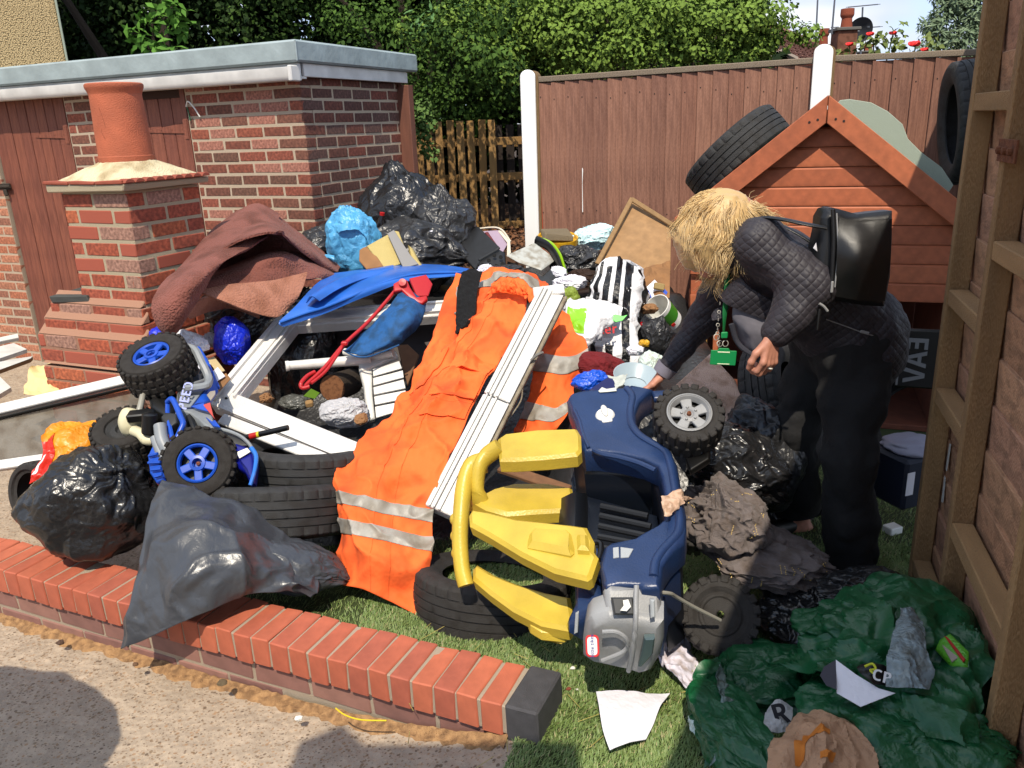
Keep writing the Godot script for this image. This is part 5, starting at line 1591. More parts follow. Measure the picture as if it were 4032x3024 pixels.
func make_overalls() -> void:
	var hi := mat("hi_vis_orange", Color(0.97, 0.41, 0.155), 0.85, [T.dirty, 0.7], [T.soft, 5.0], 0.35)
	var refl := mat("reflective_tape", Color(0.60, 0.585, 0.55), 0.5, [T.dirty, 1.6], [T.soft, 6.0], 0.3)
	var fleece := mat("black_fleece", Color(0.035, 0.033, 0.04), 1.0, [], [T.fine, 5.0], 2.0)
	var o := thing("overalls", "fluorescent orange work overalls with grey reflective bands draped over the heap", "overalls")
	var legs := patch([
		V([-.164,.877,-3.66,-.103,.896,-3.66,-.027,.91,-3.64,.08,.896,-3.54]),
		V([-.245,.727,-3.54,-.155,.796,-3.46,-.072,.818,-3.44,.055,.776,-3.42]),
		V([-.404,.61,-3.4,-.283,.682,-3.28,-.183,.691,-3.27,-.051,.657,-3.24]),
		V([-.52,.504,-3.2,-.389,.567,-3.08,-.283,.585,-3.06,-.148,.558,-3.06]),
		V([-.591,.442,-3.06,-.465,.485,-2.96,-.353,.488,-2.94,-.203,.472,-2.93]),
		V([-.679,.34,-2.88,-.538,.379,-2.78,-.424,.37,-2.77,-.281,.355,-2.76]),
		V([-.689,.29,-2.78,-.551,.314,-2.66,-.434,.29,-2.66,-.311,.248,-2.67]),
		V([-.682,.167,-2.66,-.55,.209,-2.54,-.443,.183,-2.53,-.32,.125,-2.54]),
		V([-.673,.051,-2.54,-.552,.089,-2.44,-.448,.046,-2.42,-.349,-.008,-2.4])])
	put("trouser_legs", sheet(legs, 130, 76, 81, 0.014, 4.5, 0.006, 0.034).mesh(180), hi, o)
	for b in [[0.735, 0.775], [0.815, 0.855]]:
		put("reflective_band", sheet(legs, 10, 64, 81, 0.014, 4.5, 0.003, 0.034, b[0], b[1], 0.0, 1.0, 0.005).mesh(180), refl, o)
	put("thigh_pocket", sheet(legs, 24, 24, 81, 0.014, 4.5, 0.003, 0.034, 0.27, 0.40, 0.58, 0.97, 0.010).mesh(60), hi, o)
	put("pocket_flap", sheet(legs, 10, 24, 83, 0.012, 7.0, 0.004, 0.02, 0.26, 0.30, 0.55, 0.98, 0.020).mesh(60), hi, o)
	put("knee_pocket", sheet(legs, 20, 20, 81, 0.014, 4.5, 0.003, 0.034, 0.37, 0.46, 0.55, 0.97, 0.009).mesh(60), hi, o)
	put("pocket_flap", sheet(legs, 8, 20, 84, 0.012, 7.0, 0.004, 0.02, 0.36, 0.385, 0.54, 0.98, 0.018).mesh(60), hi, o)
	put("left_pocket", sheet(legs, 16, 16, 81, 0.014, 4.5, 0.003, 0.034, 0.22, 0.33, 0.08, 0.3, 0.007).mesh(60), hi, o)
	for v in [0.42, 0.62]:
		put("seam", sheet(legs, 90, 2, 81, 0.014, 4.5, 0.002, 0.034, 0.05, 0.99, v, v + 0.012, 0.003).mesh(60), hi, o)
	# waist gathered on elastic, body folded over at the top
	var waist := patch([
		V([-.075,.932,-3.58,-.026,.946,-3.56,.026,.948,-3.54,.082,.928,-3.5]),
		V([-.083,.917,-3.55,-.026,.931,-3.53,.029,.928,-3.51,.081,.909,-3.47]),
		V([-.097,.888,-3.55,-.028,.904,-3.52,.028,.897,-3.5,.078,.878,-3.47])])
	put("elastic_waist", sheet(waist, 14, 90, 85, 0.012, 30.0, 0.005).mesh(60), hi, o)
	var body := patch([
		V([-.224,.896,-3.95,-.132,.919,-4,-.015,.926,-4,.099,.911,-3.95,.185,.871,-3.85]),
		V([-.24,.874,-3.8,-.139,.909,-3.82,-.016,.925,-3.82,.105,.913,-3.76,.192,.857,-3.66]),
		V([-.247,.843,-3.7,-.147,.887,-3.68,-.037,.924,-3.66,.068,.923,-3.62,.138,.868,-3.56]),
		V([-.175,.792,-3.62,-.125,.842,-3.58,-.059,.9,-3.6,.025,.915,-3.58,.095,.857,-3.52])])
	put("folded_body", sheet(body, 40, 60, 86, 0.020, 6.0, 0.006, 0.02).mesh(180), hi, o)
	put("reflective_band", sheet(body, 12, 60, 86, 0.020, 6.0, 0.003, 0.02, 0.36, 0.66, 0.02, 0.98, 0.006).mesh(60), refl, o)
	# left front panel with its black fleece lining
	var panel := patch([
		V([-.255,.926,-3.92,-.22,.923,-3.9,-.192,.907,-3.88]),
		V([-.305,.836,-3.8,-.251,.842,-3.76,-.217,.827,-3.72]),
		V([-.33,.756,-3.66,-.275,.757,-3.6,-.236,.738,-3.58]),
		V([-.377,.661,-3.48,-.314,.691,-3.44,-.252,.689,-3.44]),
		V([-.415,.601,-3.36,-.349,.631,-3.32,-.288,.632,-3.31])])
	put("front_panel", sheet(panel, 50, 20, 87, 0.010, 6.0, 0.005, 0.01).mesh(180), hi, o)
	var lin := patch([
		V([-.214,.967,-3.7,-.169,.979,-3.72,-.118,.96,-3.72]),
		V([-.232,.906,-3.6,-.181,.904,-3.6,-.143,.892,-3.58]),
		V([-.236,.843,-3.5,-.188,.835,-3.48,-.151,.825,-3.46]),
		V([-.238,.771,-3.42,-.208,.787,-3.4,-.187,.797,-3.39]),
		V([-.24,.751,-3.4,-.234,.751,-3.39,-.227,.753,-3.39])])
	put("fleece_lining", sheet(lin, 60, 20, 88, 0.006, 40.0, 0.012).mesh(180), fleece, o)
	put("stud", lathe(PackedVector2Array([Vector2(0.0, 0.004), Vector2(0.006, 0.003), Vector2(0.007, 0)]), 12).mesh(), mat("brass_stud", Color(0.35, 0.25, 0.2), 0.4), o, turned(Vector3(-.242,.811,-3.53), Vector3(60, 0, 0)))
	# sleeve hanging on the right of the sash
	var sl := patch([
		V([.209,.788,-3.72,.227,.789,-3.66,.255,.773,-3.66,.275,.741,-3.7]),
		V([.164,.68,-3.62,.206,.699,-3.52,.258,.697,-3.52,.301,.695,-3.58]),
		V([.118,.592,-3.5,.186,.618,-3.4,.268,.615,-3.4,.342,.623,-3.46]),
		V([.091,.504,-3.4,.158,.523,-3.3,.229,.526,-3.3,.29,.526,-3.36]),
		V([.055,.424,-3.32,.122,.446,-3.22,.19,.45,-3.2,.256,.458,-3.26]),
		V([0,.356,-3.22,.068,.373,-3.14,.135,.378,-3.12,.206,.408,-3.16]),
		V([.016,.253,-3.18,.054,.266,-3.12,.102,.269,-3.1,.137,.295,-3.12])])
	put("sleeve", sheet(sl, 70, 40, 89, 0.016, 5.0, 0.006, 0.016).mesh(180), hi, o)
	for b in [[0.315, 0.42], [0.63, 0.745]]:
		put("reflective_band", sheet(sl, 12, 40, 89, 0.016, 5.0, 0.003, 0.016, b[0], b[1], 0.0, 1.0, 0.005).mesh(180), refl, o)

func make_green_sheeting() -> void:
	var g := mat("green_tarpaulin", Color(0.065, 0.325, 0.18), 0.42, [T.cloud, 1.0], [T.crumple, 1.2], 0.35)
	g.backlight_enabled = true
	g.backlight = Color(0.01, 0.06, 0.03)
	var o := thing("green_sheeting", "crumpled dark green plastic sheeting heaped in the lower right corner", "plastic sheeting")
	put("main_heap", sack(Vector3(0.26, 0.165, 0.24), 91, 0.055, 60, Vector3(-1, 0.2, 0.6), 0.0, 0.6, 0.6).mesh(50), g, o, turned(Vector3(1.053,.154,-1.92), Vector3(0, 25, -6)))
	put("near_heap", sack(Vector3(0.22, 0.13, 0.20), 92, 0.055, 56, Vector3(1, 0.3, 0.5), 0.0, 0.6, 0.6).mesh(50), g, o, turned(Vector3(.937,.148,-1.62), Vector3(0, -10, 0)))
	put("trailing_fold", sack(Vector3(0.17, 0.075, 0.13), 93, 0.07, 50, Vector3(-1, 0, 0.3), 0.1, 0.6, 0.5).mesh(50), g, o, turned(Vector3(.697,.06,-1.92), Vector3(0, 12, 4)))
	put("low_fold", sack(Vector3(0.10, 0.06, 0.20), 94, 0.07, 50, Vector3(0, 0, 1), 0.1, 0.6, 0.4).mesh(50), g, o, turned(Vector3(.536,.103,-1.66), Vector3(0, 12, 0)))
	var fold := patch([
		V([.468,.079,-1.85,.515,.116,-1.92,.585,.083,-1.98,.654,.064,-1.98]),
		V([.464,.076,-1.78,.51,.101,-1.84,.572,.082,-1.88,.639,.063,-1.88]),
		V([.482,.07,-1.7,.521,.107,-1.74,.567,.095,-1.77,.621,.069,-1.78]),
		V([.446,.035,-1.62,.498,.05,-1.64,.555,.07,-1.68,.622,.063,-1.7])])
	put("draped_fold", sheet(fold, 44, 44, 95, 0.015, 6.0, 0.003, 0.03).mesh(60), g, o)
	for q in [[patch([
		V([.808,.106,-2,.877,.201,-2.02,.981,.239,-2.05,1.08,.252,-2.06]),
		V([.764,.143,-1.9,.837,.252,-1.86,.921,.306,-1.86,1.045,.283,-1.92]),
		V([.73,.152,-1.86,.81,.253,-1.76,.893,.306,-1.74,1.007,.286,-1.8]),
		V([.712,.137,-1.84,.776,.236,-1.7,.859,.269,-1.68,.96,.262,-1.72])]), 102], [patch([
		V([1.042,.257,-1.84,1.134,.284,-1.88,1.202,.265,-1.86,1.223,.233,-1.8]),
		V([1.002,.26,-1.72,1.062,.299,-1.72,1.118,.284,-1.7,1.147,.244,-1.66]),
		V([.943,.244,-1.62,1.003,.271,-1.6,1.053,.271,-1.58,1.077,.22,-1.56]),
		V([.871,.211,-1.52,.935,.226,-1.5,.977,.229,-1.48,.999,.185,-1.47])]), 103]]:
		put("draped_fold", sheet(q[0], 44, 44, q[1], 0.012, 6.0, 0.003, 0.045).mesh(50), g, o)
	var clear := mat("clear_film", Color(0.78, 0.84, 0.86, 0.35), 0.12)
	clear.transparency = BaseMaterial3D.TRANSPARENCY_ALPHA
	var cf := patch([
		V([1.021,.33,-1.84,1.05,.336,-1.85,1.079,.313,-1.84]),
		V([.91,.335,-1.68,.955,.346,-1.68,1.002,.331,-1.68]),
		V([.873,.322,-1.61,.918,.328,-1.6,.988,.296,-1.62]),
		V([.861,.307,-1.58,.906,.306,-1.57,.963,.281,-1.59])])
	single("clear_film", "crumpled clear plastic film lying on the green sheeting", "plastic film", sheet(cf, 34, 28, 96, 0.012, 9.0, 0.0015, 0.02).mesh(50), mat("film_white", Color(0.47, 0.53, 0.55), 0.22, [T.dirty, 4.0], [T.crumple, 3.0], 0.8))
	var cf2 := patch([
		V([.527,.184,-1.83,.539,.178,-1.84,.553,.16,-1.84]),
		V([.509,.154,-1.72,.524,.152,-1.73,.542,.136,-1.74]),
		V([.503,.128,-1.65,.525,.132,-1.66,.55,.115,-1.67]),
		V([.444,.09,-1.57,.483,.098,-1.59,.52,.086,-1.6])])
	single("clear_film", "strip of clear plastic film trailing down the near green fold", "plastic film", sheet(cf2, 40, 14, 97, 0.010, 12.0, 0.0015, 0.015).mesh(50), mat("film_dull", Color(0.40, 0.47, 0.45), 0.22, [T.dirty, 4.0], [T.crumple, 3.0], 0.8))
	# paper and wrappers on it
	var kraft := mat("kraft_paper", Color(0.70, 0.545, 0.42), 0.9, [T.cloud, 2.0], [T.crumple, 1.4], 0.7)
	var bp := patch([
		V([.703,.159,-1.66,.762,.175,-1.68,.811,.178,-1.7,.845,.172,-1.68,.854,.174,-1.66]),
		V([.622,.183,-1.58,.687,.208,-1.58,.759,.203,-1.59,.821,.184,-1.6,.855,.159,-1.58]),
		V([.563,.191,-1.5,.638,.232,-1.48,.702,.229,-1.48,.777,.201,-1.5,.829,.165,-1.5]),
		V([.522,.19,-1.42,.601,.206,-1.4,.673,.202,-1.4,.745,.179,-1.42,.809,.153,-1.43])])
	var bg := thing("paper_bag", "crumpled brown paper bag with an orange printed mark at the bottom edge", "paper bag")
	put("paper", sheet(bp, 60, 60, 98, 0.010, 8.0, 0.002, 0.022).mesh(35), kraft, bg)
	put("orange_print", sheet(bp, 12, 14, 98, 0.010, 8.0, 0.0008, 0.022, 0.52, 0.60, 0.22, 0.45, 0.002).mesh(35), mat("orange_print", Color(0.72, 0.42, 0.12), 0.85), bg)
	put("orange_print", sheet(bp, 16, 6, 98, 0.010, 8.0, 0.0008, 0.022, 0.60, 0.78, 0.18, 0.25, 0.002).mesh(35), mat("orange_print", Color(0.72, 0.42, 0.12), 0.85), bg)
	put("orange_print", sheet(bp, 8, 10, 98, 0.010, 8.0, 0.0008, 0.022, 0.74, 0.80, 0.38, 0.52, 0.002).mesh(35), mat("orange_print", Color(0.72, 0.42, 0.12), 0.85), bg)
	var wp := mat("white_paper", Color(0.84, 0.835, 0.86), 0.85, [], [T.soft, 4.0], 0.3)
	var env := thing("white_envelope", "torn white paper with a dark end lying on the green sheeting", "paper")
	put("paper", slab(V([.781,.307,-1.68,.811,.31,-1.63,.85,.299,-1.59,.886,.282,-1.58,.796,.273,-1.56,.754,.282,-1.6]), 0.002, 0.0005).mesh(), wp, env)
	put("dark_end", slab(V([.783,.303,-1.685,.756,.278,-1.605,.736,.281,-1.62,.732,.284,-1.65,.748,.295,-1.67]), 0.002, 0.0005).mesh(), mat("slate_paper", Color(0.22, 0.215, 0.25), 0.8), env)
	single("snack_wrapper", "black wrapper with white letters and a yellow squiggle beside the white paper", "wrapper", sheet(patch([
		V([.824,.3,-1.66,.858,.309,-1.66,.9,.297,-1.65]), V([.823,.302,-1.63,.852,.305,-1.62,.892,.294,-1.62]), V([.844,.298,-1.6,.861,.293,-1.6,.89,.283,-1.6])]), 14, 14, 99, 0.006, 12.0, 0.002).mesh(40), mat("black_foil", Color(0.06, 0.055, 0.06), 0.35))
	put("letters", text_mesh("CR", 0.026, 0.001).mesh, mat("white_ink", Color(0.85, 0.85, 0.85), 0.7), get_node("snack_wrapper"), at(Vector3(.859,.315,-1.6), Vector3(0.94, -0.2, 0.25), Vector3(0.1, 0.8, -0.5)))
	put("squiggle", tube(V([.835,.314,-1.64,.853,.321,-1.64,.855,.317,-1.625,.842,.315,-1.625,.847,.312,-1.615]), 0.003).mesh(), mat("yellow_ink", Color(0.70, 0.72, 0.12), 0.6), get_node("snack_wrapper"))
	var pk := thing("snack_packet", "small green and red snack packet lying on the green sheeting", "snack packet")
	put("packet", slab(V([1.117,.303,-1.78,1.121,.304,-1.7,1.101,.287,-1.66,1.073,.273,-1.68,1.072,.269,-1.76,1.096,.279,-1.78]), 0.02, 0.008).mesh(50), mat("lime_foil", Color(0.32, 0.60, 0.15), 0.35, [], [T.crumple, 4.0], 0.6), pk)
	put("red_stripe", slab(V([1.103,.294,-1.775,1.11,.294,-1.77,1.101,.3,-1.672,1.093,.294,-1.665]), 0.004, 0.001).mesh(), mat("red_foil", Color(0.62, 0.12, 0.08), 0.4), pk)
	put("picture", slab(V([1.09,.283,-1.77,1.099,.289,-1.762,1.095,.29,-1.692,1.075,.286,-1.685]), 0.004, 0.001).mesh(), mat("packet_white", Color(0.70, 0.65, 0.60), 0.5, [T.speck, 20.0]), pk)
	single("printed_bag", "small white carrier with a dark printed sign under the brown paper bag", "carrier bag", sheet(patch([
		V([.63,.134,-1.72,.666,.138,-1.74,.706,.129,-1.73]), V([.611,.14,-1.68,.646,.145,-1.68,.685,.136,-1.68]), V([.599,.139,-1.64,.624,.139,-1.63,.657,.129,-1.64])]), 16, 16, 101, 0.008, 14.0, 0.002).mesh(40), mat("dull_white_bag", Color(0.66, 0.66, 0.66), 0.5, [], [T.crumple, 4.0], 0.6))
	put("print", text_mesh("R", 0.05, 0.001).mesh, mat("dark_ink", Color(0.05, 0.05, 0.09), 0.7), get_node("printed_bag"), at(Vector3(.646,.161,-1.665), Vector3(0.9, 0.3, 0.1), Vector3(-0.2, 0.8, -0.4)))

func text_mesh(t: String, h: float, depth: float, bold := true) -> Dictionary:
	var m := TextMesh.new()
	var f := SystemFont.new()
	f.font_names = PackedStringArray(["Droid Sans"])
	if bold: f.font_weight = 700
	m.font = f
	m.text = t
	m.font_size = 64
	m.pixel_size = h / 46.0
	m.depth = depth
	m.curve_step = 2.0
	return {"mesh": m}

func make_small_cloths() -> void:
	var vel := mat("grey_velvet", Color(0.40, 0.365, 0.355), 0.9, [T.dirty, 3.0], [T.fine, 4.0], 0.6)
	vel.rim_enabled = true
	vel.rim = 0.5
	var o := thing("velvet_clothes", "grey-brown velvet clothes with sparkling studs in a heap beside the toy car", "clothes")
	var up := sack(Vector3(0.14, 0.125, 0.16), 111, 0.10, 52, Vector3(-0.6, 1, 0.2), 0.15, 0.7, 0.25)
	var lo := sack(Vector3(0.20, 0.07, 0.16), 112, 0.11, 52, Vector3(1, 0, 0.2), 0.1, 0.6, 0.25)
	var ut := turned(Vector3(.698,.319,-2.42), Vector3(0, 10, -16))
	var lt := turned(Vector3(.827,.198,-2.36), Vector3(0, -12, -8))
	put("upper_garment", up.mesh(180), vel, o, ut)
	put("lower_garment", lo.mesh(180), vel, o, lt)
	var dots := Shape.new()
	var r := RandomNumberGenerator.new()
	r.seed = 3
	var stud := box(0.003, 0.003, 0.003, 0.001)
	for q in [[up, ut], [lo, lt]]:
		for k in 34:
			var i: int = r.randi() % (q[0].v.size() - 30)
			if q[0].v[i].z < -0.02 or q[0].v[i].y < -0.02: continue
			for j in 6:
				dots.join(stud, Transform3D(Basis(), q[1] * (q[0].v[i + j * 2] * 1.008)))
	var st := put("sparkling_studs", dots.mesh(), mat("gilt_stud", Color(0.85, 0.72, 0.40), 0.25), o)
	st.set_meta("kind", "stuff")
	# maroon cloth, diapers, white cloths
	single("maroon_cloth", "bunched maroon pleated cloth under the stripy sack", "cloth", sack(Vector3(0.105, 0.085, 0.08), 121, 0.06, 44, Vector3(1, 0.2, 0), 0.0).mesh(180), mat("maroon_cotton", Color(0.42, 0.055, 0.085), 0.9, [T.cloud, 4.0], [T.soft, 14.0], 0.8), turned(Vector3(.397,.557,-3.42), Vector3(0, 0, -20)))
	var nap := mat("nappy_white", Color(0.80, 0.865, 0.84), 0.85, [T.dirty, 5.0], [T.crumple, 4.0], 0.5)
	single("nappy", "soiled white nappy beside the stripy sack near the reaching hand", "nappy", sack(Vector3(0.06, 0.075, 0.05), 122, 0.06, 36).mesh(180), nap, turned(Vector3(.633,.543,-3.45), Vector3(0, 0, 10)), "nappies in the heap")
	single("nappy", "pale blue-white nappies piled against the brown fence", "nappy", sack(Vector3(0.15, 0.09, 0.09), 123, 0.10, 44).mesh(180), mat("nappy_blue", Color(0.76, 0.88, 0.90), 0.8, [], [T.crumple, 3.0], 0.7), at(Vector3(.588,.89,-5.22)), "nappies in the heap")
	single("white_cloth", "crumpled white and mauve cloth on the grass behind the toy car's lower wheel", "cloth", sheet(patch([
		V([.426,.022,-2.14,.481,.028,-2.2,.542,-.001,-2.2]), V([.418,.03,-2.06,.474,.038,-2.08,.541,.012,-2.1]), V([.434,.034,-2,.475,.04,-2,.526,.014,-2.02]), V([.458,.035,-1.95,.481,.03,-1.93,.497,.018,-1.94])]), 30, 30, 124, 0.012, 10.0, 0.003, 0.02).mesh(60), mat("white_mauve_cotton", Color(0.80, 0.785, 0.84), 0.85, [T.dirty, 5.0], [T.soft, 8.0], 0.6))
	single("peach_rag", "small dirty cream rag caught on the toy car's door sill", "rag", sheet(patch([
		V([.428,.553,-2.12,.445,.566,-2.12,.486,.556,-2.15,.537,.502,-2.2]), V([.418,.548,-2.08,.44,.558,-2.07,.469,.546,-2.1,.498,.536,-2.14]), V([.421,.528,-2.05,.432,.532,-2.04,.443,.536,-2.05,.461,.534,-2.08])]), 20, 20, 125, 0.008, 14.0, 0.003, 0.012).mesh(60), mat("peach_cotton", Color(0.76, 0.64, 0.55), 0.9, [T.dirty, 8.0], [T.soft, 8.0], 0.5))
	single("paper_sheet", "folded sheet of white paper lying on the grass in the foreground", "paper", sheet(patch([
		V([.206,.06,-1.9,.276,.051,-1.91,.354,.044,-1.9,.418,.039,-1.905]),
		V([.207,.058,-1.825,.255,.057,-1.805,.315,.049,-1.82,.377,.041,-1.845]),
		V([.209,.049,-1.755,.246,.053,-1.74,.298,.045,-1.755,.344,.033,-1.78]),
		V([.22,.039,-1.695,.241,.046,-1.7,.28,.041,-1.72,.322,.033,-1.74])]), 26, 26, 126, 0.004, 5.0, 0.002, 0.008).mesh(60), mat("white_paper", Color(0.84, 0.835, 0.86), 0.85))
	# stripy sack, its mouth open, standing in the middle right
	var ws := mat("white_polythene", Color(0.84, 0.84, 0.85), 0.4, [], [T.crumple, 2.2], 0.55)
	var bs := mat("black_stripe_print", Color(0.04, 0.04, 0.045), 0.4, [], [T.crumple, 2.2], 0.55)
	var red := mat("red_print", Color(0.72, 0.05, 0.09), 0.5)
	var f := thing("striped_sack", "tall white plastic sack with black vertical stripes and red lettering", "carrier bag")
	var rows := patch([
		V([.452,.909,-4.02,.491,.945,-4.05,.554,.947,-4.08,.622,.92,-4.06,.667,.915,-4.02,.697,.885,-4.08]),
		V([.417,.807,-3.98,.453,.822,-3.93,.518,.826,-3.9,.585,.825,-3.89,.65,.819,-3.91,.697,.786,-4.02]),
		V([.382,.686,-3.94,.422,.698,-3.86,.492,.7,-3.82,.563,.7,-3.81,.634,.697,-3.83,.696,.672,-3.95]),
		V([.38,.58,-3.84,.423,.59,-3.77,.485,.593,-3.73,.551,.589,-3.72,.618,.583,-3.75,.677,.558,-3.88]),
		V([.387,.484,-3.76,.423,.494,-3.68,.475,.496,-3.65,.541,.494,-3.65,.601,.487,-3.68,.638,.475,-3.78])])
	put("bag_front", sheet(rows, 56, 60, 131, 0.010, 6.0, 0.002, 0.022).mesh(180), ws, f)
	var back := patch([
		V([.456,.904,-4.05,.548,.916,-4.22,.646,.907,-4.22,.7,.881,-4.1]),
		V([.417,.674,-3.99,.515,.623,-4.15,.638,.618,-4.15,.706,.653,-4.03]),
		V([.398,.483,-3.8,.49,.436,-3.95,.609,.431,-3.95,.645,.468,-3.82])])
	put("bag_back", sheet(back, 20, 30, 132, 0.010, 6.0, 0.002, 0.02).mesh(180), ws, f)
	for q in [[0.02, 0.08, 0.05, 0.33], [0.14, 0.21, 0.02, 0.40], [0.28, 0.36, 0.10, 0.42], [0.42, 0.50, 0.0, 0.44], [0.55, 0.66, 0.0, 1.0], [0.84, 0.92, 0.05, 1.0], [0.12, 0.20, 0.76, 0.98], [0.33, 0.43, 0.78, 1.0]]:
		put("black_stripe", sheet(rows, 40, 6, 131, 0.010, 6.0, 0.001, 0.022, q[2], q[3], q[0], q[1], 0.002).mesh(180), bs, f)
	put("lettering", text_mesh("oker", 0.042, 0.001).mesh, red, f, at(Vector3(.439,.677,-3.66), Vector3(0.97, 0.03, 0.06), Vector3(0, 0.93, -0.35)))
	put("lettering", text_mesh("r.eu", 0.020, 0.001, false).mesh, bs, f, at(Vector3(.408,.638,-3.64), Vector3(0.97, 0.03, 0.06), Vector3(0, 0.93, -0.35)))
	put("lettering", text_mesh("fo", 0.042, 0.001).mesh, red, f, at(Vector3(.665,.637,-3.86), Vector3(0.72, 0.10, -0.68), Vector3(0, 0.96, -0.25)))
	put("printed_head", plate(PackedVector2Array([Vector2(-0.02, -0.02), Vector2(0.02, -0.02), Vector2(0.008, -0.008), Vector2(0.014, 0.0), Vector2(0.012, 0.012), Vector2(0.014, 0.026), Vector2(0.0, 0.034), Vector2(-0.012, 0.028), Vector2(-0.012, 0.008), Vector2(-0.006, -0.006)]), 0.001, 0.0002).mesh(), bs, f, at(Vector3(.442,.776,-3.895), Vector3(1, 0, 0.1), Vector3(0, 0.95, -0.2)))
	# white and lime carrier in front of it
	var wc := thing("carrier_bag", "limp white carrier bag with a lime green print in front of the stripy sack", "carrier bag")
	var crow := patch([
		V([.281,.791,-3.8,.362,.788,-3.82,.449,.773,-3.8,.547,.744,-3.78]),
		V([.268,.741,-3.72,.337,.73,-3.68,.422,.726,-3.66,.514,.713,-3.7]),
		V([.282,.67,-3.64,.327,.672,-3.58,.38,.677,-3.58,.465,.691,-3.66]),
		V([.304,.596,-3.58,.333,.595,-3.54,.367,.632,-3.56,.404,.649,-3.6])])
	put("bag", sheet(crow, 36, 36, 133, 0.012, 9.0, 0.002, 0.02).mesh(60), mat("white_polythene", Color.WHITE), wc)
	put("lime_print", sheet(crow, 18, 16, 133, 0.012, 9.0, 0.001, 0.02, 0.18, 0.62, 0.05, 0.42, 0.003).mesh(60), mat("lime_print", Color(0.50, 0.74, 0.12), 0.4), wc)
	put("green_clip", slab(V([.47,.731,-3.7,.503,.741,-3.7,.536,.726,-3.7,.56,.734,-3.7,.533,.713,-3.68,.5,.705,-3.68]), 0.004, 0.001).mesh(), mat("bright_green", Color(0.16, 0.75, 0.12), 0.4), wc)
	# grey-white bag inside the window frame, printed bag, yellow and red bag at the left
	single("white_bag", "crumpled grey-white bag inside the white window frame under the plastic chair", "carrier bag", sack(Vector3(0.115, 0.07, 0.08), 141, 0.06, 40).mesh(180), mat("grey_white_bag", Color(0.68, 0.68, 0.69), 0.5, [], [T.crumple, 3.0], 0.7), at(Vector3(-.746,.417,-3.35)))
	single("white_bag", "white bag with red print behind the toy truck", "carrier bag", sack(Vector3(0.10, 0.06, 0.07), 142, 0.06, 36).mesh(180), mat("white_polythene", Color.WHITE), at(Vector3(-1.546,.677,-3.7)))
	single("clear_bag", "see-through printed bag on the ground inside the white window frame", "carrier bag", sack(Vector3(0.08, 0.035, 0.06), 143, 0.07, 32).mesh(180), mat("grey_film", Color(0.30, 0.30, 0.28), 0.3, [], [T.crumple, 3.0], 0.7), at(Vector3(-1.012,.413,-3.55)))
	var yb := thing("crisp_bag", "large yellow bag with a red end behind the black bin bag at the left", "plastic bag")
	var yrow := patch([
		V([-1.892,.499,-3.05,-1.861,.503,-3.1,-1.787,.498,-3.12,-1.717,.493,-3.12]),
		V([-1.876,.466,-2.98,-1.81,.493,-2.98,-1.737,.492,-3,-1.684,.464,-3.04]),
		V([-1.88,.404,-2.94,-1.798,.438,-2.92,-1.722,.455,-2.92,-1.675,.428,-2.98]),
		V([-1.911,.324,-2.92,-1.841,.36,-2.9,-1.771,.387,-2.9,-1.708,.397,-2.94])])
	put("bag", sheet(yrow, 36, 36, 144, 0.014, 7.0, 0.003, 0.02).mesh(60), mat("yellow_bag", Color(0.88, 0.55, 0.05), 0.4, [T.cloud, 3.0], [T.crumple, 2.5], 0.5), yb)
	put("red_end", sheet(yrow, 36, 12, 144, 0.014, 7.0, 0.001, 0.02, 0.3, 1.0, 0.0, 0.32, 0.003).mesh(60), mat("red_bag", Color(0.80, 0.13, 0.05), 0.4, [], [T.crumple, 2.5], 0.5), yb)
	put("white_print", sheet(yrow, 10, 4, 144, 0.014, 7.0, 0.001, 0.02, 0.55, 0.85, 0.06, 0.12, 0.005).mesh(60), mat("white_ink", Color(0.85, 0.85, 0.85), 0.7), yb)
	single("cream_cloth", "cream cloth bundle on the ground beside the brick chimney", "cloth", sheet(patch([
		V([-2.513,.476,-4.05,-2.478,.485,-4.1,-2.391,.487,-4.1,-2.332,.469,-4.05]), V([-2.491,.431,-3.95,-2.403,.454,-3.93,-2.319,.46,-3.93,-2.277,.432,-3.96]), V([-2.473,.388,-3.88,-2.379,.391,-3.86,-2.295,.398,-3.86,-2.241,.397,-3.9])]), 24, 30, 145, 0.02, 6.0, 0.003, 0.02).mesh(60), mat("cream_cotton", Color(0.84, 0.74, 0.52), 0.85, [], [T.soft, 6.0], 0.4))


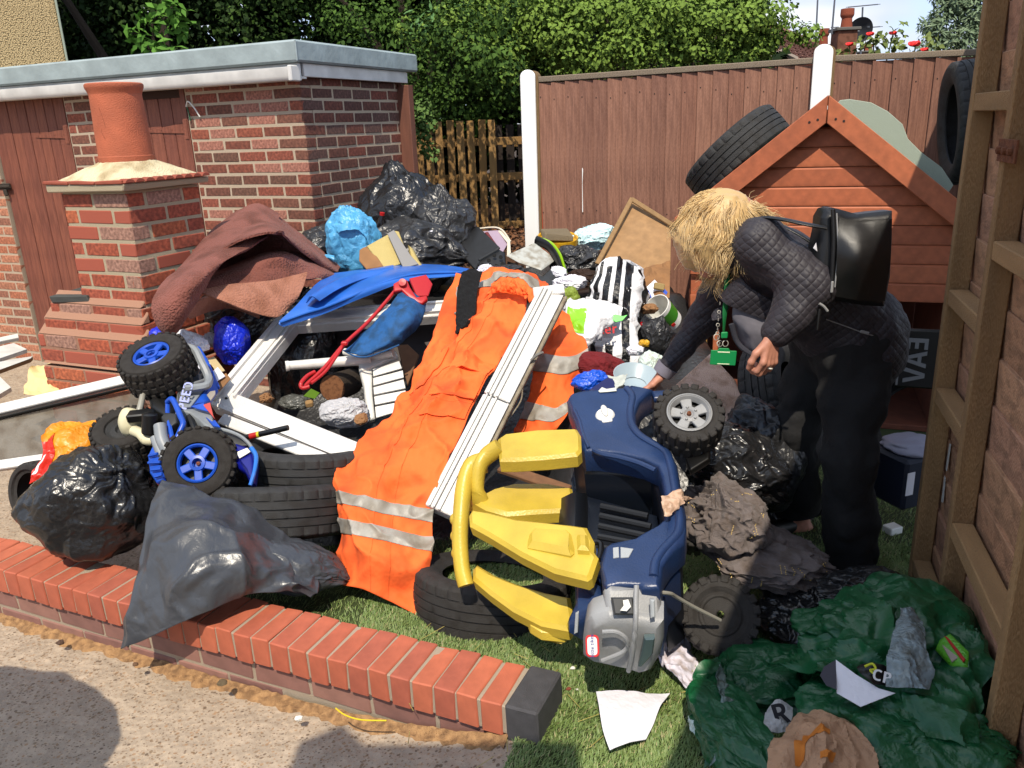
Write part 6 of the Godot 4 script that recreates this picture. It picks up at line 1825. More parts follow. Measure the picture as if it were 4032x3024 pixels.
# ---------------------------------------------------------------- tyres
func tyre_shape(R: float, rim: float, w: float, notch := 5, depth := 0.007, seg := 160) -> Shape:
	var g := depth
	var h := w / 2
	var p := PackedVector2Array([Vector2(rim, -h * 0.72), Vector2(rim + 0.012, -h * 0.82), Vector2(lerpf(rim, R, 0.35), -h * 0.98), Vector2(lerpf(rim, R, 0.55), -h), Vector2(lerpf(rim, R, 0.75), -h * 0.97), Vector2(R - 0.016, -h * 0.90), Vector2(R - 0.006, -h * 0.82)])
	var shoulder := [5, 6, 7]
	for k in 5:   # ribs between circumferential grooves
		var a := lerpf(-0.80, 0.80, k / 5.0) * h
		var b := lerpf(-0.80, 0.80, (k + 1) / 5.0) * h
		p.append(Vector2(R - 0.004 * absf(a / h), a + 0.003))
		p.append(Vector2(R - 0.004 * absf(b / h), b - 0.003))
		if k < 4:
			p.append(Vector2(R - g, b - 0.002))
			p.append(Vector2(R - g, b + 0.002))
	var n1 := p.size()
	for q in [Vector2(R - 0.006, h * 0.82), Vector2(R - 0.016, h * 0.90), Vector2(lerpf(rim, R, 0.75), h * 0.97), Vector2(lerpf(rim, R, 0.55), h), Vector2(lerpf(rim, R, 0.35), h * 0.98), Vector2(rim + 0.012, h * 0.82), Vector2(rim, h * 0.72), Vector2(rim + 0.008, h * 0.62), Vector2(R - 0.03, h * 0.78), Vector2(R - 0.02, 0), Vector2(R - 0.03, -h * 0.78), Vector2(rim + 0.008, -h * 0.62)]:
		p.append(q)
	var s := lathe(p, seg, true)
	var m := p.size()
	for i in seg:
		if i % notch == 0:
			for k in range(5, n1 + 2):
				if k < 9 or k > n1 - 3 or (k > 12 and k < 16 and i % (notch * 2) == 0):
					var v := s.v[i * m + k]
					var f := 1.0 - depth * 0.8 / R
					s.v[i * m + k] = Vector3(v.x * f, v.y, v.z * f)
	return s

func rubber(dusty := false) -> StandardMaterial3D:
	if dusty: return mat("dusty_rubber", Color(0.16, 0.15, 0.142), 0.8, [T.dirty, 4.0], [T.fine, 6.0], 0.6)
	return mat("rubber", Color(0.16, 0.16, 0.162), 0.75, [T.dirty, 3.0], [T.fine, 6.0], 0.5)

func car_tyre(label: String, p: Vector3, axis: Vector3, R := 0.30, w := 0.19, dusty := false) -> Node3D:
	var key := "tyre_%d_%d" % [int(R * 1000), int(w * 1000)]
	if not T.has(key): T[key] = tyre_shape(R, R * 0.64, w).mesh(32)
	var o := thing("car_tyre", label, "tyre", along(p, axis), "old car tyres in the heap")
	put("tyre", T[key], rubber(dusty), o)
	return o

func make_tyres() -> void:
	car_tyre("car tyre leaning on the playhouse roof's left slope", Vector3(1.245,1.411,-4.42), Vector3(-0.60, 0.72, -0.34), 0.29, 0.19)
	car_tyre("car tyre standing in shade between the fence and the shed panel", Vector3(2.559,1.531,-4.6), Vector3(0.98, 0.1, 0.3), 0.33, 0.2)
	car_tyre("car tyre lying flat under the toy car's yellow roof bars", Vector3(-.102,0,-2.52), Vector3(0.10, 0.93, -0.25), 0.285, 0.19, true)
	car_tyre("car tyre lying between the flat dark sack and the orange overalls", Vector3(-.953,.186,-2.9), Vector3(0.02, 0.93, -0.37), 0.31, 0.20)
	car_tyre("car tyre in the shadow under the white window frame", Vector3(-.864,.28,-3.08), Vector3(0.06, 0.95, -0.22), 0.29, 0.19)
	car_tyre("car tyre beside the person's leg behind the pinkish board", Vector3(1.14,.429,-3.18), Vector3(0.75, 0.35, 0.45), 0.29, 0.17)
	car_tyre("small worn tyre at the left edge by the yellow bag", Vector3(-1.959,.244,-3.02), Vector3(-0.4, 0.25, 0.85), 0.13, 0.11, true)
	car_tyre("car tyre in the dark under the letter plate by the shed panel", Vector3(1.629,.424,-3), Vector3(-0.5, 0.5, 0.7), 0.24, 0.17)

# ---------------------------------------------------------------- window frames
func profile_bar(a: Vector3, b: Vector3, face: Vector3, w: float, d: float, ridges: Array) -> Shape:
	# a length of moulded white plastic section from a to b; ridges are [across, width, height]
	var f := along(a, b - a, face)
	var l := a.distance_to(b)
	var s := box(w, l, d, 0.004, Vector3(0, l / 2, 0))
	for r in ridges:
		s.join(box(r[1], l, r[2], 0.0015, Vector3(r[0], l / 2, d / 2 + r[2] / 2 - 0.001)))
	var o := Shape.new()
	o.join(s, f)
	return o

func make_window_frame() -> void:
	var w := mat("dirty_upvc", Color(0.87, 0.86, 0.84), 0.42, [T.cloud, 1.2], [T.fine, 2.0], 0.2)
	var dk := mat("gasket", Color(0.10, 0.10, 0.10), 0.7)
	var edge := mat("grubby_foam_edge", Color(0.60, 0.56, 0.49), 0.95, [T.dirty, 5.0], [T.fine, 9.0], 1.5)
	var n := Vector3(-0.1, 0.85, 0.5)
	var o := thing("window_frame", "large white plastic window frame lying tilted across the heap", "window frame")
	var bl: Vector3 = Vector3(-1.269,.481,-3.36); var br: Vector3 = Vector3(-.442,.315,-2.88); var tl: Vector3 = Vector3(-1.112,.692,-3.98); var tr: Vector3 = Vector3(-.259,.717,-4)
	put("left_member", profile_bar(bl, tl, n, 0.12, 0.06, [[-0.045, 0.025, 0.018], [0.01, 0.03, 0.012], [0.052, 0.012, 0.02]]).mesh(40), w, o)
	put("gasket", profile_bar(bl + n * 0.032, tl + n * 0.032, n, 0.014, 0.01, []).mesh(40), dk, o, Transform3D(Basis(), Vector3(0.012, 0, 0.004)))
	put("front_member", profile_bar(bl + (bl - br).normalized() * 0.03, br, n, 0.10, 0.06, [[0.04, 0.018, 0.012]]).mesh(40), w, o)
	put("front_sill", profile_bar(Vector3(-1.246,.46,-3.22), Vector3(-.701,.37,-2.89), Vector3(0, 0.75, 0.66), 0.05, 0.02, []).mesh(40), w, o)
	put("front_gasket", profile_bar(Vector3(-1.248,.44,-3.2), Vector3(-.696,.345,-2.88), Vector3(0, 0.6, 0.8), 0.012, 0.012, []).mesh(40), dk, o)
	put("back_member", profile_bar(tl + Vector3(0.0, 0, 0), tr, n, 0.11, 0.06, [[0.03, 0.02, 0.02], [-0.04, 0.015, 0.012]]).mesh(40), w, o)
	# the broken sash leaning on top, with its mouldings
	var sa := thing("window_sash", "broken length of dirty white window sash leaning over the orange overalls", "window sash")
	var t0: Vector3 = Vector3(.184,.899,-3.44); var t1: Vector3 = Vector3(-.289,.249,-2.68)
	var cr := t0.lerp(t1, 0.53)
	var nn := Vector3(0.10, 0.72, 0.68)
	for k in 2:
		var a := t0 if k == 0 else cr + (t1 - t0) * 0.002
		var b := cr - (t1 - t0) * 0.004 if k == 0 else t1
		put("sash_length", profile_bar(a, b, nn, 0.112, 0.055, [[-0.0, 0.008, 0.012], [0.022, 0.006, 0.016], [0.040, 0.007, 0.012], [-0.052, 0.007, 0.003]]).mesh(40), w, sa)
	put("foam_edge", profile_bar(t0 + Vector3(0.062, -0.02, 0.0), t1 + Vector3(0.062, -0.02, 0.0), nn, 0.02, 0.045, []).mesh(40), edge, sa)
	put("sash_head", profile_bar(t0 + Vector3(-0.075, 0.0, 0.0), t0 + Vector3(0.06, 0.012, 0.0), nn, 0.05, 0.052, []).mesh(40), w, sa)
	for q in [[0.36, 0.05], [0.93, -0.01]]:
		var p := t0.lerp(t1, q[0]) + Vector3(0.07, 0.02, 0)
		put("fixing_strap", tube(PackedVector3Array([p + Vector3(-0.03, -0.03, 0), p + Vector3(0.02, 0.02, 0.01), p + Vector3(0.05, 0.03, 0.0)]) if q[0] < 0.5 else PackedVector3Array([p, p + Vector3(0.03, -0.02, 0.03)]), 0.007, 0.005, 6).mesh(), mat("grey_metal", Color(0.42, 0.41, 0.39), 0.6), sa)
	put("dangling_sealant", tube(PackedVector3Array([t0.lerp(t1, 0.46) + Vector3(0.075, 0.0, 0), t0.lerp(t1, 0.5) + Vector3(0.085, -0.03, 0), t0.lerp(t1, 0.55) + Vector3(0.05, -0.06, 0.02)]), 0.003).mesh(), edge, sa)
	# glazed frame at the left edge, its pane greasy
	var g := thing("glazed_frame", "white frame with a dirty clear pane lying at the left edge", "window frame")
	put("top_bar", profile_bar(Vector3(-2.339,.493,-3.28), Vector3(-1.756,.542,-3.62), Vector3(-0.1, 0.5, 0.86), 0.045, 0.04, []).mesh(40), mat("white_upvc", Color.WHITE), g)
	put("gasket", profile_bar(Vector3(-2.334,.462,-3.26), Vector3(-1.753,.509,-3.6), Vector3(-0.1, 0.4, 0.9), 0.008, 0.04, []).mesh(40), dk, g)
	put("bottom_bar", profile_bar(Vector3(-2.217,.348,-3.03), Vector3(-1.955,.341,-3.14), Vector3(-0.1, 0.5, 0.86), 0.04, 0.04, []).mesh(40), mat("white_upvc", Color.WHITE), g)
	var pm := mat("greasy_pane", Color(0.46, 0.44, 0.40, 0.62), 0.35, [T.dirty, 2.2])
	pm.transparency = BaseMaterial3D.TRANSPARENCY_ALPHA
	put("pane", slab(V([-2.338,.471,-3.27,-1.756,.515,-3.61,-1.681,.308,-3.35,-2.229,.35,-3.05]), 0.006, 0.001).mesh(), pm, g)

func make_left_scraps() -> void:
	var white := mat("white_board", Color(0.82, 0.81, 0.78), 0.6, [T.cloud, 2.0])
	var chip := mat("chipboard", Color(0.62, 0.46, 0.30), 0.9, [T.speck, 8.0])
	var i := 0
	for q in [[V([-3.377,.43,-4.9,-3.238,.421,-5.15,-3.206,.408,-5.1,-3.35,.413,-4.85]), "white board lying on top of the stack at the left edge"], [V([-3.178,.451,-4.55,-3.088,.423,-4.85,-2.952,.415,-4.75,-2.99,.416,-4.45]), "white board with a chipboard edge in the stack at the left edge"], [V([-3.052,.422,-4.3,-2.943,.413,-4.55,-2.865,.402,-4.65,-2.85,.395,-4.6,-2.887,.42,-4.2]), "long pale board at the bottom of the stack by the outbuilding"], [V([-2.681,.438,-3.8,-2.692,.438,-4.05,-2.548,.43,-3.9,-2.548,.413,-3.65]), "white board lying flat on the concrete at the left edge"]]:
		var o := thing("board", q[1], "board", Transform3D(), "boards stacked at the left edge")
		var s := slab(PackedVector3Array(q[0]), 0.022, 0.002, Vector3(0, 1, 0.4))
		put("panel", s.mesh(), white if i != 2 else chip, o)
		put("facing", slab(PackedVector3Array(q[0]), 0.002, 0.0005, Vector3(0, 1, 0.4)).mesh(), white, o, Transform3D(Basis(), Vector3(0, 0.003, 0)))
		i += 1
	var stack := box(0.9, 0.10, 0.4, 0.01)
	single("cardboard_stack", "flattened brown cardboard under the white boards at the left edge", "cardboard", stack.mesh(), mat("cardboard", Color(0.56, 0.40, 0.25), 0.9, [T.cloud, 3.0]), turned(Vector3(-4.2, 0.02, -5.2), Vector3(0, 24, 0)))
	# black pole with a red and yellow band
	var pole := thing("pole", "black plastic pole with a red and yellow band stuck through the toy truck", "pole")
	var a: Vector3 = Vector3(-1.559,.352,-3.02); var b: Vector3 = Vector3(-.883,.512,-2.94)
	var bm := mat("black_plastic", Color(0.045, 0.045, 0.048), 0.4, [T.speck, 20.0])
	put("shaft", tube(PackedVector3Array([a, a.lerp(b, 0.5), b]), 0.0115, 0.0115, 12).mesh(), bm, pole)
	put("red_band", tube(PackedVector3Array([a.lerp(b, 0.765), a.lerp(b, 0.81)]), 0.0125, 0.0125, 12, 2).mesh(), mat("band_red", Color(0.65, 0.08, 0.05), 0.5), pole)
	put("yellow_band", tube(PackedVector3Array([a.lerp(b, 0.81), a.lerp(b, 0.825)]), 0.0125, 0.0125, 12, 2).mesh(), mat("band_yellow", Color(0.75, 0.70, 0.15), 0.5), pole)
	# papers and cardboard behind the truck
	for q in [[V([-1.413,.625,-3.6,-1.4,.626,-3.65,-1.303,.594,-3.5,-1.319,.599,-3.45]), "pale wooden slat between the royal blue bag and the truck", mat("pale_slat", Color(0.76, 0.68, 0.50), 0.8)], [V([-1.351,.601,-3.4,-1.333,.613,-3.5,-1.269,.597,-3.4,-1.295,.591,-3.33]), "white card lying behind the toy truck", mat("white_paper", Color.WHITE)], [V([-1.447,.607,-3.55,-1.435,.623,-3.65,-1.394,.608,-3.6,-1.393,.591,-3.48]), "off-white paper scrap behind the toy truck's wing", mat("white_paper", Color.WHITE)], [V([-1.318,.577,-3.35,-1.282,.595,-3.45,-1.246,.584,-3.4,-1.268,.555,-3.28]), "buff cardboard scrap beside the window frame's lower left corner", mat("cardboard", Color.WHITE)]]:
		single("scrap", q[1], "scrap", slab(PackedVector3Array(q[0]), 0.004, 0.001, Vector3(0, 1, 0.5)).mesh(), q[2], Transform3D(), "scraps behind the toy truck")
	# small litter on the paving and grass
	for q in [[Vector3(-.678,-.064,-1.985), "small white scrap on the concrete at the wall's foot", Color(0.85, 0.84, 0.8), 0.012], [Vector3(.153,.012,-2.071), "white crumb on the grass below the toy car's grille", Color(0.85, 0.85, 0.8), 0.008], [Vector3(.158,.01,-1.974), "tiny white crumb on the grass beside the white paper", Color(0.85, 0.85, 0.8), 0.005], [Vector3(.133,.01,-1.979), "reddish crumb on the grass by the end block", Color(0.45, 0.22, 0.15), 0.008], [Vector3(-.953,-.04,-2.132), "brown pebble in the sandy strip at the wall's foot", Color(0.35, 0.30, 0.22), 0.016], [Vector3(-1.645,-.09,-2.453), "dark pebble in the sandy strip at the far left", Color(0.3, 0.22, 0.17), 0.014], [Vector3(-1.292,-.06,-2.271), "tan pebble at the edge of the sandy strip", Color(0.38, 0.28, 0.2), 0.010]]:
		single("litter", q[1], "litter", sack(Vector3(q[3], q[3] * 0.6, q[3] * 0.8), int(q[3] * 9000), 0.1, 8).mesh(40), mat("litter_%d" % int(q[2].r * 1000), q[2], 0.9), at(q[0]), "crumbs and pebbles")
	single("cable_tie", "yellow cable tie lying at the foot of the low wall", "cable tie", tube(V([-.545,.021,-1.92,-.514,.017,-1.895,-.464,.015,-1.875,-.39,.02,-1.862]), 0.0022).mesh(), mat("cable_tie_yellow", Color(0.80, 0.70, 0.08), 0.5))
	var straw := Shape.new()
	var r := RandomNumberGenerator.new()
	r.seed = 8
	for k in 70:
		var p := Vector3(r.randf_range(-0.4, 1.0), 0.022, r.randf_range(-2.4, -1.5))
		var d := Vector3(r.randfn(), 0.15 * r.randfn(), r.randfn()).normalized() * r.randf_range(0.015, 0.05)
		straw.join(tube(PackedVector3Array([p - d, p + d]), 0.0011, 0.0008, 4, 1))
	single("straw", "bits of dry straw scattered on the grass", "straw", straw.mesh(), mat("dry_straw", Color(0.62, 0.56, 0.30), 0.8)).set_meta("kind", "stuff")

# ---------------------------------------------------------------- toy jeep lying on its side
func toy_wheel(parent: Node3D, f: Transform3D, R: float, w: float, rim_m: Material, outside: bool, knobs := 20) -> void:
	var s := lathe(PackedVector2Array([Vector2(R * 0.60, -w * 0.42), Vector2(R * 0.70, -w * 0.5), Vector2(R * 0.90, -w * 0.46), Vector2(R * 0.955, -w * 0.34), Vector2(R * 0.96, 0), Vector2(R * 0.955, w * 0.34), Vector2(R * 0.90, w * 0.46), Vector2(R * 0.70, w * 0.5), Vector2(R * 0.60, w * 0.42), Vector2(R * 0.58, 0)]), 64, true)
	var kn := box(R * 0.22, w * 0.52, R * 0.13, R * 0.03)
	for i in knobs:
		for sd in [-1, 1]:
			var a: float = TAU * (i + 0.25 * sd) / knobs
			s.join(kn, Transform3D(Basis(Vector3(-sin(a), 0, cos(a)), Vector3(0, 1, 0), Vector3(-cos(a), 0, -sin(a))), Vector3(cos(a) * R * 0.94, sd * w * 0.25, sin(a) * R * 0.94)))
			s.join(box(R * 0.2, w * 0.10, R * 0.12, R * 0.02), Transform3D(Basis(Vector3(-sin(a), 0, cos(a)), Vector3(0, 1, 0), Vector3(-cos(a), 0, -sin(a))), Vector3(cos(a) * R * 0.865, sd * w * 0.46, sin(a) * R * 0.865)))
	var t := put("wheel", s.mesh(35), rubber(true), parent, f)
	if outside:
		put("rim", lathe(PackedVector2Array([Vector2(R * 0.62, w * 0.40), Vector2(R * 0.64, w * 0.50), Vector2(R * 0.60, w * 0.52), Vector2(R * 0.58, w * 0.48), Vector2(R * 0.555, w * 0.50), Vector2(R * 0.53, w * 0.44), Vector2(R * 0.48, w * 0.30)]), 48).mesh(30), rim_m, t)
		put("rim_back", lathe(PackedVector2Array([Vector2(0.001, w * 0.14), Vector2(R * 0.60, w * 0.14), Vector2(R * 0.60, w * 0.40)]), 40).mesh(30), mat("black_plastic", Color.BLACK, 0.5), t)
		for i in 5:
			var a := TAU * i / 5.0 + 0.3
			var sp := PackedVector2Array([Vector2(R * 0.12, -R * 0.12), Vector2(R * 0.52, -R * 0.17), Vector2(R * 0.54, R * 0.17), Vector2(R * 0.12, R * 0.12)])
			put("spoke", plate(sp, w * 0.12, 0.002).mesh(40), rim_m, t, Transform3D(Basis(Vector3.UP, a) * Basis(Vector3.RIGHT, -PI / 2), Vector3(0, w * 0.26, 0)))
			put("nut", lathe(PackedVector2Array([Vector2(0.0, 0.007), Vector2(0.004, 0.006), Vector2(0.005, 0)]), 8).mesh(), rim_m, t, Transform3D(Basis(), Vector3(cos(a + 0.6) * R * 0.21, w * 0.40, sin(a + 0.6) * R * 0.21)))
		put("hub", lathe(PackedVector2Array([Vector2(0.001, w * 0.36), Vector2(R * 0.10, w * 0.36), Vector2(R * 0.15, w * 0.41), Vector2(R * 0.26, w * 0.39), Vector2(R * 0.28, w * 0.26)]), 24).mesh(30), rim_m, t)
		put("axle_nut", lathe(PackedVector2Array([Vector2(0.001, w * 0.46), Vector2(R * 0.06, w * 0.45), Vector2(R * 0.075, w * 0.35)]), 10).mesh(40), mat("rust_orange", Color(0.45, 0.26, 0.15), 0.85), t)
	else:
		put("inner_disc", lathe(PackedVector2Array([Vector2(R * 0.09, w * 0.46), Vector2(R * 0.12, w * 0.40), Vector2(R * 0.42, w * 0.38), Vector2(R * 0.46, w * 0.43), Vector2(R * 0.52, w * 0.43), Vector2(R * 0.56, w * 0.38), Vector2(R * 0.72, w * 0.46)]), 48).mesh(30), rubber(true), t)

func make_toy_car() -> void:
	var blue := mat("toy_blue", Color(0.125, 0.205, 0.36), 0.36, [T.cloud, 2.0], [T.fine, 3.0], 0.12)
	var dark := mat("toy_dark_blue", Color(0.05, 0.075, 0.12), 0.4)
	var yel := mat("toy_yellow", Color(0.80, 0.69, 0.25), 0.38, [T.cloud, 1.6], [T.fine, 2.0], 0.08)
	var gry := mat("toy_grey", Color(0.57, 0.575, 0.58), 0.45, [T.cloud, 3.0], [T.fine, 3.0], 0.15)
	var o := thing("toy_car", "child's ride-on toy jeep in blue, yellow and grey lying on its side on the grass", "toy car")
	# upper side: rear quarter
	put("body_side", slab(V([.196,.653,-2.746,.213,.665,-2.784,.265,.673,-2.796,.379,.681,-2.78,.416,.684,-2.776,.435,.689,-2.79,.469,.688,-2.769,.511,.685,-2.74,.486,.676,-2.716,.45,.661,-2.672,.425,.643,-2.609,.419,.628,-2.551,.433,.615,-2.494,.46,.607,-2.452,.49,.601,-2.416,.502,.594,-2.384,.508,.577,-2.311,.501,.554,-2.223,.493,.533,-2.141,.489,.517,-2.082,.478,.502,-2.027,.461,.488,-1.975,.436,.48,-1.955,.411,.471,-1.931,.388,.461,-1.898,.373,.446,-1.846,.365,.44,-1.827,.319,.437,-1.832,.314,.44,-1.845,.267,.437,-1.853,.227,.432,-1.851,.22,.437,-1.873,.221,.449,-1.922,.227,.46,-1.964,.243,.471,-2.001,.263,.477,-2.015,.332,.485,-2.021,.347,.49,-2.033,.402,.503,-2.06,.423,.51,-2.079,.437,.522,-2.122,.445,.54,-2.192,.449,.558,-2.261,.448,.572,-2.315,.411,.578,-2.356,.343,.582,-2.399,.271,.582,-2.43,.229,.58,-2.439,.217,.587,-2.471,.217,.603,-2.536,.212,.623,-2.618,.202,.64,-2.691]), 0.10, 0.012).mesh(50), blue, o)
	# raised flare round the wheel arch and along the sill
	put("arch_flare", tube(V([.417,.681,-2.764,.429,.668,-2.707,.41,.647,-2.63,.402,.627,-2.554,.414,.612,-2.488,.445,.602,-2.436,.477,.594,-2.394,.489,.585,-2.35,.484,.559,-2.249,.474,.532,-2.145,.467,.511,-2.067,.451,.496,-2.013,.421,.484,-1.979,.395,.475,-1.952,.37,.462,-1.913,.357,.449,-1.865]), 0.013, 0.013, 10, 60, 0.8).mesh(), blue, o)
	put("sill_lip", tube(V([.259,.581,-2.432,.284,.577,-2.407,.339,.575,-2.376,.393,.571,-2.336,.437,.564,-2.29]), 0.009, 0.009, 8, 20).mesh(), blue, o)
	put("side_crease", tube(V([.217,.637,-2.673,.229,.62,-2.6,.234,.6,-2.519,.245,.583,-2.445]), 0.007, 0.007, 8, 20).mesh(), blue, o)
	# everything below the side: tail, floor, seat well
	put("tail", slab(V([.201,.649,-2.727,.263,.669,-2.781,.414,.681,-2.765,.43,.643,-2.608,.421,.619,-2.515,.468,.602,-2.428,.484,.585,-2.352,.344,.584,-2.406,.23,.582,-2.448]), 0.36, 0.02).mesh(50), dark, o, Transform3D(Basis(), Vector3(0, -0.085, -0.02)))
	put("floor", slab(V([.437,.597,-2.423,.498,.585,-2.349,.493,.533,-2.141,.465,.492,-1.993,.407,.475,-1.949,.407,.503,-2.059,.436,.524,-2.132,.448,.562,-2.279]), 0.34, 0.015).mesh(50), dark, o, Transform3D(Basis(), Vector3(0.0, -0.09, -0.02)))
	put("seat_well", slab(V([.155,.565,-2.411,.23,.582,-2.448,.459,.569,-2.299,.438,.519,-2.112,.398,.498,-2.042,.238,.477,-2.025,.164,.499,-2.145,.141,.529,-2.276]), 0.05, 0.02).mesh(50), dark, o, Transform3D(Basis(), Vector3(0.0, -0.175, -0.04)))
	put("seat_back", slab(V([.155,.559,-2.387,.2,.568,-2.406,.24,.569,-2.393,.215,.515,-2.186,.185,.505,-2.161,.154,.509,-2.188,.137,.526,-2.265]), 0.20, 0.03).mesh(50), mat("toy_seat", Color(0.045, 0.06, 0.085), 0.5), o, Transform3D(Basis(), Vector3(-0.01, -0.10, 0.0)))
	for i in 6:
		var y := 1012 + i * 20
		var a: Vector3 = V([.275,.559,-2.338,.267,.547,-2.294,.259,.535,-2.247,.251,.522,-2.202,.243,.511,-2.158,.238,.5,-2.119])[i]
		var b: Vector3 = V([.417,.555,-2.263,.418,.543,-2.215,.413,.531,-2.169,.406,.521,-2.13,.394,.51,-2.093,.377,.503,-2.073])[i]
		put("seat_rib", tube(PackedVector3Array([a, b]), 0.011, 0.011, 8, 2).mesh(), mat("toy_seat", Color.BLACK), o, Transform3D(Basis(), Vector3(0, -0.15, -0.03)))
	put("dashboard", slab(V([.17,.502,-2.154,.25,.504,-2.128,.325,.499,-2.079,.373,.496,-2.047,.278,.481,-2.027,.249,.474,-2.01,.173,.472,-2.032,.168,.487,-2.095]), 0.10, 0.02).mesh(50), blue, o, Transform3D(Basis(), Vector3(-0.005, -0.11, -0.02)))
	put("steering_handle", tube(V([.202,.475,-2.032,.219,.479,-2.042,.235,.478,-2.031,.232,.47,-1.999,.224,.462,-1.972]), 0.009).mesh(), mat("black_plastic", Color.BLACK, 0.5), o, Transform3D(Basis(), Vector3(0, -0.02, 0)))
	put("bonnet", slab(V([.235,.47,-1.999,.395,.493,-2.024,.453,.489,-1.986,.404,.471,-1.933,.373,.443,-1.835,.227,.432,-1.851]), 0.20, 0.02).mesh(50), blue, o, Transform3D(Basis(), Vector3(0.004, -0.09, -0.012)))
	put("side_vent", slab(V([.264,.469,-1.983,.28,.471,-1.983,.276,.461,-1.945,.26,.459,-1.945]), 0.006, 0.001).mesh(), mat("vent_silver", Color(0.72, 0.74, 0.75), 0.3, [T.speck, 40.0]), o, Transform3D(Basis(), Vector3(0, 0.004, 0)))
	put("side_vent", slab(V([.285,.471,-1.982,.319,.471,-1.969,.302,.462,-1.941,.28,.46,-1.943]), 0.006, 0.001).mesh(), mat("vent_silver", Color.WHITE), o, Transform3D(Basis(), Vector3(0, 0.004, 0)))
	put("wing_lower", slab(V([.142,.306,-1.98,.165,.313,-2.04,.199,.33,-2.04,.221,.347,-2,.238,.341,-1.92,.223,.31,-1.9,.176,.269,-1.92,.148,.223,-1.94,.137,.243,-1.96]), 0.12, 0.025).mesh(50), blue, o)
	put("lower_lamp", slab(V([.15,.325,-1.9,.159,.331,-1.9,.155,.269,-1.895,.145,.264,-1.895]), 0.01, 0.002).mesh(), mat("vent_silver", Color.WHITE), o, Transform3D(Basis(), Vector3(0, 0, 0.01)))
	# fuel cap
	var fc := put("fuel_cap", lathe(PackedVector2Array([Vector2(0.001, 0.012), Vector2(0.028, 0.010), Vector2(0.033, 0.004), Vector2(0.034, 0)]), 28).mesh(40), mat("white_plastic", Color(0.86, 0.855, 0.83), 0.4), o, along(Vector3(.32,.633,-2.615), Vector3(-0.1, 0.93, 0.32)))
	put("lever", sack(Vector3(0.012, 0.010, 0.030), 3, 0.0, 10, Vector3.ZERO, 0.0, 2.0, 0.0).mesh(180), mat("white_plastic", Color.WHITE), fc, turned(Vector3(0, 0.015, -0.008), Vector3(0, 4, 0)))
	put("hinge", box(0.036, 0.012, 0.02, 0.004).mesh(), mat("white_plastic", Color.WHITE), fc, Transform3D(Basis(), Vector3(0.002, 0.005, 0.034)))
	put("torn_sticker", slab(V([.313,.67,-2.765,.329,.677,-2.786,.344,.675,-2.77,.378,.679,-2.771,.378,.673,-2.749,.345,.67,-2.751,.318,.668,-2.755]), 0.001, 0.0003).mesh(), mat("sticker_silver", Color(0.78, 0.78, 0.74), 0.4), o, Transform3D(Basis(), Vector3(0, 0.004, 0.002)))
	put("tow_tab", slab(V([.503,.683,-2.736,.555,.687,-2.729,.584,.689,-2.725,.578,.68,-2.693,.54,.674,-2.685,.502,.671,-2.689]), 0.03, 0.008).mesh(50), blue, o, Transform3D(Basis(), Vector3(0, -0.004, 0)))
	# grey grille and lamps at the front
	put("lamp_panel", slab(V([.226,.43,-1.845,.239,.427,-1.87,.315,.427,-1.865,.324,.429,-1.875,.369,.427,-1.875,.376,.422,-1.86,.375,.393,-1.83,.371,.34,-1.8,.226,.364,-1.8]), 0.06, 0.016, Vector3(0, 0.5, 1)).mesh(50), gry, o)
	put("bumper", slab(V([.17,.329,-1.83,.185,.359,-1.83,.226,.38,-1.8,.369,.364,-1.79,.373,.297,-1.8,.368,.228,-1.82,.349,.164,-1.85,.32,.149,-1.86,.282,.163,-1.86,.187,.181,-1.87,.165,.2,-1.87,.163,.267,-1.85]), 0.10, 0.02, Vector3(0, 0.2, 1)).mesh(50), gry, o, Transform3D(Basis(), Vector3(0, 0, 0.012)))
	put("headlamp", slab(V([.237,.423,-1.815,.293,.421,-1.815,.294,.384,-1.79,.241,.387,-1.79]), 0.02, 0.004, Vector3(0, 0.5, 1)).mesh(), mat("lamp_dark_grey", Color(0.20, 0.205, 0.21), 0.4), o, Transform3D(Basis(), Vector3(0, 0.006, 0.010)))
	put("worn_sticker", slab(V([.264,.423,-1.8,.278,.425,-1.8,.284,.41,-1.79,.272,.4,-1.785,.255,.403,-1.785,.265,.413,-1.79]), 0.002, 0.0005, Vector3(0, 0.5, 1)).mesh(), mat("white_plastic", Color.WHITE), o, Transform3D(Basis(), Vector3(0, 0.008, 0.014)))
	for q in [[V([.334,.426,-1.8,.346,.425,-1.8,.346,.382,-1.785,.334,.38,-1.785]), "side_lamp"], [V([.318,.319,-1.785,.345,.321,-1.785,.344,.259,-1.8,.318,.207,-1.82,.309,.207,-1.82]), "fog_lamp"]]:
		put(q[1], slab(PackedVector3Array(q[0]), 0.02, 0.004, Vector3(0, 0.4, 1)).mesh(), mat("vent_silver", Color.WHITE) if q[1] == "side_lamp" else mat("lamp_glass", Color(0.33, 0.40, 0.41), 0.25, [T.speck, 40.0]), o, Transform3D(Basis(), Vector3(0, 0.006, 0.018)))
	put("bumper_ridge", tube(V([.21,.34,-1.79,.245,.342,-1.785,.272,.318,-1.785,.27,.273,-1.8,.212,.233,-1.815]), 0.006, 0.006, 8).mesh(), gry, o, Transform3D(Basis(), Vector3(0, 0.004, 0.012)))
	put("bumper_ridge", tube(V([.304,.449,-1.83,.298,.416,-1.8,.294,.371,-1.775,.289,.286,-1.785,.285,.186,-1.83]), 0.007, 0.007, 8).mesh(), gry, o, Transform3D(Basis(), Vector3(0, 0.004, 0.012)))
	badge(o, at(Vector3(.186,.276,-1.82), Vector3(0.95, 0.1, 0.2), Vector3(0, 0.8, -0.5)), Vector3(0, 0.012, 0.022), 0.018, 0.028)
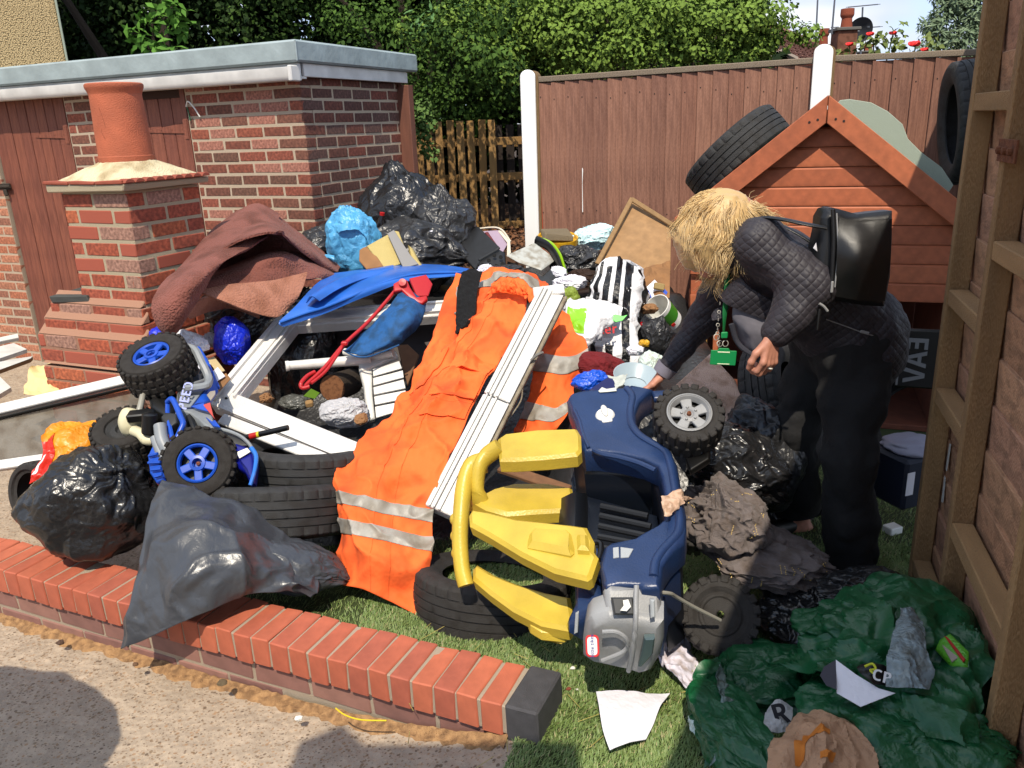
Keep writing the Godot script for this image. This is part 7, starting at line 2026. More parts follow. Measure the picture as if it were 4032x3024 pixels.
	# yellow roof and roll bars
	put("roof_bar", slab(V([-.055,.611,-2.5,-.031,.627,-2.52,.079,.636,-2.52,.21,.642,-2.5,.22,.632,-2.46,.215,.605,-2.38,.2,.598,-2.36,.101,.602,-2.36,-.003,.592,-2.37,-.051,.587,-2.38]), 0.06, 0.010).mesh(26), yel, o)
	put("roof_bar", slab(V([-.161,.442,-2.4,-.125,.414,-2.42,-.078,.421,-2.46,-.008,.421,-2.49,.103,.42,-2.49,.189,.424,-2.46,.19,.397,-2.36,.182,.382,-2.34,.064,.392,-2.33,-.033,.392,-2.32,-.101,.402,-2.35]), 0.06, 0.011).mesh(26), yel, o)
	put("windscreen_bar", slab(V([-.148,.484,-2.2,-.137,.491,-2.22,-.08,.478,-2.2,.003,.461,-2.16,.085,.461,-2.13,.165,.462,-2.1,.204,.468,-2.08,.219,.458,-2.02,.213,.446,-1.99,.225,.435,-1.97,.199,.414,-1.91,.185,.417,-1.9,.1,.407,-1.95,.012,.408,-2.03,-.081,.428,-2.12,-.14,.443,-2.17]), 0.06, 0.011).mesh(26), yel, o)
	put("mirror_block", slab(V([.026,.458,-2.1,.044,.466,-2.13,.149,.471,-2.1,.163,.466,-2.07,.154,.455,-2,.143,.455,-1.99,.025,.447,-2.05]), 0.05, 0.016).mesh(26), yel, o, Transform3D(Basis(), Vector3(0, 0.022, 0.022)))
	put("mirror_block", slab(V([.167,.477,-2.06,.201,.478,-2.05,.196,.47,-1.98,.164,.469,-1.99]), 0.05, 0.010).mesh(26), yel, o, Transform3D(Basis(), Vector3(0, 0.014, 0.014)))
	put("windscreen_bar", slab(V([-.15,.26,-2.26,-.136,.264,-2.28,-.076,.254,-2.22,-.004,.242,-2.17,.079,.237,-2.12,.15,.253,-2.08,.153,.23,-1.99,.135,.215,-1.965,.059,.211,-2,-.021,.215,-2.07,-.091,.225,-2.15,-.147,.24,-2.22]), 0.06, 0.011).mesh(26), yel, o)
	put("lower_flange", slab(V([.023,.21,-2.05,.101,.2,-2.02,.137,.2,-2,.128,.198,-1.99,.059,.203,-2,.028,.206,-2.03]), 0.05, 0.012).mesh(26), yel, o)
	put("roof", tube(V([-.102,.547,-2.44,-.145,.532,-2.44,-.169,.488,-2.4,-.18,.419,-2.33,-.185,.347,-2.28,-.18,.276,-2.23,-.169,.235,-2.2]), 0.030, 0.024, 14, 60, 1.25).mesh(60), yel, o)
	put("roof_rear", tube(V([-.047,.602,-2.44,-.091,.571,-2.44,-.117,.539,-2.42,-.129,.466,-2.4,-.116,.415,-2.4]), 0.024, 0.024, 12, 40, 1.3).mesh(60), yel, o)
	for p in V([-.198,.4,-2.33,-.197,.356,-2.3,-.195,.311,-2.27]):
		put("roof_lug", sack(Vector3(0.020, 0.022, 0.02), 4, 0.0, 10, Vector3.ZERO, 0.0, 2.0, 0.0).mesh(180), yel, o, at(p))
	badge(o, at(Vector3(.173,.594,-2.52), Vector3(0.15, 0.05, -0.98), Vector3(-0.9, 0.4, -0.1)), Vector3(-0.01, -0.018, 0.05), 0.028, 0.016)
	# wheels
	toy_wheel(o, along(Vector3(.565,.677,-2.42), Vector3(-0.08, 0.80, 0.59)), 0.112, 0.10, gry, true)
	toy_wheel(o, along(Vector3(.604,.159,-2.1), Vector3(-0.12, 0.62, 0.78)), 0.118, 0.09, gry, false)
	toy_wheel(o, along(Vector3(.605,.29,-2.45), Vector3(-0.2, 0.75, 0.6)), 0.10, 0.09, gry, false)
	put("axle", tube(V([.377,.39,-1.88,.41,.372,-1.9,.435,.34,-1.93,.495,.279,-1.97,.585,.198,-2.02]), 0.0055, 0.0055, 8).mesh(), mat("steel_rod", Color(0.55, 0.54, 0.50), 0.35), o)
	put("underbody_arm", slab(V([.545,.574,-2.36,.574,.579,-2.36,.603,.597,-2.36,.624,.599,-2.36,.614,.58,-2.33,.547,.561,-2.3]), 0.03, 0.006).mesh(50), mat("black_plastic", Color.BLACK, 0.5), o)

func badge(parent: Node3D, f: Transform3D, off: Vector3, w: float, h: float) -> void:
	var pr := rounded(PackedVector2Array([Vector2(-w, -h), Vector2(w, -h), Vector2(w, h), Vector2(-w, h)]), minf(w, h) * 0.7)
	var b := put("badge", plate(pr, 0.003, 0.001).mesh(), mat("badge_red", Color(0.75, 0.10, 0.10), 0.4), parent, Transform3D(f.basis, f.origin + off))
	var pi := PackedVector2Array()
	for p in pr: pi.append(p * Vector2(1 - 0.005 / w, 1 - 0.005 / h))
	put("badge_face", plate(pi, 0.001, 0.0003).mesh(), mat("white_plastic", Color(0.86, 0.855, 0.83), 0.4), b, Transform3D(Basis(), Vector3(0, 0, 0.003)))
	var tm: TextMesh = text_mesh("little tikes", maxf(w, h) * 0.30, 0.0008).mesh
	put("badge_text", tm, mat("badge_blue", Color(0.06, 0.13, 0.45), 0.5), b, Transform3D(Basis() if w > h else Basis(Vector3.BACK, PI / 2), Vector3(0, 0, 0.0044)))

# ---------------------------------------------------------------- toy truck upside down at the left
func truck_wheel(parent: Node3D, f: Transform3D, R: float, w: float, blue: Material, outside: bool) -> void:
	var s := lathe(PackedVector2Array([Vector2(R * 0.50, -w * 0.36), Vector2(R * 0.55, -w * 0.46), Vector2(R * 0.70, -w * 0.5), Vector2(R * 0.86, -w * 0.46), Vector2(R * 0.95, -w * 0.34), Vector2(R * 0.975, 0), Vector2(R * 0.95, w * 0.34), Vector2(R * 0.86, w * 0.46), Vector2(R * 0.70, w * 0.5), Vector2(R * 0.55, w * 0.46), Vector2(R * 0.50, w * 0.36), Vector2(R * 0.48, 0)]), 64, true)
	for i in 26:
		for row in [-0.36, -0.12, 0.12, 0.36]:
			var a := TAU * (i + (0.5 if absf(row) > 0.2 else 0.0)) / 26
			s.join(box(R * 0.15, w * 0.17, R * 0.09, R * 0.02), Transform3D(Basis(Vector3(-sin(a), 0, cos(a)), Vector3(0, 1, 0), Vector3(-cos(a), 0, -sin(a))), Vector3(cos(a), 0, sin(a)) * R * (0.965 if absf(row) < 0.2 else 0.945) + Vector3(0, row * w, 0)))
	var t := put("wheel", s.mesh(35), mat("muddy_rubber", Color(0.15, 0.135, 0.12), 0.85, [T.dirty, 5.0], [T.fine, 6.0], 0.8), parent, f)
	if not outside:
		put("wheel_back", lathe(PackedVector2Array([Vector2(0.001, w * 0.30), Vector2(R * 0.2, w * 0.30), Vector2(R * 0.25, w * 0.38), Vector2(R * 0.40, w * 0.34), Vector2(R * 0.52, w * 0.40)]), 40).mesh(30), rubber(), t)
		return
	put("rim", lathe(PackedVector2Array([Vector2(R * 0.50, w * 0.34), Vector2(R * 0.515, w * 0.44), Vector2(R * 0.48, w * 0.46), Vector2(R * 0.44, w * 0.42), Vector2(R * 0.43, w * 0.30)]), 48).mesh(30), blue, t)
	put("rim_back", lathe(PackedVector2Array([Vector2(0.001, w * 0.16), Vector2(R * 0.48, w * 0.16), Vector2(R * 0.5, w * 0.34)]), 40).mesh(30), mat("black_plastic", Color.BLACK, 0.5), t)
	for i in 5:
		var a := TAU * i / 5.0
		put("spoke", plate(rounded(PackedVector2Array([Vector2(R * 0.10, -R * 0.10), Vector2(R * 0.46, -R * 0.105), Vector2(R * 0.47, R * 0.105), Vector2(R * 0.10, R * 0.10)]), 0.004), w * 0.10, 0.003).mesh(40), blue, t, Transform3D(Basis(Vector3.UP, a) * Basis(Vector3.RIGHT, -PI / 2), Vector3(0, w * 0.32, 0)))
	put("hub", lathe(PackedVector2Array([Vector2(0.001, w * 0.30), Vector2(R * 0.11, w * 0.30), Vector2(R * 0.13, w * 0.46), Vector2(R * 0.20, w * 0.45), Vector2(R * 0.23, w * 0.34)]), 20).mesh(30), blue, t)
	put("wheel_bolt", lathe(PackedVector2Array([Vector2(0.001, w * 0.38), Vector2(R * 0.05, w * 0.36), Vector2(R * 0.06, w * 0.30)]), 10).mesh(), mat("copper_bolt", Color(0.45, 0.25, 0.15), 0.5), t)

func make_toy_truck() -> void:
	var blue := mat("truck_blue", Color(0.085, 0.30, 0.72), 0.4, [T.cloud, 4.0])
	var grey := mat("truck_grey", Color(0.52, 0.54, 0.555), 0.45, [T.cloud, 4.0])
	var black := mat("black_plastic", Color.BLACK, 0.5)
	var cream := mat("cream_plastic", Color(0.78, 0.75, 0.62), 0.45)
	var o := thing("toy_truck", "blue and grey toy monster truck tipped over with its big muddy wheels up", "toy truck")
	truck_wheel(o, along(Vector3(-1.447,.723,-3.16), Vector3(-0.10, 0.88, 0.40)), 0.142, 0.15, blue, true)
	truck_wheel(o, along(Vector3(-1.184,.426,-2.8), Vector3(0.12, 0.50, 0.85)), 0.142, 0.15, blue, true)
	truck_wheel(o, along(Vector3(-1.546,.474,-3), Vector3(0.05, 0.92, 0.38)), 0.130, 0.14, blue, false)
	truck_wheel(o, along(Vector3(-1.237,.287,-3.1), Vector3(-0.3, -0.5, -0.8)), 0.12, 0.13, blue, true)
	# chassis, gearbox, motor and steering arms
	put("axle", tube(V([-1.48,.654,-3.08,-1.48,.584,-3,-1.497,.545,-2.98]), 0.012, 0.012, 10).mesh(), mat("steel_rod", Color(0.3, 0.29, 0.26), 0.4), o)
	put("gearbox", sack(Vector3(0.045, 0.06, 0.05), 5, 0.0, 16, Vector3.ZERO, 0.0, 2.0, 0.1).mesh(180), cream, o, at(Vector3(-1.506,.549,-2.97)))
	put("gearbox_arm", tube(V([-1.478,.528,-2.93,-1.439,.523,-2.9,-1.415,.507,-2.88,-1.389,.502,-2.88]), 0.022, 0.02, 10).mesh(), cream, o)
	put("motor", lathe(PackedVector2Array([Vector2(0.001, 0.0), Vector2(0.026, 0.0), Vector2(0.028, 0.004), Vector2(0.028, 0.075), Vector2(0.02, 0.08), Vector2(0.001, 0.082)]), 20).mesh(30), black, o, along(Vector3(-1.398,.533,-2.88), Vector3(0.15, 1, -0.1)))
	put("chassis_block", box(0.10, 0.035, 0.05, 0.005).mesh(), black, o, turned(Vector3(-1.445,.585,-2.94), Vector3(10, 5, 2)))
	put("chassis", slab(V([-1.479,.644,-3.1,-1.397,.644,-3.15,-1.326,.575,-3.05,-1.28,.552,-3,-1.243,.503,-2.92,-1.274,.493,-2.9,-1.366,.563,-2.98,-1.441,.591,-3.02]), 0.08, 0.012).mesh(50), black, o)
	put("battery_box", slab(V([-1.363,.585,-2.92,-1.352,.6,-2.94,-1.304,.598,-2.93,-1.289,.57,-2.89,-1.313,.56,-2.87,-1.349,.573,-2.89]), 0.06, 0.006).mesh(50), mat("dark_grey_plastic", Color(0.14, 0.145, 0.15), 0.5), o)
	put("crossbar", tube(V([-1.275,.559,-2.98,-1.247,.529,-2.93,-1.218,.48,-2.88]), 0.016, 0.016, 8).mesh(), black, o)
	put("silver_pipes", tube(V([-1.342,.572,-2.86,-1.325,.527,-2.82,-1.295,.482,-2.79]), 0.024, 0.024, 12).mesh(), grey, o)
	put("silver_pipes", tube(V([-1.361,.53,-2.84,-1.332,.489,-2.8,-1.315,.468,-2.78]), 0.018, 0.018, 12).mesh(), grey, o)
	# blue bumper bars
	put("bumper_bar", tube(V([-1.352,.624,-2.98,-1.326,.642,-2.96,-1.302,.632,-2.93,-1.263,.599,-2.87,-1.245,.582,-2.84,-1.25,.562,-2.82,-1.265,.527,-2.79,-1.285,.51,-2.79]), 0.011, 0.011, 10, 50).mesh(), blue, o)
	put("bumper_bar", tube(V([-1.353,.617,-2.98,-1.339,.58,-2.93,-1.306,.548,-2.86,-1.276,.524,-2.8]), 0.009, 0.009, 8).mesh(), blue, o)
	put("lower_guard", slab(V([-1.367,.506,-2.82,-1.346,.502,-2.8,-1.306,.467,-2.74,-1.285,.428,-2.68,-1.311,.416,-2.68,-1.351,.44,-2.72,-1.377,.476,-2.79]), 0.03, 0.006).mesh(50), blue, o)
	for i in 4:
		var a: Vector3 = V([-1.361,.484,-2.77,-1.354,.469,-2.74,-1.334,.453,-2.71,-1.311,.438,-2.68])[i]
		var b: Vector3 = V([-1.323,.496,-2.76,-1.304,.474,-2.73,-1.291,.461,-2.7,-1.282,.446,-2.68])[i]
		put("guard_strut", tube(PackedVector3Array([a, b]), 0.006, 0.006, 6, 2).mesh(), blue, o)
	# body shell: grey wheel arch, blue bonnet, flame stripes
	put("wheel_arch", slab(V([-1.427,.745,-3.35,-1.41,.75,-3.36,-1.377,.728,-3.38,-1.349,.701,-3.36,-1.295,.64,-3.28,-1.266,.626,-3.22,-1.27,.619,-3.18,-1.342,.64,-3.12,-1.335,.625,-3.08,-1.332,.586,-3.02,-1.347,.596,-3.04,-1.364,.636,-3.12,-1.377,.647,-3.2,-1.313,.635,-3.22,-1.315,.639,-3.27,-1.368,.685,-3.36,-1.404,.71,-3.38,-1.42,.715,-3.36]), 0.06, 0.008).mesh(50), grey, o)
	put("arch_lip", tube(V([-1.389,.768,-3.26,-1.349,.776,-3.24,-1.308,.763,-3.22,-1.274,.72,-3.18,-1.241,.671,-3.14,-1.236,.65,-3.1,-1.28,.646,-3.08,-1.312,.65,-3.06]), 0.017, 0.017, 8, 40).mesh(), grey, o)
	put("arch_inner", slab(V([-1.445,.704,-3.4,-1.412,.698,-3.42,-1.346,.623,-3.34,-1.339,.608,-3.28,-1.401,.609,-3.26]), 0.02, 0.004).mesh(50), mat("dark_grey_plastic", Color(0.14, 0.145, 0.15), 0.5), o)
	put("side_panel", slab(V([-1.336,.642,-3.1,-1.255,.63,-3.14,-1.281,.588,-3.02,-1.325,.589,-3]), 0.03, 0.004).mesh(50), grey, o)
	put("lettering", text_mesh("SPEED", 0.036, 0.001).mesh, blue, o, at(Vector3(-1.305,.617,-3.03), Vector3(0.15, 0.75, -0.6), Vector3(-0.95, 0.1, 0.1)))
	put("bonnet", slab(V([-1.252,.631,-3.14,-1.264,.665,-3.26,-1.231,.621,-3.2,-1.216,.601,-3.16,-1.217,.588,-3.08,-1.237,.587,-3.04,-1.27,.591,-3]), 0.06, 0.008).mesh(50), blue, o)
	put("spoiler_edge", tube(V([-1.368,.729,-3.4,-1.319,.685,-3.34,-1.268,.641,-3.26,-1.223,.611,-3.18]), 0.010, 0.008, 8).mesh(), blue, o)
	put("window", slab(V([-1.236,.613,-3.09,-1.228,.626,-3.11,-1.211,.622,-3.12,-1.205,.613,-3.1,-1.212,.603,-3.06]), 0.006, 0.001).mesh(), mat("sticker_grey", Color(0.55, 0.52, 0.48), 0.4), o, Transform3D(Basis(), Vector3(0.002, 0.003, 0.012)))
	put("nose_panel", slab(V([-1.317,.592,-2.98,-1.274,.591,-3,-1.21,.594,-3.03,-1.17,.556,-2.95,-1.135,.534,-2.88,-1.169,.543,-2.88,-1.225,.572,-2.94,-1.267,.586,-2.97]), 0.05, 0.006).mesh(50), grey, o)
	put("blue_flame", slab(V([-1.266,.594,-2.99,-1.221,.597,-3.01,-1.212,.588,-2.99,-1.192,.575,-2.97,-1.238,.585,-2.98]), 0.006, 0.001).mesh(), blue, o, Transform3D(Basis(), Vector3(0, 0.008, 0.006)))
	put("red_flame", slab(V([-1.222,.593,-3,-1.197,.6,-3.01,-1.169,.566,-2.95,-1.156,.558,-2.93]), 0.006, 0.001).mesh(), mat("flame_red", Color(0.72, 0.25, 0.22), 0.45), o, Transform3D(Basis(), Vector3(0, 0.009, 0.006)))
	put("blue_flame", slab(V([-1.194,.563,-2.94,-1.161,.546,-2.91,-1.153,.553,-2.92,-1.117,.541,-2.87,-1.148,.542,-2.88]), 0.006, 0.001).mesh(), blue, o, Transform3D(Basis(), Vector3(0, 0.009, 0.006)))
	put("grey_wing", slab(V([-1.197,.525,-2.9,-1.181,.532,-2.92,-1.116,.525,-2.9,-1.051,.502,-2.88,-1.013,.47,-2.86,-1.044,.481,-2.85,-1.117,.493,-2.86]), 0.015, 0.004).mesh(50), mat("dark_grey_plastic", Color(0.14, 0.145, 0.15), 0.5), o)
	put("wing_rim", tube(V([-1.19,.532,-2.91,-1.121,.533,-2.89,-1.055,.515,-2.87,-1.016,.491,-2.85,-.995,.472,-2.83]), 0.007, 0.007, 8).mesh(), grey, o)
	put("front_shell", slab(V([-1.094,.481,-2.84,-1.064,.491,-2.86,-.999,.464,-2.84,-.968,.435,-2.78,-.962,.396,-2.7,-.977,.385,-2.7,-1.006,.412,-2.75,-1.056,.429,-2.78]), 0.05, 0.012).mesh(50), mat("deep_blue", Color(0.05, 0.08, 0.45), 0.3), o)
	put("white_flash", slab(V([-1.052,.463,-2.82,-1.012,.476,-2.83,-.995,.469,-2.81,-1.015,.457,-2.8,-1.033,.452,-2.79]), 0.004, 0.001).mesh(), mat("white_plastic", Color.WHITE), o, Transform3D(Basis(), Vector3(0, 0.006, 0.008)))
	put("shell_rim", tube(V([-.995,.48,-2.82,-.968,.463,-2.78,-.959,.433,-2.72,-.97,.39,-2.68]), 0.009, 0.007, 8).mesh(), mat("sky_blue_plastic", Color(0.15, 0.42, 0.75), 0.4), o)

# ---------------------------------------------------------------- other things in the heap
func make_chair() -> void:
	var w := mat("garden_chair_white", Color(0.85, 0.84, 0.81), 0.45, [T.cloud, 2.5])
	var o := thing("plastic_chair", "overturned white plastic garden chair inside the window frame", "chair")
	put("leg", tube(V([-1.019,.605,-3.5,-.862,.597,-3.55,-.657,.592,-3.6]), 0.020, 0.026, 14, 12).mesh(60), w, o)
	put("leg_foot", tube(V([-1.024,.604,-3.495,-1.01,.604,-3.5]), 0.024, 0.024, 14, 2).mesh(60), w, o)
	put("leg", tube(V([-.793,.606,-3.7,-.659,.6,-3.62,-.546,.619,-3.6]), 0.018, 0.022, 12, 12).mesh(60), w, o)
	put("side_frame", slab(V([-.703,.574,-3.56,-.654,.589,-3.58,-.639,.553,-3.55,-.631,.473,-3.45,-.61,.397,-3.35,-.634,.39,-3.34,-.653,.431,-3.38,-.669,.512,-3.47]), 0.04, 0.008).mesh(50), w, o)
	put("seat_edge", slab(V([-.721,.597,-3.6,-.542,.621,-3.65,-.529,.6,-3.62,-.651,.571,-3.55,-.691,.565,-3.53]), 0.03, 0.006).mesh(50), w, o)
	# slatted back: each slat between the dark gaps
	for i in 5:
		var q = [V([-.639,.562,-3.54,-.52,.588,-3.58,-.506,.558,-3.55,-.635,.538,-3.51]), V([-.634,.532,-3.5,-.501,.552,-3.54,-.495,.526,-3.51,-.631,.506,-3.47]), V([-.63,.5,-3.46,-.495,.52,-3.5,-.484,.49,-3.46,-.624,.475,-3.43]), V([-.623,.469,-3.42,-.483,.484,-3.45,-.478,.454,-3.42,-.617,.44,-3.39]), V([-.616,.434,-3.38,-.477,.449,-3.41,-.489,.414,-3.38,-.609,.396,-3.34])][i]
		put("slat", slab(PackedVector3Array(q), 0.015, 0.003).mesh(50), w, o)
	# log beside it
	var log_ := thing("log", "short sawn log lying behind the plastic chair", "log", along(Vector3(-.83,.459,-3.62), Vector3(-0.25, 0.15, 0.95)))
	put("bark", lathe(PackedVector2Array([Vector2(0.001, -0.15), Vector2(0.064, -0.15), Vector2(0.068, 0.02), Vector2(0.064, 0.05)]), 20).mesh(40), mat("bark", Color(0.23, 0.18, 0.13)), log_)
	put("cut_end", lathe(PackedVector2Array([Vector2(0.001, 0.052), Vector2(0.062, 0.051), Vector2(0.064, 0.049)]), 20).mesh(40), mat("cut_wood", Color(0.45, 0.29, 0.17), 0.9, [T.dirty, 9.0]), log_)
	single("wood_block", "broken brown board standing behind the plastic chair", "board", slab(V([-.555,.604,-3.8,-.504,.614,-3.8,-.446,.567,-3.75,-.493,.463,-3.6,-.514,.514,-3.66]), 0.02, 0.003).mesh(), mat("brown_board", Color(0.45, 0.31, 0.20), 0.85, [T.cloud, 6.0]))
	single("dark_panel", "dark brown furniture panel standing behind the white chair inside the frame", "board", slab(V([-.988,.604,-4.15,-.341,.653,-4.1,-.393,.422,-3.95,-.936,.439,-4.05]), 0.02, 0.003).mesh(), mat("dark_veneer", Color(0.16, 0.105, 0.075), 0.6, [T.cloud, 5.0]))
	single("green_scrap", "lime green scrap beside the log", "scrap", slab(V([-.962,.458,-3.5,-.935,.474,-3.55,-.886,.471,-3.5,-.9,.453,-3.46]), 0.004, 0.001, Vector3(0, 1, 0.5)).mesh(), mat("lime_scrap", Color(0.30, 0.42, 0.06), 0.5))
	single("foam_scrap", "tan foam scrap beside the log on the ground", "scrap", box(0.035, 0.03, 0.03, 0.006).mesh(), mat("tan_foam", Color(0.66, 0.52, 0.33), 0.95, [T.speck, 9.0]), turned(Vector3(-.928,.432,-3.46), Vector3(10, 20, 5)))

func make_pushchair() -> void:
	var red := mat("toy_red", Color(0.66, 0.10, 0.11), 0.42)
	var blue := mat("pushchair_cloth", Color(0.055, 0.30, 0.52), 0.8, [T.dirty, 3.0], [T.soft, 6.0], 0.5)
	var o := thing("toy_pushchair", "folded toy pushchair with a blue cloth seat and red plastic frame", "pushchair")
	put("seat_cloth", sheet(patch([
		V([-.518,.875,-3.82,-.474,.865,-3.8,-.431,.841,-3.8,-.397,.809,-3.82]),
		V([-.563,.818,-3.72,-.497,.815,-3.64,-.439,.798,-3.63,-.402,.772,-3.7]),
		V([-.641,.746,-3.66,-.551,.753,-3.56,-.483,.74,-3.55,-.435,.716,-3.64]),
		V([-.712,.686,-3.6,-.636,.684,-3.52,-.566,.683,-3.5,-.511,.673,-3.56]),
		V([-.768,.655,-3.56,-.71,.645,-3.5,-.656,.641,-3.49,-.614,.644,-3.52])]), 40, 30, 161, 0.006, 6.0, 0.006, 0.008).mesh(180), blue, o)
	put("hem", tube(V([-.764,.656,-3.54,-.704,.644,-3.48,-.653,.64,-3.47,-.605,.645,-3.5,-.507,.675,-3.53]), 0.004).mesh(), blue, o)
	put("long_rod", tube(V([-.53,.885,-3.85,-.65,.768,-3.66,-.753,.692,-3.5,-.823,.622,-3.38,-.897,.57,-3.28]), 0.009, 0.009, 10, 30).mesh(), red, o)
	put("long_rod", tube(V([-.759,.683,-3.48,-.809,.617,-3.36,-.861,.585,-3.28]), 0.007, 0.007, 10, 20).mesh(), red, o)
	put("handle_loop", tube(V([-.858,.615,-3.35,-.884,.607,-3.32,-.902,.59,-3.27,-.896,.572,-3.26,-.868,.574,-3.27]), 0.009, 0.009, 10, 24).mesh(), red, o)
	put("joint_plate", slab(V([-.548,.909,-3.8,-.511,.924,-3.83,-.485,.916,-3.83,-.47,.888,-3.8,-.438,.85,-3.76,-.391,.848,-3.78,-.386,.834,-3.76,-.412,.817,-3.74,-.459,.837,-3.74,-.508,.88,-3.78,-.548,.87,-3.77]), 0.03, 0.006).mesh(50), red, o)
	put("joint_boss", lathe(PackedVector2Array([Vector2(0.001, 0.02), Vector2(0.018, 0.018), Vector2(0.02, 0)]), 18).mesh(40), red, o, along(Vector3(-.504,.907,-3.8), Vector3(0, 0.5, 0.86)))
	put("cross_frame", slab(V([-.488,.906,-3.95,-.411,.908,-4,-.375,.874,-3.95,-.395,.824,-3.88,-.449,.83,-3.86]), 0.02, 0.004).mesh(50), red, o)
	put("clip", box(0.03, 0.02, 0.03, 0.005).mesh(), red, o, at(Vector3(-.748,.699,-3.5)))

func make_back_of_heap() -> void:
	# foam blocks
	var foam := mat("yellow_foam", Color(0.85, 0.765, 0.49), 0.95, [T.speck, 5.0], [T.fine, 7.0], 1.2)
	var o := thing("foam_block", "block of pale yellow foam with a grey strip on top of the heap", "foam")
	put("foam", slab(V([-.782,1.001,-4.5,-.636,1.068,-4.62,-.611,1.056,-4.62,-.538,.926,-4.42,-.619,.9,-4.38,-.678,.896,-4.36]), 0.10, 0.006).mesh(50), foam, o)
	put("grey_strip", slab(V([-.668,1.052,-4.57,-.634,1.067,-4.6,-.529,.946,-4.42,-.482,.908,-4.36,-.563,.891,-4.33]), 0.012, 0.003).mesh(50), mat("grey_vinyl", Color(0.50, 0.49, 0.48), 0.6), o, Transform3D(Basis(), Vector3(0.0, 0.006, 0.02)))
	single("foam_block", "smaller curved piece of yellow foam behind the grey strip", "foam", slab(V([-.56,.998,-4.55,-.527,.975,-4.52,-.489,.916,-4.44,-.462,.888,-4.4,-.513,.883,-4.4,-.545,.932,-4.47]), 0.08, 0.012).mesh(50), foam)
	single("cardboard_piece", "torn brown cardboard between the light blue bag and the foam", "cardboard", slab(V([-.825,.977,-4.5,-.795,1.004,-4.52,-.761,1,-4.5,-.675,.905,-4.35,-.772,.901,-4.35,-.82,.937,-4.42]), 0.01, 0.003).mesh(), mat("cardboard", Color(0.56, 0.40, 0.25), 0.9))
	# drinks bottles
	for q in [[Vector3(-.767,1.027,-4.95), Vector3(0.2, 1, 0.1), "cola bottle with a red cap behind the yellow foam", mat("cola", Color(0.06, 0.03, 0.025), 0.2), mat("cap_red", Color(0.65, 0.06, 0.05), 0.5)], [Vector3(-.406,1.065,-5.2), Vector3(-0.5, 0.6, 0.3), "clear crushed plastic bottle stuck in the torn black bag", mat("bottle_clear", Color(0.68, 0.73, 0.76), 0.15), mat("cap_blue", Color(0.2, 0.3, 0.5), 0.5)]]:
		var b := thing("drinks_bottle", q[2], "bottle", along(q[0], q[1]), "plastic drinks bottles")
		put("bottle", lathe(PackedVector2Array([Vector2(0.001, -0.12), Vector2(0.034, -0.12), Vector2(0.038, -0.1), Vector2(0.036, 0.0), Vector2(0.038, 0.03), Vector2(0.02, 0.08), Vector2(0.013, 0.09), Vector2(0.013, 0.1)]), 20).mesh(40), q[3], b)
		put("cap", lathe(PackedVector2Array([Vector2(0.015, 0.095), Vector2(0.0155, 0.112), Vector2(0.001, 0.113)]), 16).mesh(40), q[4], b)
	# black crate with holes
	var blk := mat("crate_black", Color(0.065, 0.068, 0.075), 0.5, [T.dirty, 4.0])
	var c := thing("plastic_crate", "black plastic recycling crate with drain holes lying on its side", "crate")
	put("base", slab(V([-.173,.814,-4.62,-.162,.868,-4.7,-.046,.917,-4.78,-.009,.894,-4.76,-.007,.812,-4.64,-.099,.778,-4.58]), 0.03, 0.008).mesh(50), blk, c)
	put("side", slab(V([-.312,.92,-4.95,-.224,1.017,-5.1,-.171,1.012,-5.08,-.041,.917,-4.8,-.163,.865,-4.72,-.185,.811,-4.64,-.254,.856,-4.8]), 0.02, 0.006).mesh(50), blk, c)
	put("rib", tube(V([-.307,.918,-4.92,-.22,1.009,-5.07]), 0.007, 0.007, 6, 2).mesh(), mat("crate_edge", Color(0.16, 0.165, 0.17), 0.5), c)
	put("rib", tube(V([-.167,.866,-4.68,-.046,.917,-4.76]), 0.006, 0.006, 6, 2).mesh(), mat("crate_edge", Color(0.16, 0.165, 0.17), 0.5), c)
	for p in V([-.146,.842,-4.64,-.119,.815,-4.6,-.107,.864,-4.66,-.074,.886,-4.7,-.065,.835,-4.63,-.037,.876,-4.69,-.027,.844,-4.65,-.093,.799,-4.58]):
		put("drain_hole", lathe(PackedVector2Array([Vector2(0.001, 0.001), Vector2(0.011, 0.001), Vector2(0.012, -0.002)]), 12).mesh(), mat("hole_black", Color(0.01, 0.01, 0.01), 0.9), c, along(p + Vector3(0, 0.004, 0.01), Vector3(0.1, 0.45, 0.9)))
	# mauve and white cardboard box behind it
	var bx := thing("cardboard_box", "open white and mauve cardboard box behind the black crate", "box")
	put("inside", slab(V([-.192,.957,-5.3,-.046,.964,-5.35,.018,.895,-5.25,-.03,.844,-5.1,-.147,.908,-5.2]), 0.01, 0.002).mesh(), mat("mauve_card", Color(0.60, 0.53, 0.60), 0.8), bx)
	put("flap", slab(V([-.04,.963,-5.35,.023,.896,-5.2,.023,.842,-5.1,-.004,.826,-5.08,.005,.888,-5.2,-.053,.947,-5.34]), 0.01, 0.002).mesh(), mat("pale_card", Color(0.80, 0.77, 0.70), 0.8), bx)
	put("rim", tube(V([-.319,.962,-5.4,-.193,.968,-5.36,-.046,.968,-5.34,.026,.896,-5.2]), 0.006, 0.006, 6, 24).mesh(), mat("pale_card", Color.WHITE), bx)
	single("red_ladle", "dark red plastic ladle lying in the mauve box", "ladle", tube(V([-.13,.952,-5.2,-.107,.926,-5.17,-.072,.887,-5.12,-.049,.871,-5.1]), 0.018, 0.007, 8).mesh(), mat("ladle_red", Color(0.36, 0.02, 0.06), 0.4))
	# grey vacuum-like case
	var gc := thing("plastic_case", "pale grey lid of a dark plastic case with a lime rim, tipped over", "case")
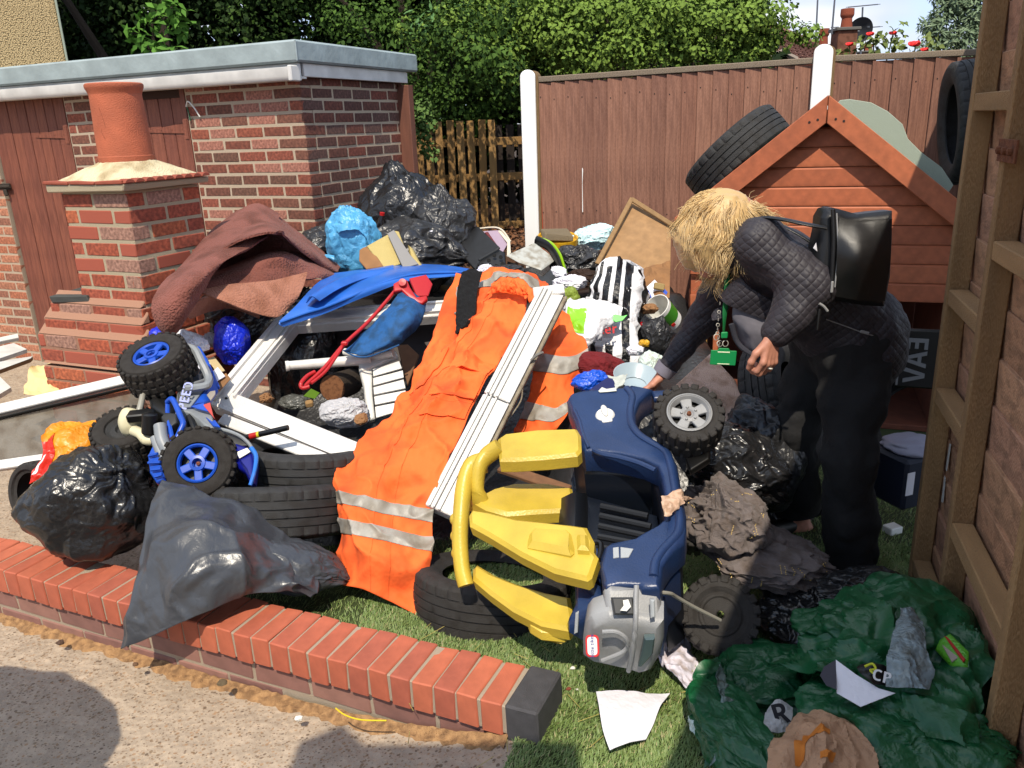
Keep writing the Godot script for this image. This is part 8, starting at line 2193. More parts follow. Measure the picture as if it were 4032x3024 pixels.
	put("lid", slab(V([-.003,.891,-4.72,.156,.944,-4.85,.183,.937,-4.85,.26,.885,-4.75,.276,.851,-4.7,.197,.822,-4.6,.066,.866,-4.66]), 0.025, 0.012).mesh(50), mat("case_grey", Color(0.66, 0.665, 0.64), 0.45, [T.dirty, 3.0]), gc)
	put("shell", slab(V([-.001,.877,-4.74,.196,.82,-4.58,.277,.854,-4.68,.31,.773,-4.52,.32,.725,-4.42,.259,.7,-4.36,.171,.713,-4.38,.06,.777,-4.55]), 0.16, 0.03).mesh(50), mat("case_dark", Color(0.16, 0.165, 0.17), 0.5, [T.dirty, 3.0]), gc, Transform3D(Basis(), Vector3(0, -0.012, -0.02)))
	put("lime_rim", tube(V([.198,.941,-4.86,.265,.916,-4.82,.309,.866,-4.74,.328,.805,-4.64,.345,.729,-4.46]), 0.012, 0.010, 8, 30, 2.0).mesh(), mat("lime_plastic", Color(0.52, 0.70, 0.08), 0.45), gc)
	put("black_rim", tube(V([.179,.946,-4.87,.247,.914,-4.8,.289,.862,-4.7,.312,.789,-4.58,.336,.716,-4.42]), 0.014, 0.014, 8, 30, 2.0).mesh(), mat("black_plastic", Color.BLACK, 0.5), gc)
	put("red_button", sack(Vector3(0.03, 0.03, 0.02), 6, 0.0, 10, Vector3.ZERO, 0.0, 2.0, 0.0).mesh(180), mat("button_red", Color(0.62, 0.06, 0.07), 0.4), gc, at(Vector3(.286,.869,-4.78)))
	# yellow lid, stone
	var yl := thing("bucket_lid", "yellow plastic bucket lid lying against the brown fence", "lid", along(Vector3(.328,.909,-5.15), Vector3(0.05, 0.97, 0.2)))
	put("lid", lathe(PackedVector2Array([Vector2(0.001, 0.0), Vector2(0.115, 0.0), Vector2(0.12, 0.014), Vector2(0.13, 0.016), Vector2(0.132, -0.02), Vector2(0.126, -0.02)]), 40).mesh(35), mat("yellow_lid", Color(0.78, 0.60, 0.10), 0.45, [T.dirty, 4.0]), yl)
	single("stone_block", "grey-brown stone block resting on the yellow bucket lid", "stone", rough_box(0.19, 0.05, 0.11, 0.008, 0.010, 17).mesh(), mat("sandstone", Color(0.55, 0.49, 0.39), 0.95, [T.speck, 6.0], [T.fine, 6.0], 1.5), turned(Vector3(.318,.937,-5.12), Vector3(8, 8, -2)))
	# purple bag and soil
	single("purple_bag", "purple and gold plastic bag in front of the nappies", "plastic bag", sheet(patch([
		V([.413,.857,-5,.491,.868,-5,.586,.834,-4.95,.622,.806,-4.9]), V([.395,.801,-4.9,.47,.815,-4.88,.546,.795,-4.85,.602,.781,-4.85]), V([.414,.76,-4.8,.468,.77,-4.78,.524,.759,-4.78,.568,.746,-4.8])]), 20, 20, 171, 0.015, 9.0, 0.003, 0.02).mesh(60), mat("purple_foil", Color(0.16, 0.05, 0.17), 0.4, [], [T.crumple, 3.0], 0.6))
	single("spilled_soil", "spilled brown potting soil and peat beside the stripy sack", "soil", sack(Vector3(0.10, 0.05, 0.09), 172, 0.12, 44).mesh(40), mat("peat", Color(0.24, 0.15, 0.09), 0.95, [T.speck, 6.0], [T.fine, 7.0], 2.0), at(Vector3(.422,.767,-4.5))).set_meta("kind", "stuff")
	single("lime_pot", "lime green pot with sawdust below the grey case", "pot", sack(Vector3(0.05, 0.05, 0.05), 173, 0.03, 24).mesh(180), mat("lime_dull", Color(0.50, 0.58, 0.20), 0.6, [T.dirty, 5.0]), at(Vector3(.329,.73,-4.2)))
	single("white_scraps", "white crumpled paper between the soil and the stripy sack", "paper", sack(Vector3(0.09, 0.04, 0.07), 174, 0.12, 30).mesh(40), mat("white_paper", Color.WHITE), at(Vector3(.337,.781,-4.3)))
	# large plywood board leaning
	var pl := thing("plywood_board", "large tan plywood board leaning against the fence beside the blond head", "board")
	put("face", slab(V([.523,.797,-4.72,.799,1.153,-5.2,1.011,1.016,-4.95,.931,.783,-4.55,.644,.754,-4.55]), 0.012, 0.002).mesh(), mat("plywood", Color(0.62, 0.48, 0.325), 0.85, [T.cloud, Vector3(4, 1, 4)], [T.fine, 2.0], 0.3), pl)
	put("batten", profile_bar(Vector3(.528,.816,-4.69), Vector3(.804,1.145,-5.16), Vector3(-0.2, 0.4, 0.9), 0.03, 0.014, []).mesh(40), mat("batten", Color(0.56, 0.44, 0.29), 0.85, [T.cloud, Vector3(9, 1, 9)]), pl)
	put("batten", profile_bar(Vector3(.797,1.14,-5.15), Vector3(1.007,1,-4.9), Vector3(-0.2, 0.4, 0.9), 0.028, 0.02, []).mesh(40), mat("batten", Color(0.56, 0.44, 0.29), 0.85), pl)
	# cardboard, white tub, laminate slab under the hand
	single("crushed_cardboard", "crushed brown cardboard between the plywood board and the playhouse", "cardboard", sheet(patch([
		V([.746,.803,-4.4,.824,.838,-4.45,.899,.862,-4.4]), V([.714,.768,-4.25,.783,.796,-4.22,.862,.805,-4.22]), V([.715,.686,-4.1,.766,.707,-4.05,.828,.717,-4.05])]), 14, 14, 175, 0.02, 6.0, 0.005, 0.02).mesh(30), mat("cardboard", Color.WHITE))
	var lp := thing("printed_leaflet", "bright white printed leaflet with blue pictures on the crushed cardboard", "leaflet")
	put("sheet", slab(V([.723,.776,-4.14,.771,.818,-4.17,.823,.755,-4.08,.788,.72,-4.02,.736,.715,-4.02]), 0.003, 0.0008).mesh(), mat("white_paper", Color.WHITE), lp)
	put("blue_print", slab(V([.724,.768,-4.13,.732,.757,-4.11,.741,.72,-4.02,.733,.725,-4.03]), 0.002, 0.0005).mesh(), mat("print_blue", Color(0.15, 0.3, 0.7), 0.7), lp, Transform3D(Basis(), Vector3(0, 0.004, 0.004)))
	put("blue_print", slab(V([.807,.771,-4.1,.823,.755,-4.08,.81,.74,-4.06,.799,.756,-4.08]), 0.002, 0.0005).mesh(), mat("print_blue", Color(0.15, 0.3, 0.7), 0.7), lp, Transform3D(Basis(), Vector3(0, 0.004, 0.004)))
	single("cork_block", "small cork-coloured block lying on the white leaflet", "block", box(0.055, 0.035, 0.02, 0.004).mesh(), mat("cork", Color(0.68, 0.58, 0.38), 0.9, [T.speck, 9.0]), turned(Vector3(.779,.788,-4.08), Vector3(-20, 10, -15)))
	var tb := thing("white_tub", "white plastic tub with a green label lying beside the broken boards", "tub", along(Vector3(.771,.681,-3.95), Vector3(-0.55, 0.6, 0.45)))
	put("tub", lathe(PackedVector2Array([Vector2(0.001, -0.09), Vector2(0.062, -0.09), Vector2(0.07, 0.06), Vector2(0.066, 0.06), Vector2(0.06, -0.08)]), 32).mesh(35), mat("white_plastic", Color(0.86, 0.855, 0.83), 0.4), tb)
	put("green_label", lathe(PackedVector2Array([Vector2(0.0645, -0.05), Vector2(0.0695, 0.035)]), 32).mesh(35), mat("label_green", Color(0.22, 0.48, 0.10), 0.5), tb)
	put("red_mark", box(0.02, 0.02, 0.004, 0.001).mesh(), mat("label_red", Color(0.7, 0.08, 0.1), 0.5), tb, Transform3D(Basis(), Vector3(0.0, -0.055, 0.066)))
	single("grey_bowl", "translucent pale grey plastic bowl beside the maroon cloth", "bowl", lathe(PackedVector2Array([Vector2(0.001, 0.0), Vector2(0.05, 0.004), Vector2(0.085, 0.03), Vector2(0.10, 0.05), Vector2(0.097, 0.05), Vector2(0.08, 0.033), Vector2(0.048, 0.008)]), 36).mesh(40), mat("grey_bowl", Color(0.60, 0.66, 0.69), 0.35), along(Vector3(.524,.534,-3.24), Vector3(0.1, 0.93, 0.3)))
	single("blue_card", "dark blue card standing in front of the maroon cloth", "card", slab(V([.311,.574,-3.08,.396,.599,-3.16,.421,.595,-3.15,.422,.577,-3.1,.4,.568,-3.07]), 0.004, 0.001).mesh(), mat("card_blue", Color(0.07, 0.09, 0.30), 0.5))
	single("food_wrapper", "white food wrapper with green and pink print beside the blue card", "wrapper", sheet(patch([
		V([.398,.599,-3.18,.441,.594,-3.17,.483,.603,-3.18]), V([.411,.588,-3.13,.444,.588,-3.12,.468,.591,-3.13]), V([.42,.574,-3.08,.44,.578,-3.09,.46,.585,-3.1])]), 12, 12, 176, 0.006, 14.0, 0.002, 0.01).mesh(40), mat("wrapper_print", Color(0.82, 0.84, 0.80), 0.4, [T.speck, 30.0]))
	single("insulation_board", "large dirty pinkish board of insulation leaning by the reaching hand", "board", slab(V([.624,.566,-3.02,.664,.584,-3.08,.857,.647,-3.3,.919,.58,-3.12,.916,.538,-3.02,.982,.495,-2.88,.917,.46,-2.78,.764,.441,-2.72,.678,.516,-2.88]), 0.03, 0.006, Vector3(-0.3, 0.6, 1)).mesh(50), mat("pink_board", Color(0.78, 0.65, 0.57), 0.95, [T.dirty, 2.2], [T.fine, 5.0], 0.8))
	single("board_fragment", "brown stick of timber inside the toy car's roof bars", "timber", profile_bar(Vector3(-.06,.326,-2.9), Vector3(.201,.286,-2.75), Vector3(0, 1, 0.3), 0.05, 0.02, []).mesh(40), mat("brown_board", Color(0.45, 0.31, 0.20), 0.85))
	# plate with letters, blue box, in the shade by the shed panel
	var np := thing("letter_plate", "dark plate with large pale letters standing on end in the shade", "sign", at(Vector3(1.599,.677,-3), Vector3(0.93, 0, 0.36)))
	put("plate", box(0.17, 0.24, 0.02, 0.008).mesh(), mat("plate_black", Color(0.05, 0.05, 0.055), 0.4), np)
	put("border", box(0.008, 0.22, 0.004, 0.001).mesh(), mat("plate_silver", Color(0.5, 0.5, 0.5), 0.4), np, Transform3D(Basis(), Vector3(-0.07, 0, 0.012)))
	for q in [["E", 0.065], ["A", 0.0], ["V", -0.065]]:
		put("letter", text_mesh(q[0], 0.075, 0.004).mesh, mat("plate_silver", Color(0.5, 0.5, 0.5), 0.4), np, Transform3D(Basis(Vector3.BACK, PI / 2) * Basis(Vector3.UP, PI), Vector3(-0.01, q[1], 0.013)))
	var bb := thing("blue_box", "dark blue lidded box with a white label behind the person's legs", "box", turned(Vector3(1.466,.309,-2.75), Vector3(0, 20, 0)))
	put("box", rough_box(0.20, 0.20, 0.2, 0.012, 0.002, 7).mesh(), mat("box_navy", Color(0.10, 0.125, 0.19), 0.5), bb)
	put("lid", sack(Vector3(0.11, 0.03, 0.1), 8, 0.02, 20).mesh(180), mat("pale_lid", Color(0.55, 0.55, 0.62), 0.5), bb, Transform3D(Basis(), Vector3(0.02, 0.11, 0)))
	put("label", box(0.035, 0.09, 0.002, 0.0005).mesh(), mat("white_paper", Color.WHITE), bb, Transform3D(Basis(), Vector3(-0.08, 0.01, 0.102)))
	single("white_carton", "small white carton on the ground by the shed panel's foot", "carton", box(0.06, 0.04, 0.05, 0.004).mesh(), mat("white_plastic", Color(0.86, 0.855, 0.83), 0.4), turned(Vector3(1.498,.011,-2.85), Vector3(0, 20, 0)))
	single("cotton_lump", "small dirty white lump on the grass at the green fold", "litter", sack(Vector3(0.03, 0.025, 0.03), 178, 0.1, 20).mesh(60), mat("nappy_white", Color.WHITE), at(Vector3(.461,.082,-1.73)))

func make_scraps() -> void:
	var paper := mat("white_paper", Color.WHITE)
	var card := mat("cardboard", Color.WHITE)
	var grey_ := mat("grey_white_bag", Color.WHITE)
	for q in [
		[Vector3(-.117,.861,-4.32), 0.06, paper, "white crumpled dish liner under the dark bag beside the orange shoulders"],
		[Vector3(.093,.828,-4.22), 0.05, paper, "crumpled white tissue just right of the orange shoulders"],
		[Vector3(.288,.817,-4.45), 0.05, paper, "white paper ball against the grey case's curved side"],
		[Vector3(.301,.709,-3.98), 0.05, grey_, "grey-white crumpled wrap below the lime pot"],
		[Vector3(.568,.606,-3.52), 0.045, paper, "white crumpled wrapper at the stripy sack's lower right corner"],
		[Vector3(.615,.631,-3.55), 0.03, mat("yellow_lid", Color.WHITE), "small orange-yellow tub above the soiled nappy"],
		[Vector3(.696,.711,-3.9), 0.05, card, "crumpled brown card left of the white tub"],
		[Vector3(-1.449,.688,-3.62), 0.05, paper, "white paper ball between the toy truck and the carpet lobe"],
		[Vector3(-1.458,.65,-3.85), 0.06, grey_, "grey-white carrier crushed under the carpet beside the royal blue bag"],
		[Vector3(-1.101,.486,-3.4), 0.04, card, "brown card crumpled in the window frame's lower left corner"],
		[Vector3(-.647,.443,-3.2), 0.035, card, "tan crumpled card beside the chair's bottom slat"],
		[Vector3(-.313,.936,-5), 0.05, paper, "white paper ball behind the black crate"],
		[Vector3(-.449,1.015,-4.8), 0.04, paper, "white scrap poking out of the torn black bag"]]:
		single("scrap", q[3], "scrap", sack(Vector3(q[1], q[1] * 0.6, q[1] * 0.8), int(q[0].x * 900) + 50, 0.12, 16).mesh(30), q[2], turned(q[0], Vector3(0, q[0].x * 400, 10)))

# ---------------------------------------------------------------- off to the viewer's left: what shades the paving
func make_shade_casters() -> void:
	var b := thing("clipped_bush", "rounded clipped bush in a pot on the paving outside the left of the view", "bush", Transform3D(Basis(), Vector3(-1.78, -0.13, -1.12)))
	put("foliage_core", sack(Vector3(0.47, 0.47, 0.47), 9, 0.0, 16, Vector3.ZERO, 0.0, 2.0, 0.25).mesh(180), mat("bush_core", Color(0.05, 0.08, 0.03), 0.9), b, Transform3D(Basis(), Vector3(0, 1.0, 0)))
	crown(b, "foliage", [[Vector3(0, 1.0, 0), 0.43, 2600, 0.4]], leaf_shape(0.03, 0.02), Color(0.02, 0.05, 0.012), Color(0.10, 0.17, 0.04), 40, 0.3)
	put("pot", lathe(PackedVector2Array([Vector2(0.001, 0.0), Vector2(0.16, 0.0), Vector2(0.2, 0.55), Vector2(0.17, 0.55), Vector2(0.16, 0.1)]), 24).mesh(40), mat("terracotta", Color.WHITE), b)
	var p := thing("porch_canopy", "small flat porch canopy above and behind the viewer", "canopy", Transform3D(Basis(), Vector3(-0.47, 2.62, 0.45)))
	put("slab", plate(PackedVector2Array([Vector2(-0.40, -0.50), Vector2(-0.28, -0.56), Vector2(-0.2, -0.47), Vector2(0.42, -0.40), Vector2(0.42, 0.6), Vector2(-0.40, 0.6)]), 0.08, 0.01).mesh(), mat("white_upvc", Color.WHITE), p, Transform3D(Basis(Vector3.RIGHT, PI / 2), Vector3.ZERO))
	for x in [-0.36, 0.36]:
		put("post", box(0.07, 2.7, 0.07, 0.005).mesh(), mat("white_upvc", Color.WHITE), p, Transform3D(Basis(), Vector3(x, -1.43, 0.5)))


# ---------------------------------------------------------------- the person
# Smoothly joined tapered capsules [a, b, ra, rb], meshed as surface nets. «fold» wrinkles cloth.
func field(prims: Array, cell: float, k: float, fold := 0.0, seed_ := 0, ff := 9.0) -> Shape:
	var lo := Vector3(1e9, 1e9, 1e9)
	var hi := -lo
	for p in prims:
		var m: float = maxf(p[2], p[3]) + cell * 3
		for e in [p[0], p[1]]:
			lo = lo.min(e - Vector3.ONE * m)
			hi = hi.max(e + Vector3.ONE * m)
	var n := Vector3i(((hi - lo) / cell).ceil()) + Vector3i.ONE
	var sy := n.x
	var sz := n.x * n.y
	var val := PackedFloat32Array()
	val.resize(sz * n.z)
	val.fill(9.0)
	for p in prims:
		var a: Vector3 = p[0]
		var b: Vector3 = p[1]
		var ra: float = p[2]
		var rb: float = p[3]
		var m := maxf(ra, rb) + k + cell * 2
		var l := Vector3i(((a.min(b) - Vector3.ONE * m - lo) / cell).floor()).clamp(Vector3i.ZERO, n - Vector3i.ONE)
		var h := Vector3i(((a.max(b) + Vector3.ONE * m - lo) / cell).ceil()).clamp(Vector3i.ZERO, n - Vector3i.ONE)
		var ab := b - a
		var il := 1.0 / maxf(ab.length_squared(), 1e-9)
		for z in range(l.z, h.z + 1):
			for y in range(l.y, h.y + 1):
				var q := lo + Vector3(l.x, y, z) * cell
				var i := l.x + y * sy + z * sz
				for x in range(l.x, h.x + 1):
					var t := clampf((q - a).dot(ab) * il, 0.0, 1.0)
					var d := q.distance_to(a + ab * t) - (ra + (rb - ra) * t)
					var e := val[i]
					var w := maxf(k - absf(d - e), 0.0)
					val[i] = minf(d, e) - w * w * 0.25 / k
					q.x += cell
					i += 1
	if fold > 0:
		var nz := noise(seed_, ff, FastNoiseLite.TYPE_SIMPLEX_SMOOTH, 3)
		nz.fractal_type = FastNoiseLite.FRACTAL_RIDGED
		for z in n.z:
			for y in n.y:
				var i := y * sy + z * sz
				for x in n.x:
					if absf(val[i]) < 0.05: val[i] += fold * nz.get_noise_3dv(lo + Vector3(x, y, z) * cell)
					i += 1
	var s := Shape.new()
	var id := PackedInt32Array()
	id.resize(val.size())
	id.fill(-1)
	var off := [0, 1, sy, sy + 1, sz, sz + 1, sz + sy, sz + sy + 1]
	for z in n.z - 1:
		for y in n.y - 1:
			var i := y * sy + z * sz
			for x in n.x - 1:
				var c0 := val[i] < 0
				if c0 != (val[i + 1] < 0) or c0 != (val[i + sy] < 0) or c0 != (val[i + sz] < 0) or c0 != (val[i + sy + 1] < 0) or c0 != (val[i + sz + 1] < 0) or c0 != (val[i + sz + sy] < 0) or c0 != (val[i + sz + sy + 1] < 0):
					var sum := Vector3.ZERO
					var cnt := 0
					for e in 12:
						var c: int = [0, 2, 4, 6, 0, 1, 4, 5, 0, 1, 2, 3][e]
						var dd: int = [1, 2, 4][e / 4]
						var v0 := val[i + off[c]]
						var v1 := val[i + off[c + dd]]
						if (v0 < 0) != (v1 < 0):
							var t := v0 / (v0 - v1)
							var pp := Vector3(c & 1, (c >> 1) & 1, c >> 2)
							pp[e / 4] += t
							sum += pp
							cnt += 1
					id[i] = s.pt(lo + (Vector3(x, y, z) + sum / cnt) * cell)
				i += 1
	for z in range(1, n.z - 1):
		for y in range(1, n.y - 1):
			var i := y * sy + z * sz + 1
			for x in range(1, n.x - 1):
				var a := val[i] < 0
				for ax in 3:
					var st: int = [1, sy, sz][ax]
					if a != (val[i + st] < 0):
						var u: int = [sy, sz, 1][ax]
						var w: int = [sz, 1, sy][ax]
						var q0 := id[i]; var q1 := id[i - u]; var q2 := id[i - u - w]; var q3 := id[i - w]
						if q0 >= 0 and q1 >= 0 and q2 >= 0 and q3 >= 0:
							if a: s.quad(q0, q1, q2, q3)
							else: s.quad(q3, q2, q1, q0)
				i += 1
	return s

# a hand at the wrist: x towards the fingertips, -y the palm side, z the thumb's side
func hand(f: Transform3D, curl: float, mirror := 1.0) -> Array:
	var o := []
	var L := [0.036, 0.041, 0.038, 0.030]
	for i in 4:
		var z := (0.027 - 0.018 * i) * mirror
		var base := Vector3(0.082 - 0.004 * absf(i - 1), 0.0, z)
		o.append([f * Vector3(0.005, 0, z * 0.6), f * base, 0.0145, 0.0105])
		var a := base
		var ang := -curl * 0.5
		for k in 3:
			var l: float = L[i] * [1.0, 0.66, 0.52][k]
			var b := a + Vector3(cos(ang), sin(ang), 0) * l
			o.append([f * a, f * b, [0.0098, 0.0088, 0.0080][k], [0.0088, 0.0080, 0.0070][k]])
			a = b
			ang -= curl * [0.9, 0.8, 0.5][k]
	var t0 := Vector3(0.022, -0.004, 0.022 * mirror)
	var t1 := Vector3(0.052, -0.016, 0.046 * mirror)
	var t2 := t1 + Vector3(0.028, -0.012, 0.004 * mirror)
	var t3 := t2 + Vector3(0.020, -0.012, -0.006 * mirror)
	o.append([f * t0, f * t1, 0.015, 0.0115])
	o.append([f * t1, f * t2, 0.0110, 0.0098])
	o.append([f * t2, f * t3, 0.0098, 0.0080])
	return o

func quilt_picture() -> ImageTexture:
	var n := 128
	var im := Image.create(n, n, false, Image.FORMAT_RGBA8)
	for j in n:
		for i in n:
			var a := absf(fposmod((i + j) / 64.0, 1.0) - 0.5) * 2.0
			var b := absf(fposmod((i - j) / 64.0 + 4.0, 1.0) - 0.5) * 2.0
			var h := pow(sin(PI * 0.5 * (1.0 - a)), 0.45) * pow(sin(PI * 0.5 * (1.0 - b)), 0.45)
			im.set_pixel(i, j, grey(clampf(h, 0, 1)))
	im.bump_map_to_normal_map(7.0)
	return ImageTexture.create_from_image(im)

func make_person() -> void:
	var skin := mat("skin", Color(0.74, 0.51, 0.42), 0.55, [T.cloud, 8.0])
	var quilt := mat("quilted_jacket", Color(0.155, 0.14, 0.165), 0.62, [], [quilt_picture(), 17.0], 0.8)
	quilt.rim_enabled = true
	quilt.rim = 0.25
	var trouser := mat("black_trousers", Color(0.07, 0.068, 0.072), 0.9, [], [T.soft, 4.0], 0.3)
	var o := thing("person", "blond person in a black quilted jacket bending over the heap, one arm reaching down", "person")
	var hc: Vector3 = Vector3(.695,1.235,-2.66)
	var neck: Vector3 = Vector3(.785,1.196,-2.7)
	var chest: Vector3 = Vector3(.886,1.118,-2.7)
	var waist: Vector3 = Vector3(1.052,1.004,-2.72)
	var hip: Vector3 = Vector3(1.159,.881,-2.72)
	var sn: Vector3 = Vector3(.797,1.219,-2.53); var sf: Vector3 = Vector3(.81,1.108,-2.88)
	var en: Vector3 = Vector3(.941,1.095,-2.44); var wn: Vector3 = Vector3(.825,.951,-2.42)
	var ef: Vector3 = Vector3(.742,.873,-2.98); var wf: Vector3 = Vector3(.594,.66,-3)
	var hn: Vector3 = Vector3(1.17,.844,-2.62); var hf: Vector3 = Vector3(1.164,.807,-2.82)
	var kn: Vector3 = Vector3(1.136,.495,-2.5); var kf: Vector3 = Vector3(1.056,.458,-2.82)
	var an: Vector3 = Vector3(1.198,.065,-2.54); var af: Vector3 = Vector3(1.152,.02,-2.92)
	var tn: Vector3 = Vector3(1.101,.03,-2.449); var tf: Vector3 = Vector3(1.047,.03,-2.878)
	# hands first, each on a fine grid
	var dn := (wn - en).normalized()
	var fn := Transform3D(Basis(), wn + dn * 0.012)
	var hd := Vector3(-0.12, -0.95, 0.22).normalized()
	var hz := (Vector3(-0.75, 0.1, 0.5) - hd * hd.dot(Vector3(-0.75, 0.1, 0.5))).normalized()
	fn.basis = Basis(hd, hz.cross(hd), hz)
	var hands := field(hand(fn, 1.25, 1.0), 0.0035, 0.007)
	var df := (wf - ef).normalized()
	var hz2 := (Vector3(0.3, 0.5, 0.8) - df * df.dot(Vector3(0.3, 0.5, 0.8))).normalized()
	hands.join(field(hand(Transform3D(Basis(df, hz2.cross(df), hz2), wf), 0.5, 1.0), 0.0035, 0.007))
	var face := Vector3(-0.72, -0.66, 0.14).normalized()
	var b := [
		[hc + face * 0.015, hc - face * 0.03 + Vector3(0.02, 0.03, 0), 0.088, 0.09], [hc + face * 0.07 + Vector3(0.03, -0.05, 0), hc, 0.045, 0.07],
		[hc + face * 0.105 + Vector3(0.0, -0.005, 0), hc + face * 0.085 + Vector3(-0.012, 0.02, 0), 0.014, 0.009],
		[hc + Vector3(0.02, -0.02, 0.085), hc + Vector3(0.0, 0.015, 0.088), 0.014, 0.016],
		[neck, hc + Vector3(0.03, -0.01, 0), 0.055, 0.055], [chest, neck, 0.11, 0.065], [chest, waist, 0.12, 0.12], [waist, hip, 0.12, 0.135],
		[sn, chest, 0.055, 0.09], [sf, chest, 0.055, 0.09], [sn, en, 0.05, 0.04], [en, wn, 0.038, 0.027], [sf, ef, 0.05, 0.04], [ef, wf, 0.038, 0.027],
		[hn, kn, 0.085, 0.055], [kn, an, 0.052, 0.036], [hf, kf, 0.085, 0.055], [kf, af, 0.052, 0.036],
		[an + Vector3(0.02, -0.03, 0), tn, 0.036, 0.024], [af + Vector3(0.02, -0.03, 0), tf, 0.036, 0.024]]
	var body := field(b, 0.0155, 0.035)
	body.join(hands)
	put("body", body.mesh(180), skin, o)
	var em := mat("eye_dark", Color(0.12, 0.10, 0.09), 0.2)
	for sd in [-1, 1]:
		put("eye", sack(Vector3.ONE * 0.011, 2, 0.0, 6, Vector3.ZERO, 0.0, 2.0, 0.0).mesh(180), em, o, at(hc + face * 0.088 + Vector3(-0.01, 0.015, 0.032 * sd)))
	put("ring", lathe(PackedVector2Array([Vector2(0.0095, -0.002), Vector2(0.0115, -0.002), Vector2(0.0115, 0.002), Vector2(0.0095, 0.002)]), 16, true).mesh(), mat("silver", Color(0.85, 0.84, 0.8), 0.2), o, along(fn * Vector3(0.095, -0.004, -0.009), fn.basis.x))
	# trousers, wide at the hem
	var tr := field([
		[hip + Vector3(0, 0.02, 0), waist.lerp(hip, 0.6), 0.165, 0.15], [hn, hn.lerp(kn, 0.5), 0.125, 0.108], [hn.lerp(kn, 0.5), kn, 0.108, 0.09], [kn, an + Vector3(0.0, 0.0, 0), 0.088, 0.104],
		[hf, hf.lerp(kf, 0.5), 0.12, 0.10], [hf.lerp(kf, 0.5), kf, 0.10, 0.088], [kf, af + Vector3(0, 0.0, 0), 0.086, 0.10], [hn, hf, 0.13, 0.13]], 0.013, 0.06, 0.020, 31, 4.0)
	for i in tr.v.size():
		tr.v[i].y = maxf(tr.v[i].y, (0.075 if tr.v[i].z > -2.74 else 0.09) + 0.15 * (tr.v[i].x - 1.15))
	put("trousers", tr.mesh(180), trouser, o)
	# jacket: body, sleeves, collar and hem
	var jk := [
		[chest, neck + Vector3(0.03, -0.02, 0), 0.135, 0.09], [chest + Vector3(0, 0.01, 0.05), waist + Vector3(0, 0.01, 0.06), 0.13, 0.145], [chest + Vector3(0, 0.01, -0.06), waist + Vector3(0, 0.01, -0.06), 0.13, 0.145],
		[waist + Vector3(0, 0, 0.05), hip + Vector3(0.03, 0, 0.06), 0.15, 0.165], [waist + Vector3(0, 0, -0.05), hip + Vector3(0.03, 0, -0.06), 0.15, 0.165],
		[hip + Vector3(0.03, 0, 0.03), hip + Vector3(0.05, -0.075, 0.06), 0.16, 0.15], [sn, chest, 0.08, 0.12], [sf, chest, 0.08, 0.12],
		[sn, sn.lerp(en, 0.6), 0.082, 0.074], [sn.lerp(en, 0.6), en, 0.074, 0.068], [en, en.lerp(wn, 0.55), 0.068, 0.060], [en.lerp(wn, 0.55), wn - dn * 0.01, 0.060, 0.047],
		[sf, ef, 0.078, 0.062], [ef, wf - df * 0.03, 0.060, 0.043]]
	put("jacket", field(jk, 0.012, 0.045, 0.009, 33, 8.0).mesh(180), quilt, o)
	var lea := mat("black_leather", Color(0.085, 0.085, 0.09), 0.38, [T.cloud, 6.0], [T.fine, 5.0], 0.25)
	put("collar", tube(V([.726,1.253,-2.6,.741,1.217,-2.54,.734,1.17,-2.56,.719,1.13,-2.62,.725,1.089,-2.68]), 0.022, 0.026, 10, 40, 0.8).mesh(), quilt, o)
	put("jacket_flap", sheet([V([.693,1.042,-2.6,.723,1.095,-2.56,.746,1.113,-2.54]), V([.719,1.019,-2.56,.754,1.054,-2.53,.78,1.078,-2.52]), V([.826,.975,-2.53,.843,1.007,-2.52,.853,1.032,-2.51])], 20, 16, 34, 0.004, 8.0, 0.012).mesh(60), quilt, o)
	put("sleeve_tab", sheet([V([.677,.976,-2.62,.69,.994,-2.62,.713,1.003,-2.62]), V([.678,.959,-2.61,.694,.964,-2.6,.712,.971,-2.6])], 8, 10, 35, 0.002, 8.0, 0.008).mesh(60), quilt, o)
	put("zip", tube(V([1.018,.975,-2.5,1.087,.948,-2.5,1.157,.92,-2.5,1.223,.903,-2.52]), 0.0018).mesh(), mat("zip_metal", Color(0.55, 0.55, 0.55), 0.3), o)
	put("zip_pull", box(0.030, 0.010, 0.006, 0.002).mesh(), mat("zip_metal", Color(0.55, 0.55, 0.55), 0.3), o, turned(Vector3(1.139,.931,-2.485), Vector3(0, 0, -16)))
	put("shirt", sheet([V([.738,1.045,-2.58,.787,1.013,-2.56,.837,.972,-2.54]), V([.738,.967,-2.58,.778,.936,-2.54,.829,.921,-2.53]), V([.767,.881,-2.6,.804,.855,-2.56,.832,.847,-2.55])], 20, 16, 36, 0.006, 8.0, 0.006).mesh(180), mat("grey_shirt", Color(0.40, 0.39, 0.42), 0.9, [T.cloud, 6.0]), o)
	put("shirt_hem", tube(V([.732,.954,-2.57,.754,.893,-2.57,.784,.863,-2.545,.826,.841,-2.53]), 0.009, 0.009, 8).mesh(), mat("patterned_hem", Color(0.20, 0.20, 0.24), 0.9, [T.speck, 40.0]), o)
	put("cuff", tube(PackedVector3Array([wf - df * 0.035, wf + df * 0.005]), 0.046, 0.040, 14, 6).mesh(60), mat("speckled_cuff", Color(0.55, 0.53, 0.58), 0.9, [T.speck, 30.0]), o)
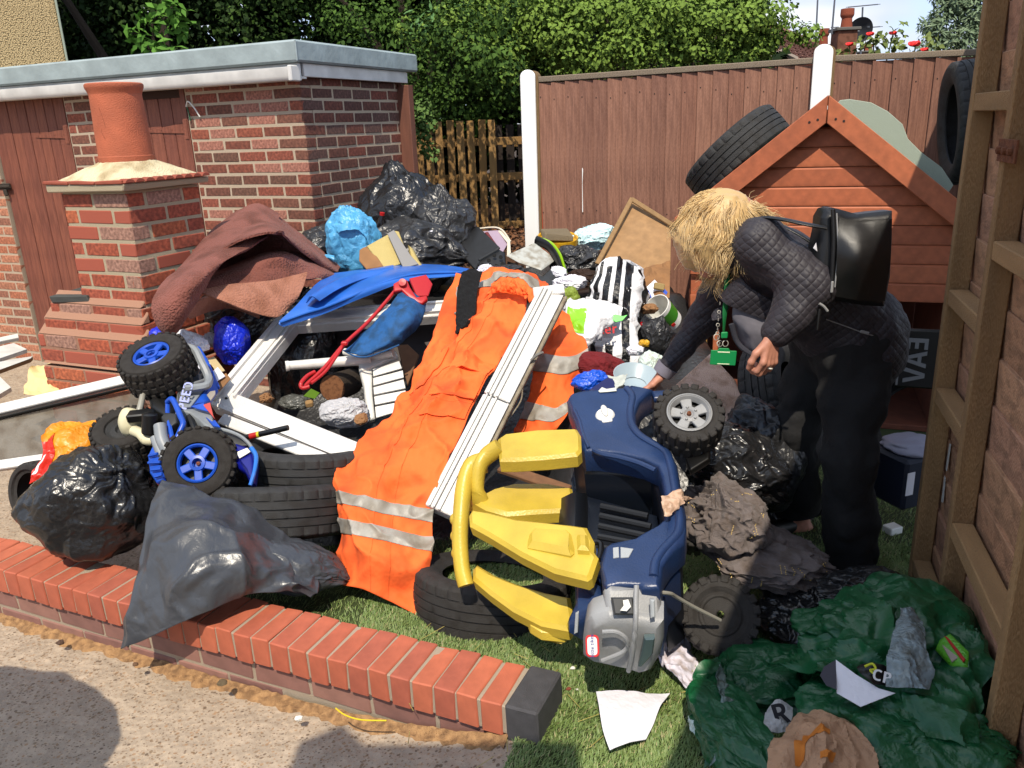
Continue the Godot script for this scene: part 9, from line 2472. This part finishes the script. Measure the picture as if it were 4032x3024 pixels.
	# shoes
	for q in [[an, tn], [af, tf]]:
		var d: Vector3 = (q[1] - q[0]) * Vector3(1, 0, 1)
		d = d.normalized()
		var heel: Vector3 = Vector3(q[0].x, 0.022, q[0].z) + d * 0.02
		put("shoe", field([[heel, heel + d * 0.12, 0.034, 0.036], [heel + d * 0.12, heel + d * 0.17, 0.036, 0.026]], 0.008, 0.02).mesh(180), mat("black_shoe", Color(0.05, 0.05, 0.05), 0.5), o)
	# hair: a full cap and loose locks falling forward
	var hm := mat("blond_hair", Color.WHITE, 0.5)
	hm.rim_enabled = true
	hm.rim = 0.4
	var bun: Vector3 = Vector3(.793,1.29,-2.62)
	var hair := field([[hc + Vector3(0.015, 0.035, 0), hc + Vector3(-0.03, 0.0, 0), 0.118, 0.112], [hc + Vector3(0.04, 0.02, 0.0), bun, 0.088, 0.035], [hc + Vector3(-0.02, -0.02, 0.05), hc + Vector3(-0.01, -0.075, 0.05), 0.075, 0.05], [hc + Vector3(-0.06, -0.02, 0), hc + Vector3(-0.075, -0.07, 0.0), 0.07, 0.045]], 0.010, 0.04, 0.010, 37, 14.0)
	var r := RandomNumberGenerator.new()
	r.seed = 21
	var wn3 := noise(77, 11.0, FastNoiseLite.TYPE_SIMPLEX_SMOOTH, 2)
	var crown_ := hc + Vector3(0.03, 0.10, 0.02)
	hair.c.resize(hair.v.size())
	hair.c.fill(Color(0.50, 0.33, 0.14))
	for i in 3600:
		var d := Vector3(r.randfn(), r.randfn(), r.randfn()).normalized()
		if d.dot(face) > 0.55: continue
		var tb := r.randf() if i % 5 < 2 else 0.0
		var hc2 := hc.lerp(bun, tb)
		var p := hc2 + d * lerpf(0.124, 0.045, tb) + Vector3(0.0, 0.012, 0)
		var back := maxf(smoothstep(0.2, 0.8, d.x), tb)
		var fall := (Vector3(-0.10, -1, 0.08) * (1 - back) + Vector3(0.8, -0.1, 0.1) * back).normalized()
		var path := PackedVector3Array([p])
		var ln := r.randf_range(0.5, 0.95)
		for k in 6:
			var rel := p - hc
			var tang := (p - crown_)
			tang = (tang - rel.normalized() * tang.dot(rel.normalized())).normalized()
			var dir := tang.lerp(fall, 0.25 + 0.13 * k).normalized()
			p += dir * 0.024 * ln + (Vector3(wn3.get_noise_3dv(p), wn3.get_noise_3dv(p + Vector3(5, 0, 0)), wn3.get_noise_3dv(p + Vector3(0, 5, 0))) * 0.018 + Vector3(r.randfn(), r.randfn(), r.randfn()) * 0.0015) * (0.4 + 0.25 * k)
			rel = p - hc - Vector3(0.0, 0.012, 0)
			var keep := 0.128 + 0.012 * sin(i * 0.7)
			if tb == 0.0 and rel.length() < keep: p = hc + Vector3(0.0, 0.012, 0) + rel.normalized() * keep
			path.append(p)
		hair.join(tube(path, r.randf_range(0.0007, 0.0018), 0.0004, 3, 8))
		var tint := Color(0.42, 0.25, 0.08).lerp(Color(0.80, 0.59, 0.29), clampf(0.5 + 0.6 * wn3.get_noise_3dv(path[0] * 1.6) + r.randfn(0, 0.2), 0, 1))
		while hair.c.size() < hair.v.size(): hair.c.append(tint)
	hm.vertex_color_use_as_albedo = true
	put("hair", hair.mesh(180), hm, o)
	# handbag on the shoulder
	var hb := thing("handbag", "shiny black leather handbag hanging from the bending person's shoulder", "handbag")
	put("bag_body", slab(V([.949,1.308,-2.42,.962,1.331,-2.43,.981,1.336,-2.43,1.02,1.325,-2.42,1.058,1.313,-2.41,1.108,1.318,-2.4,1.16,1.321,-2.4,1.167,1.234,-2.4,1.171,1.122,-2.4,1.161,1.03,-2.4,1.095,1.036,-2.4,.993,1.057,-2.4,.952,1.073,-2.4,.936,1.131,-2.4,.939,1.213,-2.41,.948,1.267,-2.42]), 0.11, 0.022).mesh(50), lea, hb)
	put("front_panel", sheet([V([.988,1.309,-2.4,1.053,1.296,-2.395,1.144,1.301,-2.39]), V([.98,1.204,-2.37,1.037,1.2,-2.335,1.141,1.195,-2.37]), V([.996,1.074,-2.39,1.072,1.06,-2.385,1.148,1.053,-2.39])], 20, 20, 38, 0.004, 5.0, 0.006).mesh(60), lea, hb)
	put("zip_side", tube(V([.969,1.334,-2.4,.976,1.242,-2.39,.978,1.132,-2.385,.977,1.075,-2.385]), 0.007).mesh(), lea, hb)
	put("zip_line", tube(V([.979,1.323,-2.395,.985,1.216,-2.378,.985,1.105,-2.376]), 0.0022).mesh(), mat("zip_metal", Color(0.55, 0.55, 0.55), 0.3), hb)
	put("zip_pull", box(0.008, 0.035, 0.005, 0.002).mesh(), mat("zip_metal", Color.WHITE, 0.3), hb, at(Vector3(.974,1.107,-2.37)))
	put("strap", tube(V([.957,1.279,-2.41,.898,1.291,-2.42,.841,1.303,-2.46,.803,1.303,-2.52,.786,1.283,-2.58]), 0.014, 0.014, 10, 30, 0.4).mesh(), lea, hb)
	put("strap", tube(V([.992,1.191,-2.5,.938,1.234,-2.52,.888,1.265,-2.55,.844,1.281,-2.6]), 0.012, 0.012, 10, 30, 0.4).mesh(), lea, hb)
	put("tassel", tube(V([.947,1.04,-2.38,.945,1.006,-2.38,.944,.974,-2.38]), 0.006, 0.004).mesh(), lea, hb)
	put("bag_clip", tube(V([.939,1.058,-2.37,.954,1.048,-2.37,.967,1.033,-2.37]), 0.004).mesh(), mat("zip_metal", Color.WHITE, 0.3), hb)
	put("tissue", slab(V([.931,1.216,-2.43,.939,1.233,-2.43,.945,1.205,-2.43]), 0.003, 0.001).mesh(), mat("white_paper", Color.WHITE), hb)
	# lanyard with its green badge holder, and the key chain
	var ly := thing("lanyard", "green lanyard with a green badge holder and keys hanging from the person's neck", "lanyard")
	var gm := mat("lanyard_green", Color(0.06, 0.40, 0.20), 0.6)
	put("ribbon", tube(V([.72,1.126,-2.6,.717,1.074,-2.59,.712,.984,-2.58,.711,.908,-2.58]), 0.010, 0.010, 8, 30, 0.25).mesh(), gm, ly)
	put("buckle", box(0.022, 0.022, 0.008, 0.003).mesh(), mat("badge_green", Color(0.06, 0.50, 0.27), 0.4), ly, at(Vector3(.711,.917,-2.57)))
	put("badge_holder", plate(rounded(PackedVector2Array([Vector2(-0.042, -0.028), Vector2(0.042, -0.028), Vector2(0.042, 0.022), Vector2(0.02, 0.022), Vector2(0.016, 0.03), Vector2(-0.016, 0.03), Vector2(-0.02, 0.022), Vector2(-0.042, 0.022)]), 0.003), 0.006, 0.001).mesh(), mat("badge_green", Color.WHITE, 0.4), ly, at(Vector3(.71,.843,-2.57), Vector3(0.99, -0.05, 0.1)))
	for q in [[0.0, 0.017, 0.04, 0.004], [0.0, -0.024, 0.04, 0.003], [0.036, -0.004, 0.01, 0.02]]:
		put("card_edge", box(q[2], q[3], 0.002, 0.0005).mesh(), mat("card_cream", Color(0.82, 0.85, 0.72), 0.6), ly, at(Vector3(.71,.843,-2.57) + Vector3(q[0], q[1], 0.006), Vector3(0.99, -0.05, 0.1)))
	var ch := mat("chain_silver", Color(0.62, 0.60, 0.56), 0.3)
	var cp := V([.704,1.106,-2.62,.694,1.07,-2.6,.7,1.042,-2.6,.694,.966,-2.59,.693,.919,-2.59,.697,.876,-2.58])
	for i in 16:
		put("chain_link", lathe(PackedVector2Array([Vector2(0.0045, -0.001), Vector2(0.0065, 0), Vector2(0.0045, 0.001)]), 10, true).mesh(), ch, ly, along(spline(cp, i / 15.0), Vector3(1, 0, 0) if i % 2 else Vector3(0, 0.3, 1)))
	for p in V([.688,.909,-2.58,.7,.886,-2.58,.717,.887,-2.575]):
		put("key_ring", lathe(PackedVector2Array([Vector2(0.009, -0.0012), Vector2(0.0115, 0), Vector2(0.009, 0.0012)]), 16, true).mesh(), ch, ly, along(p, Vector3(0.2, 0.2, 1)))
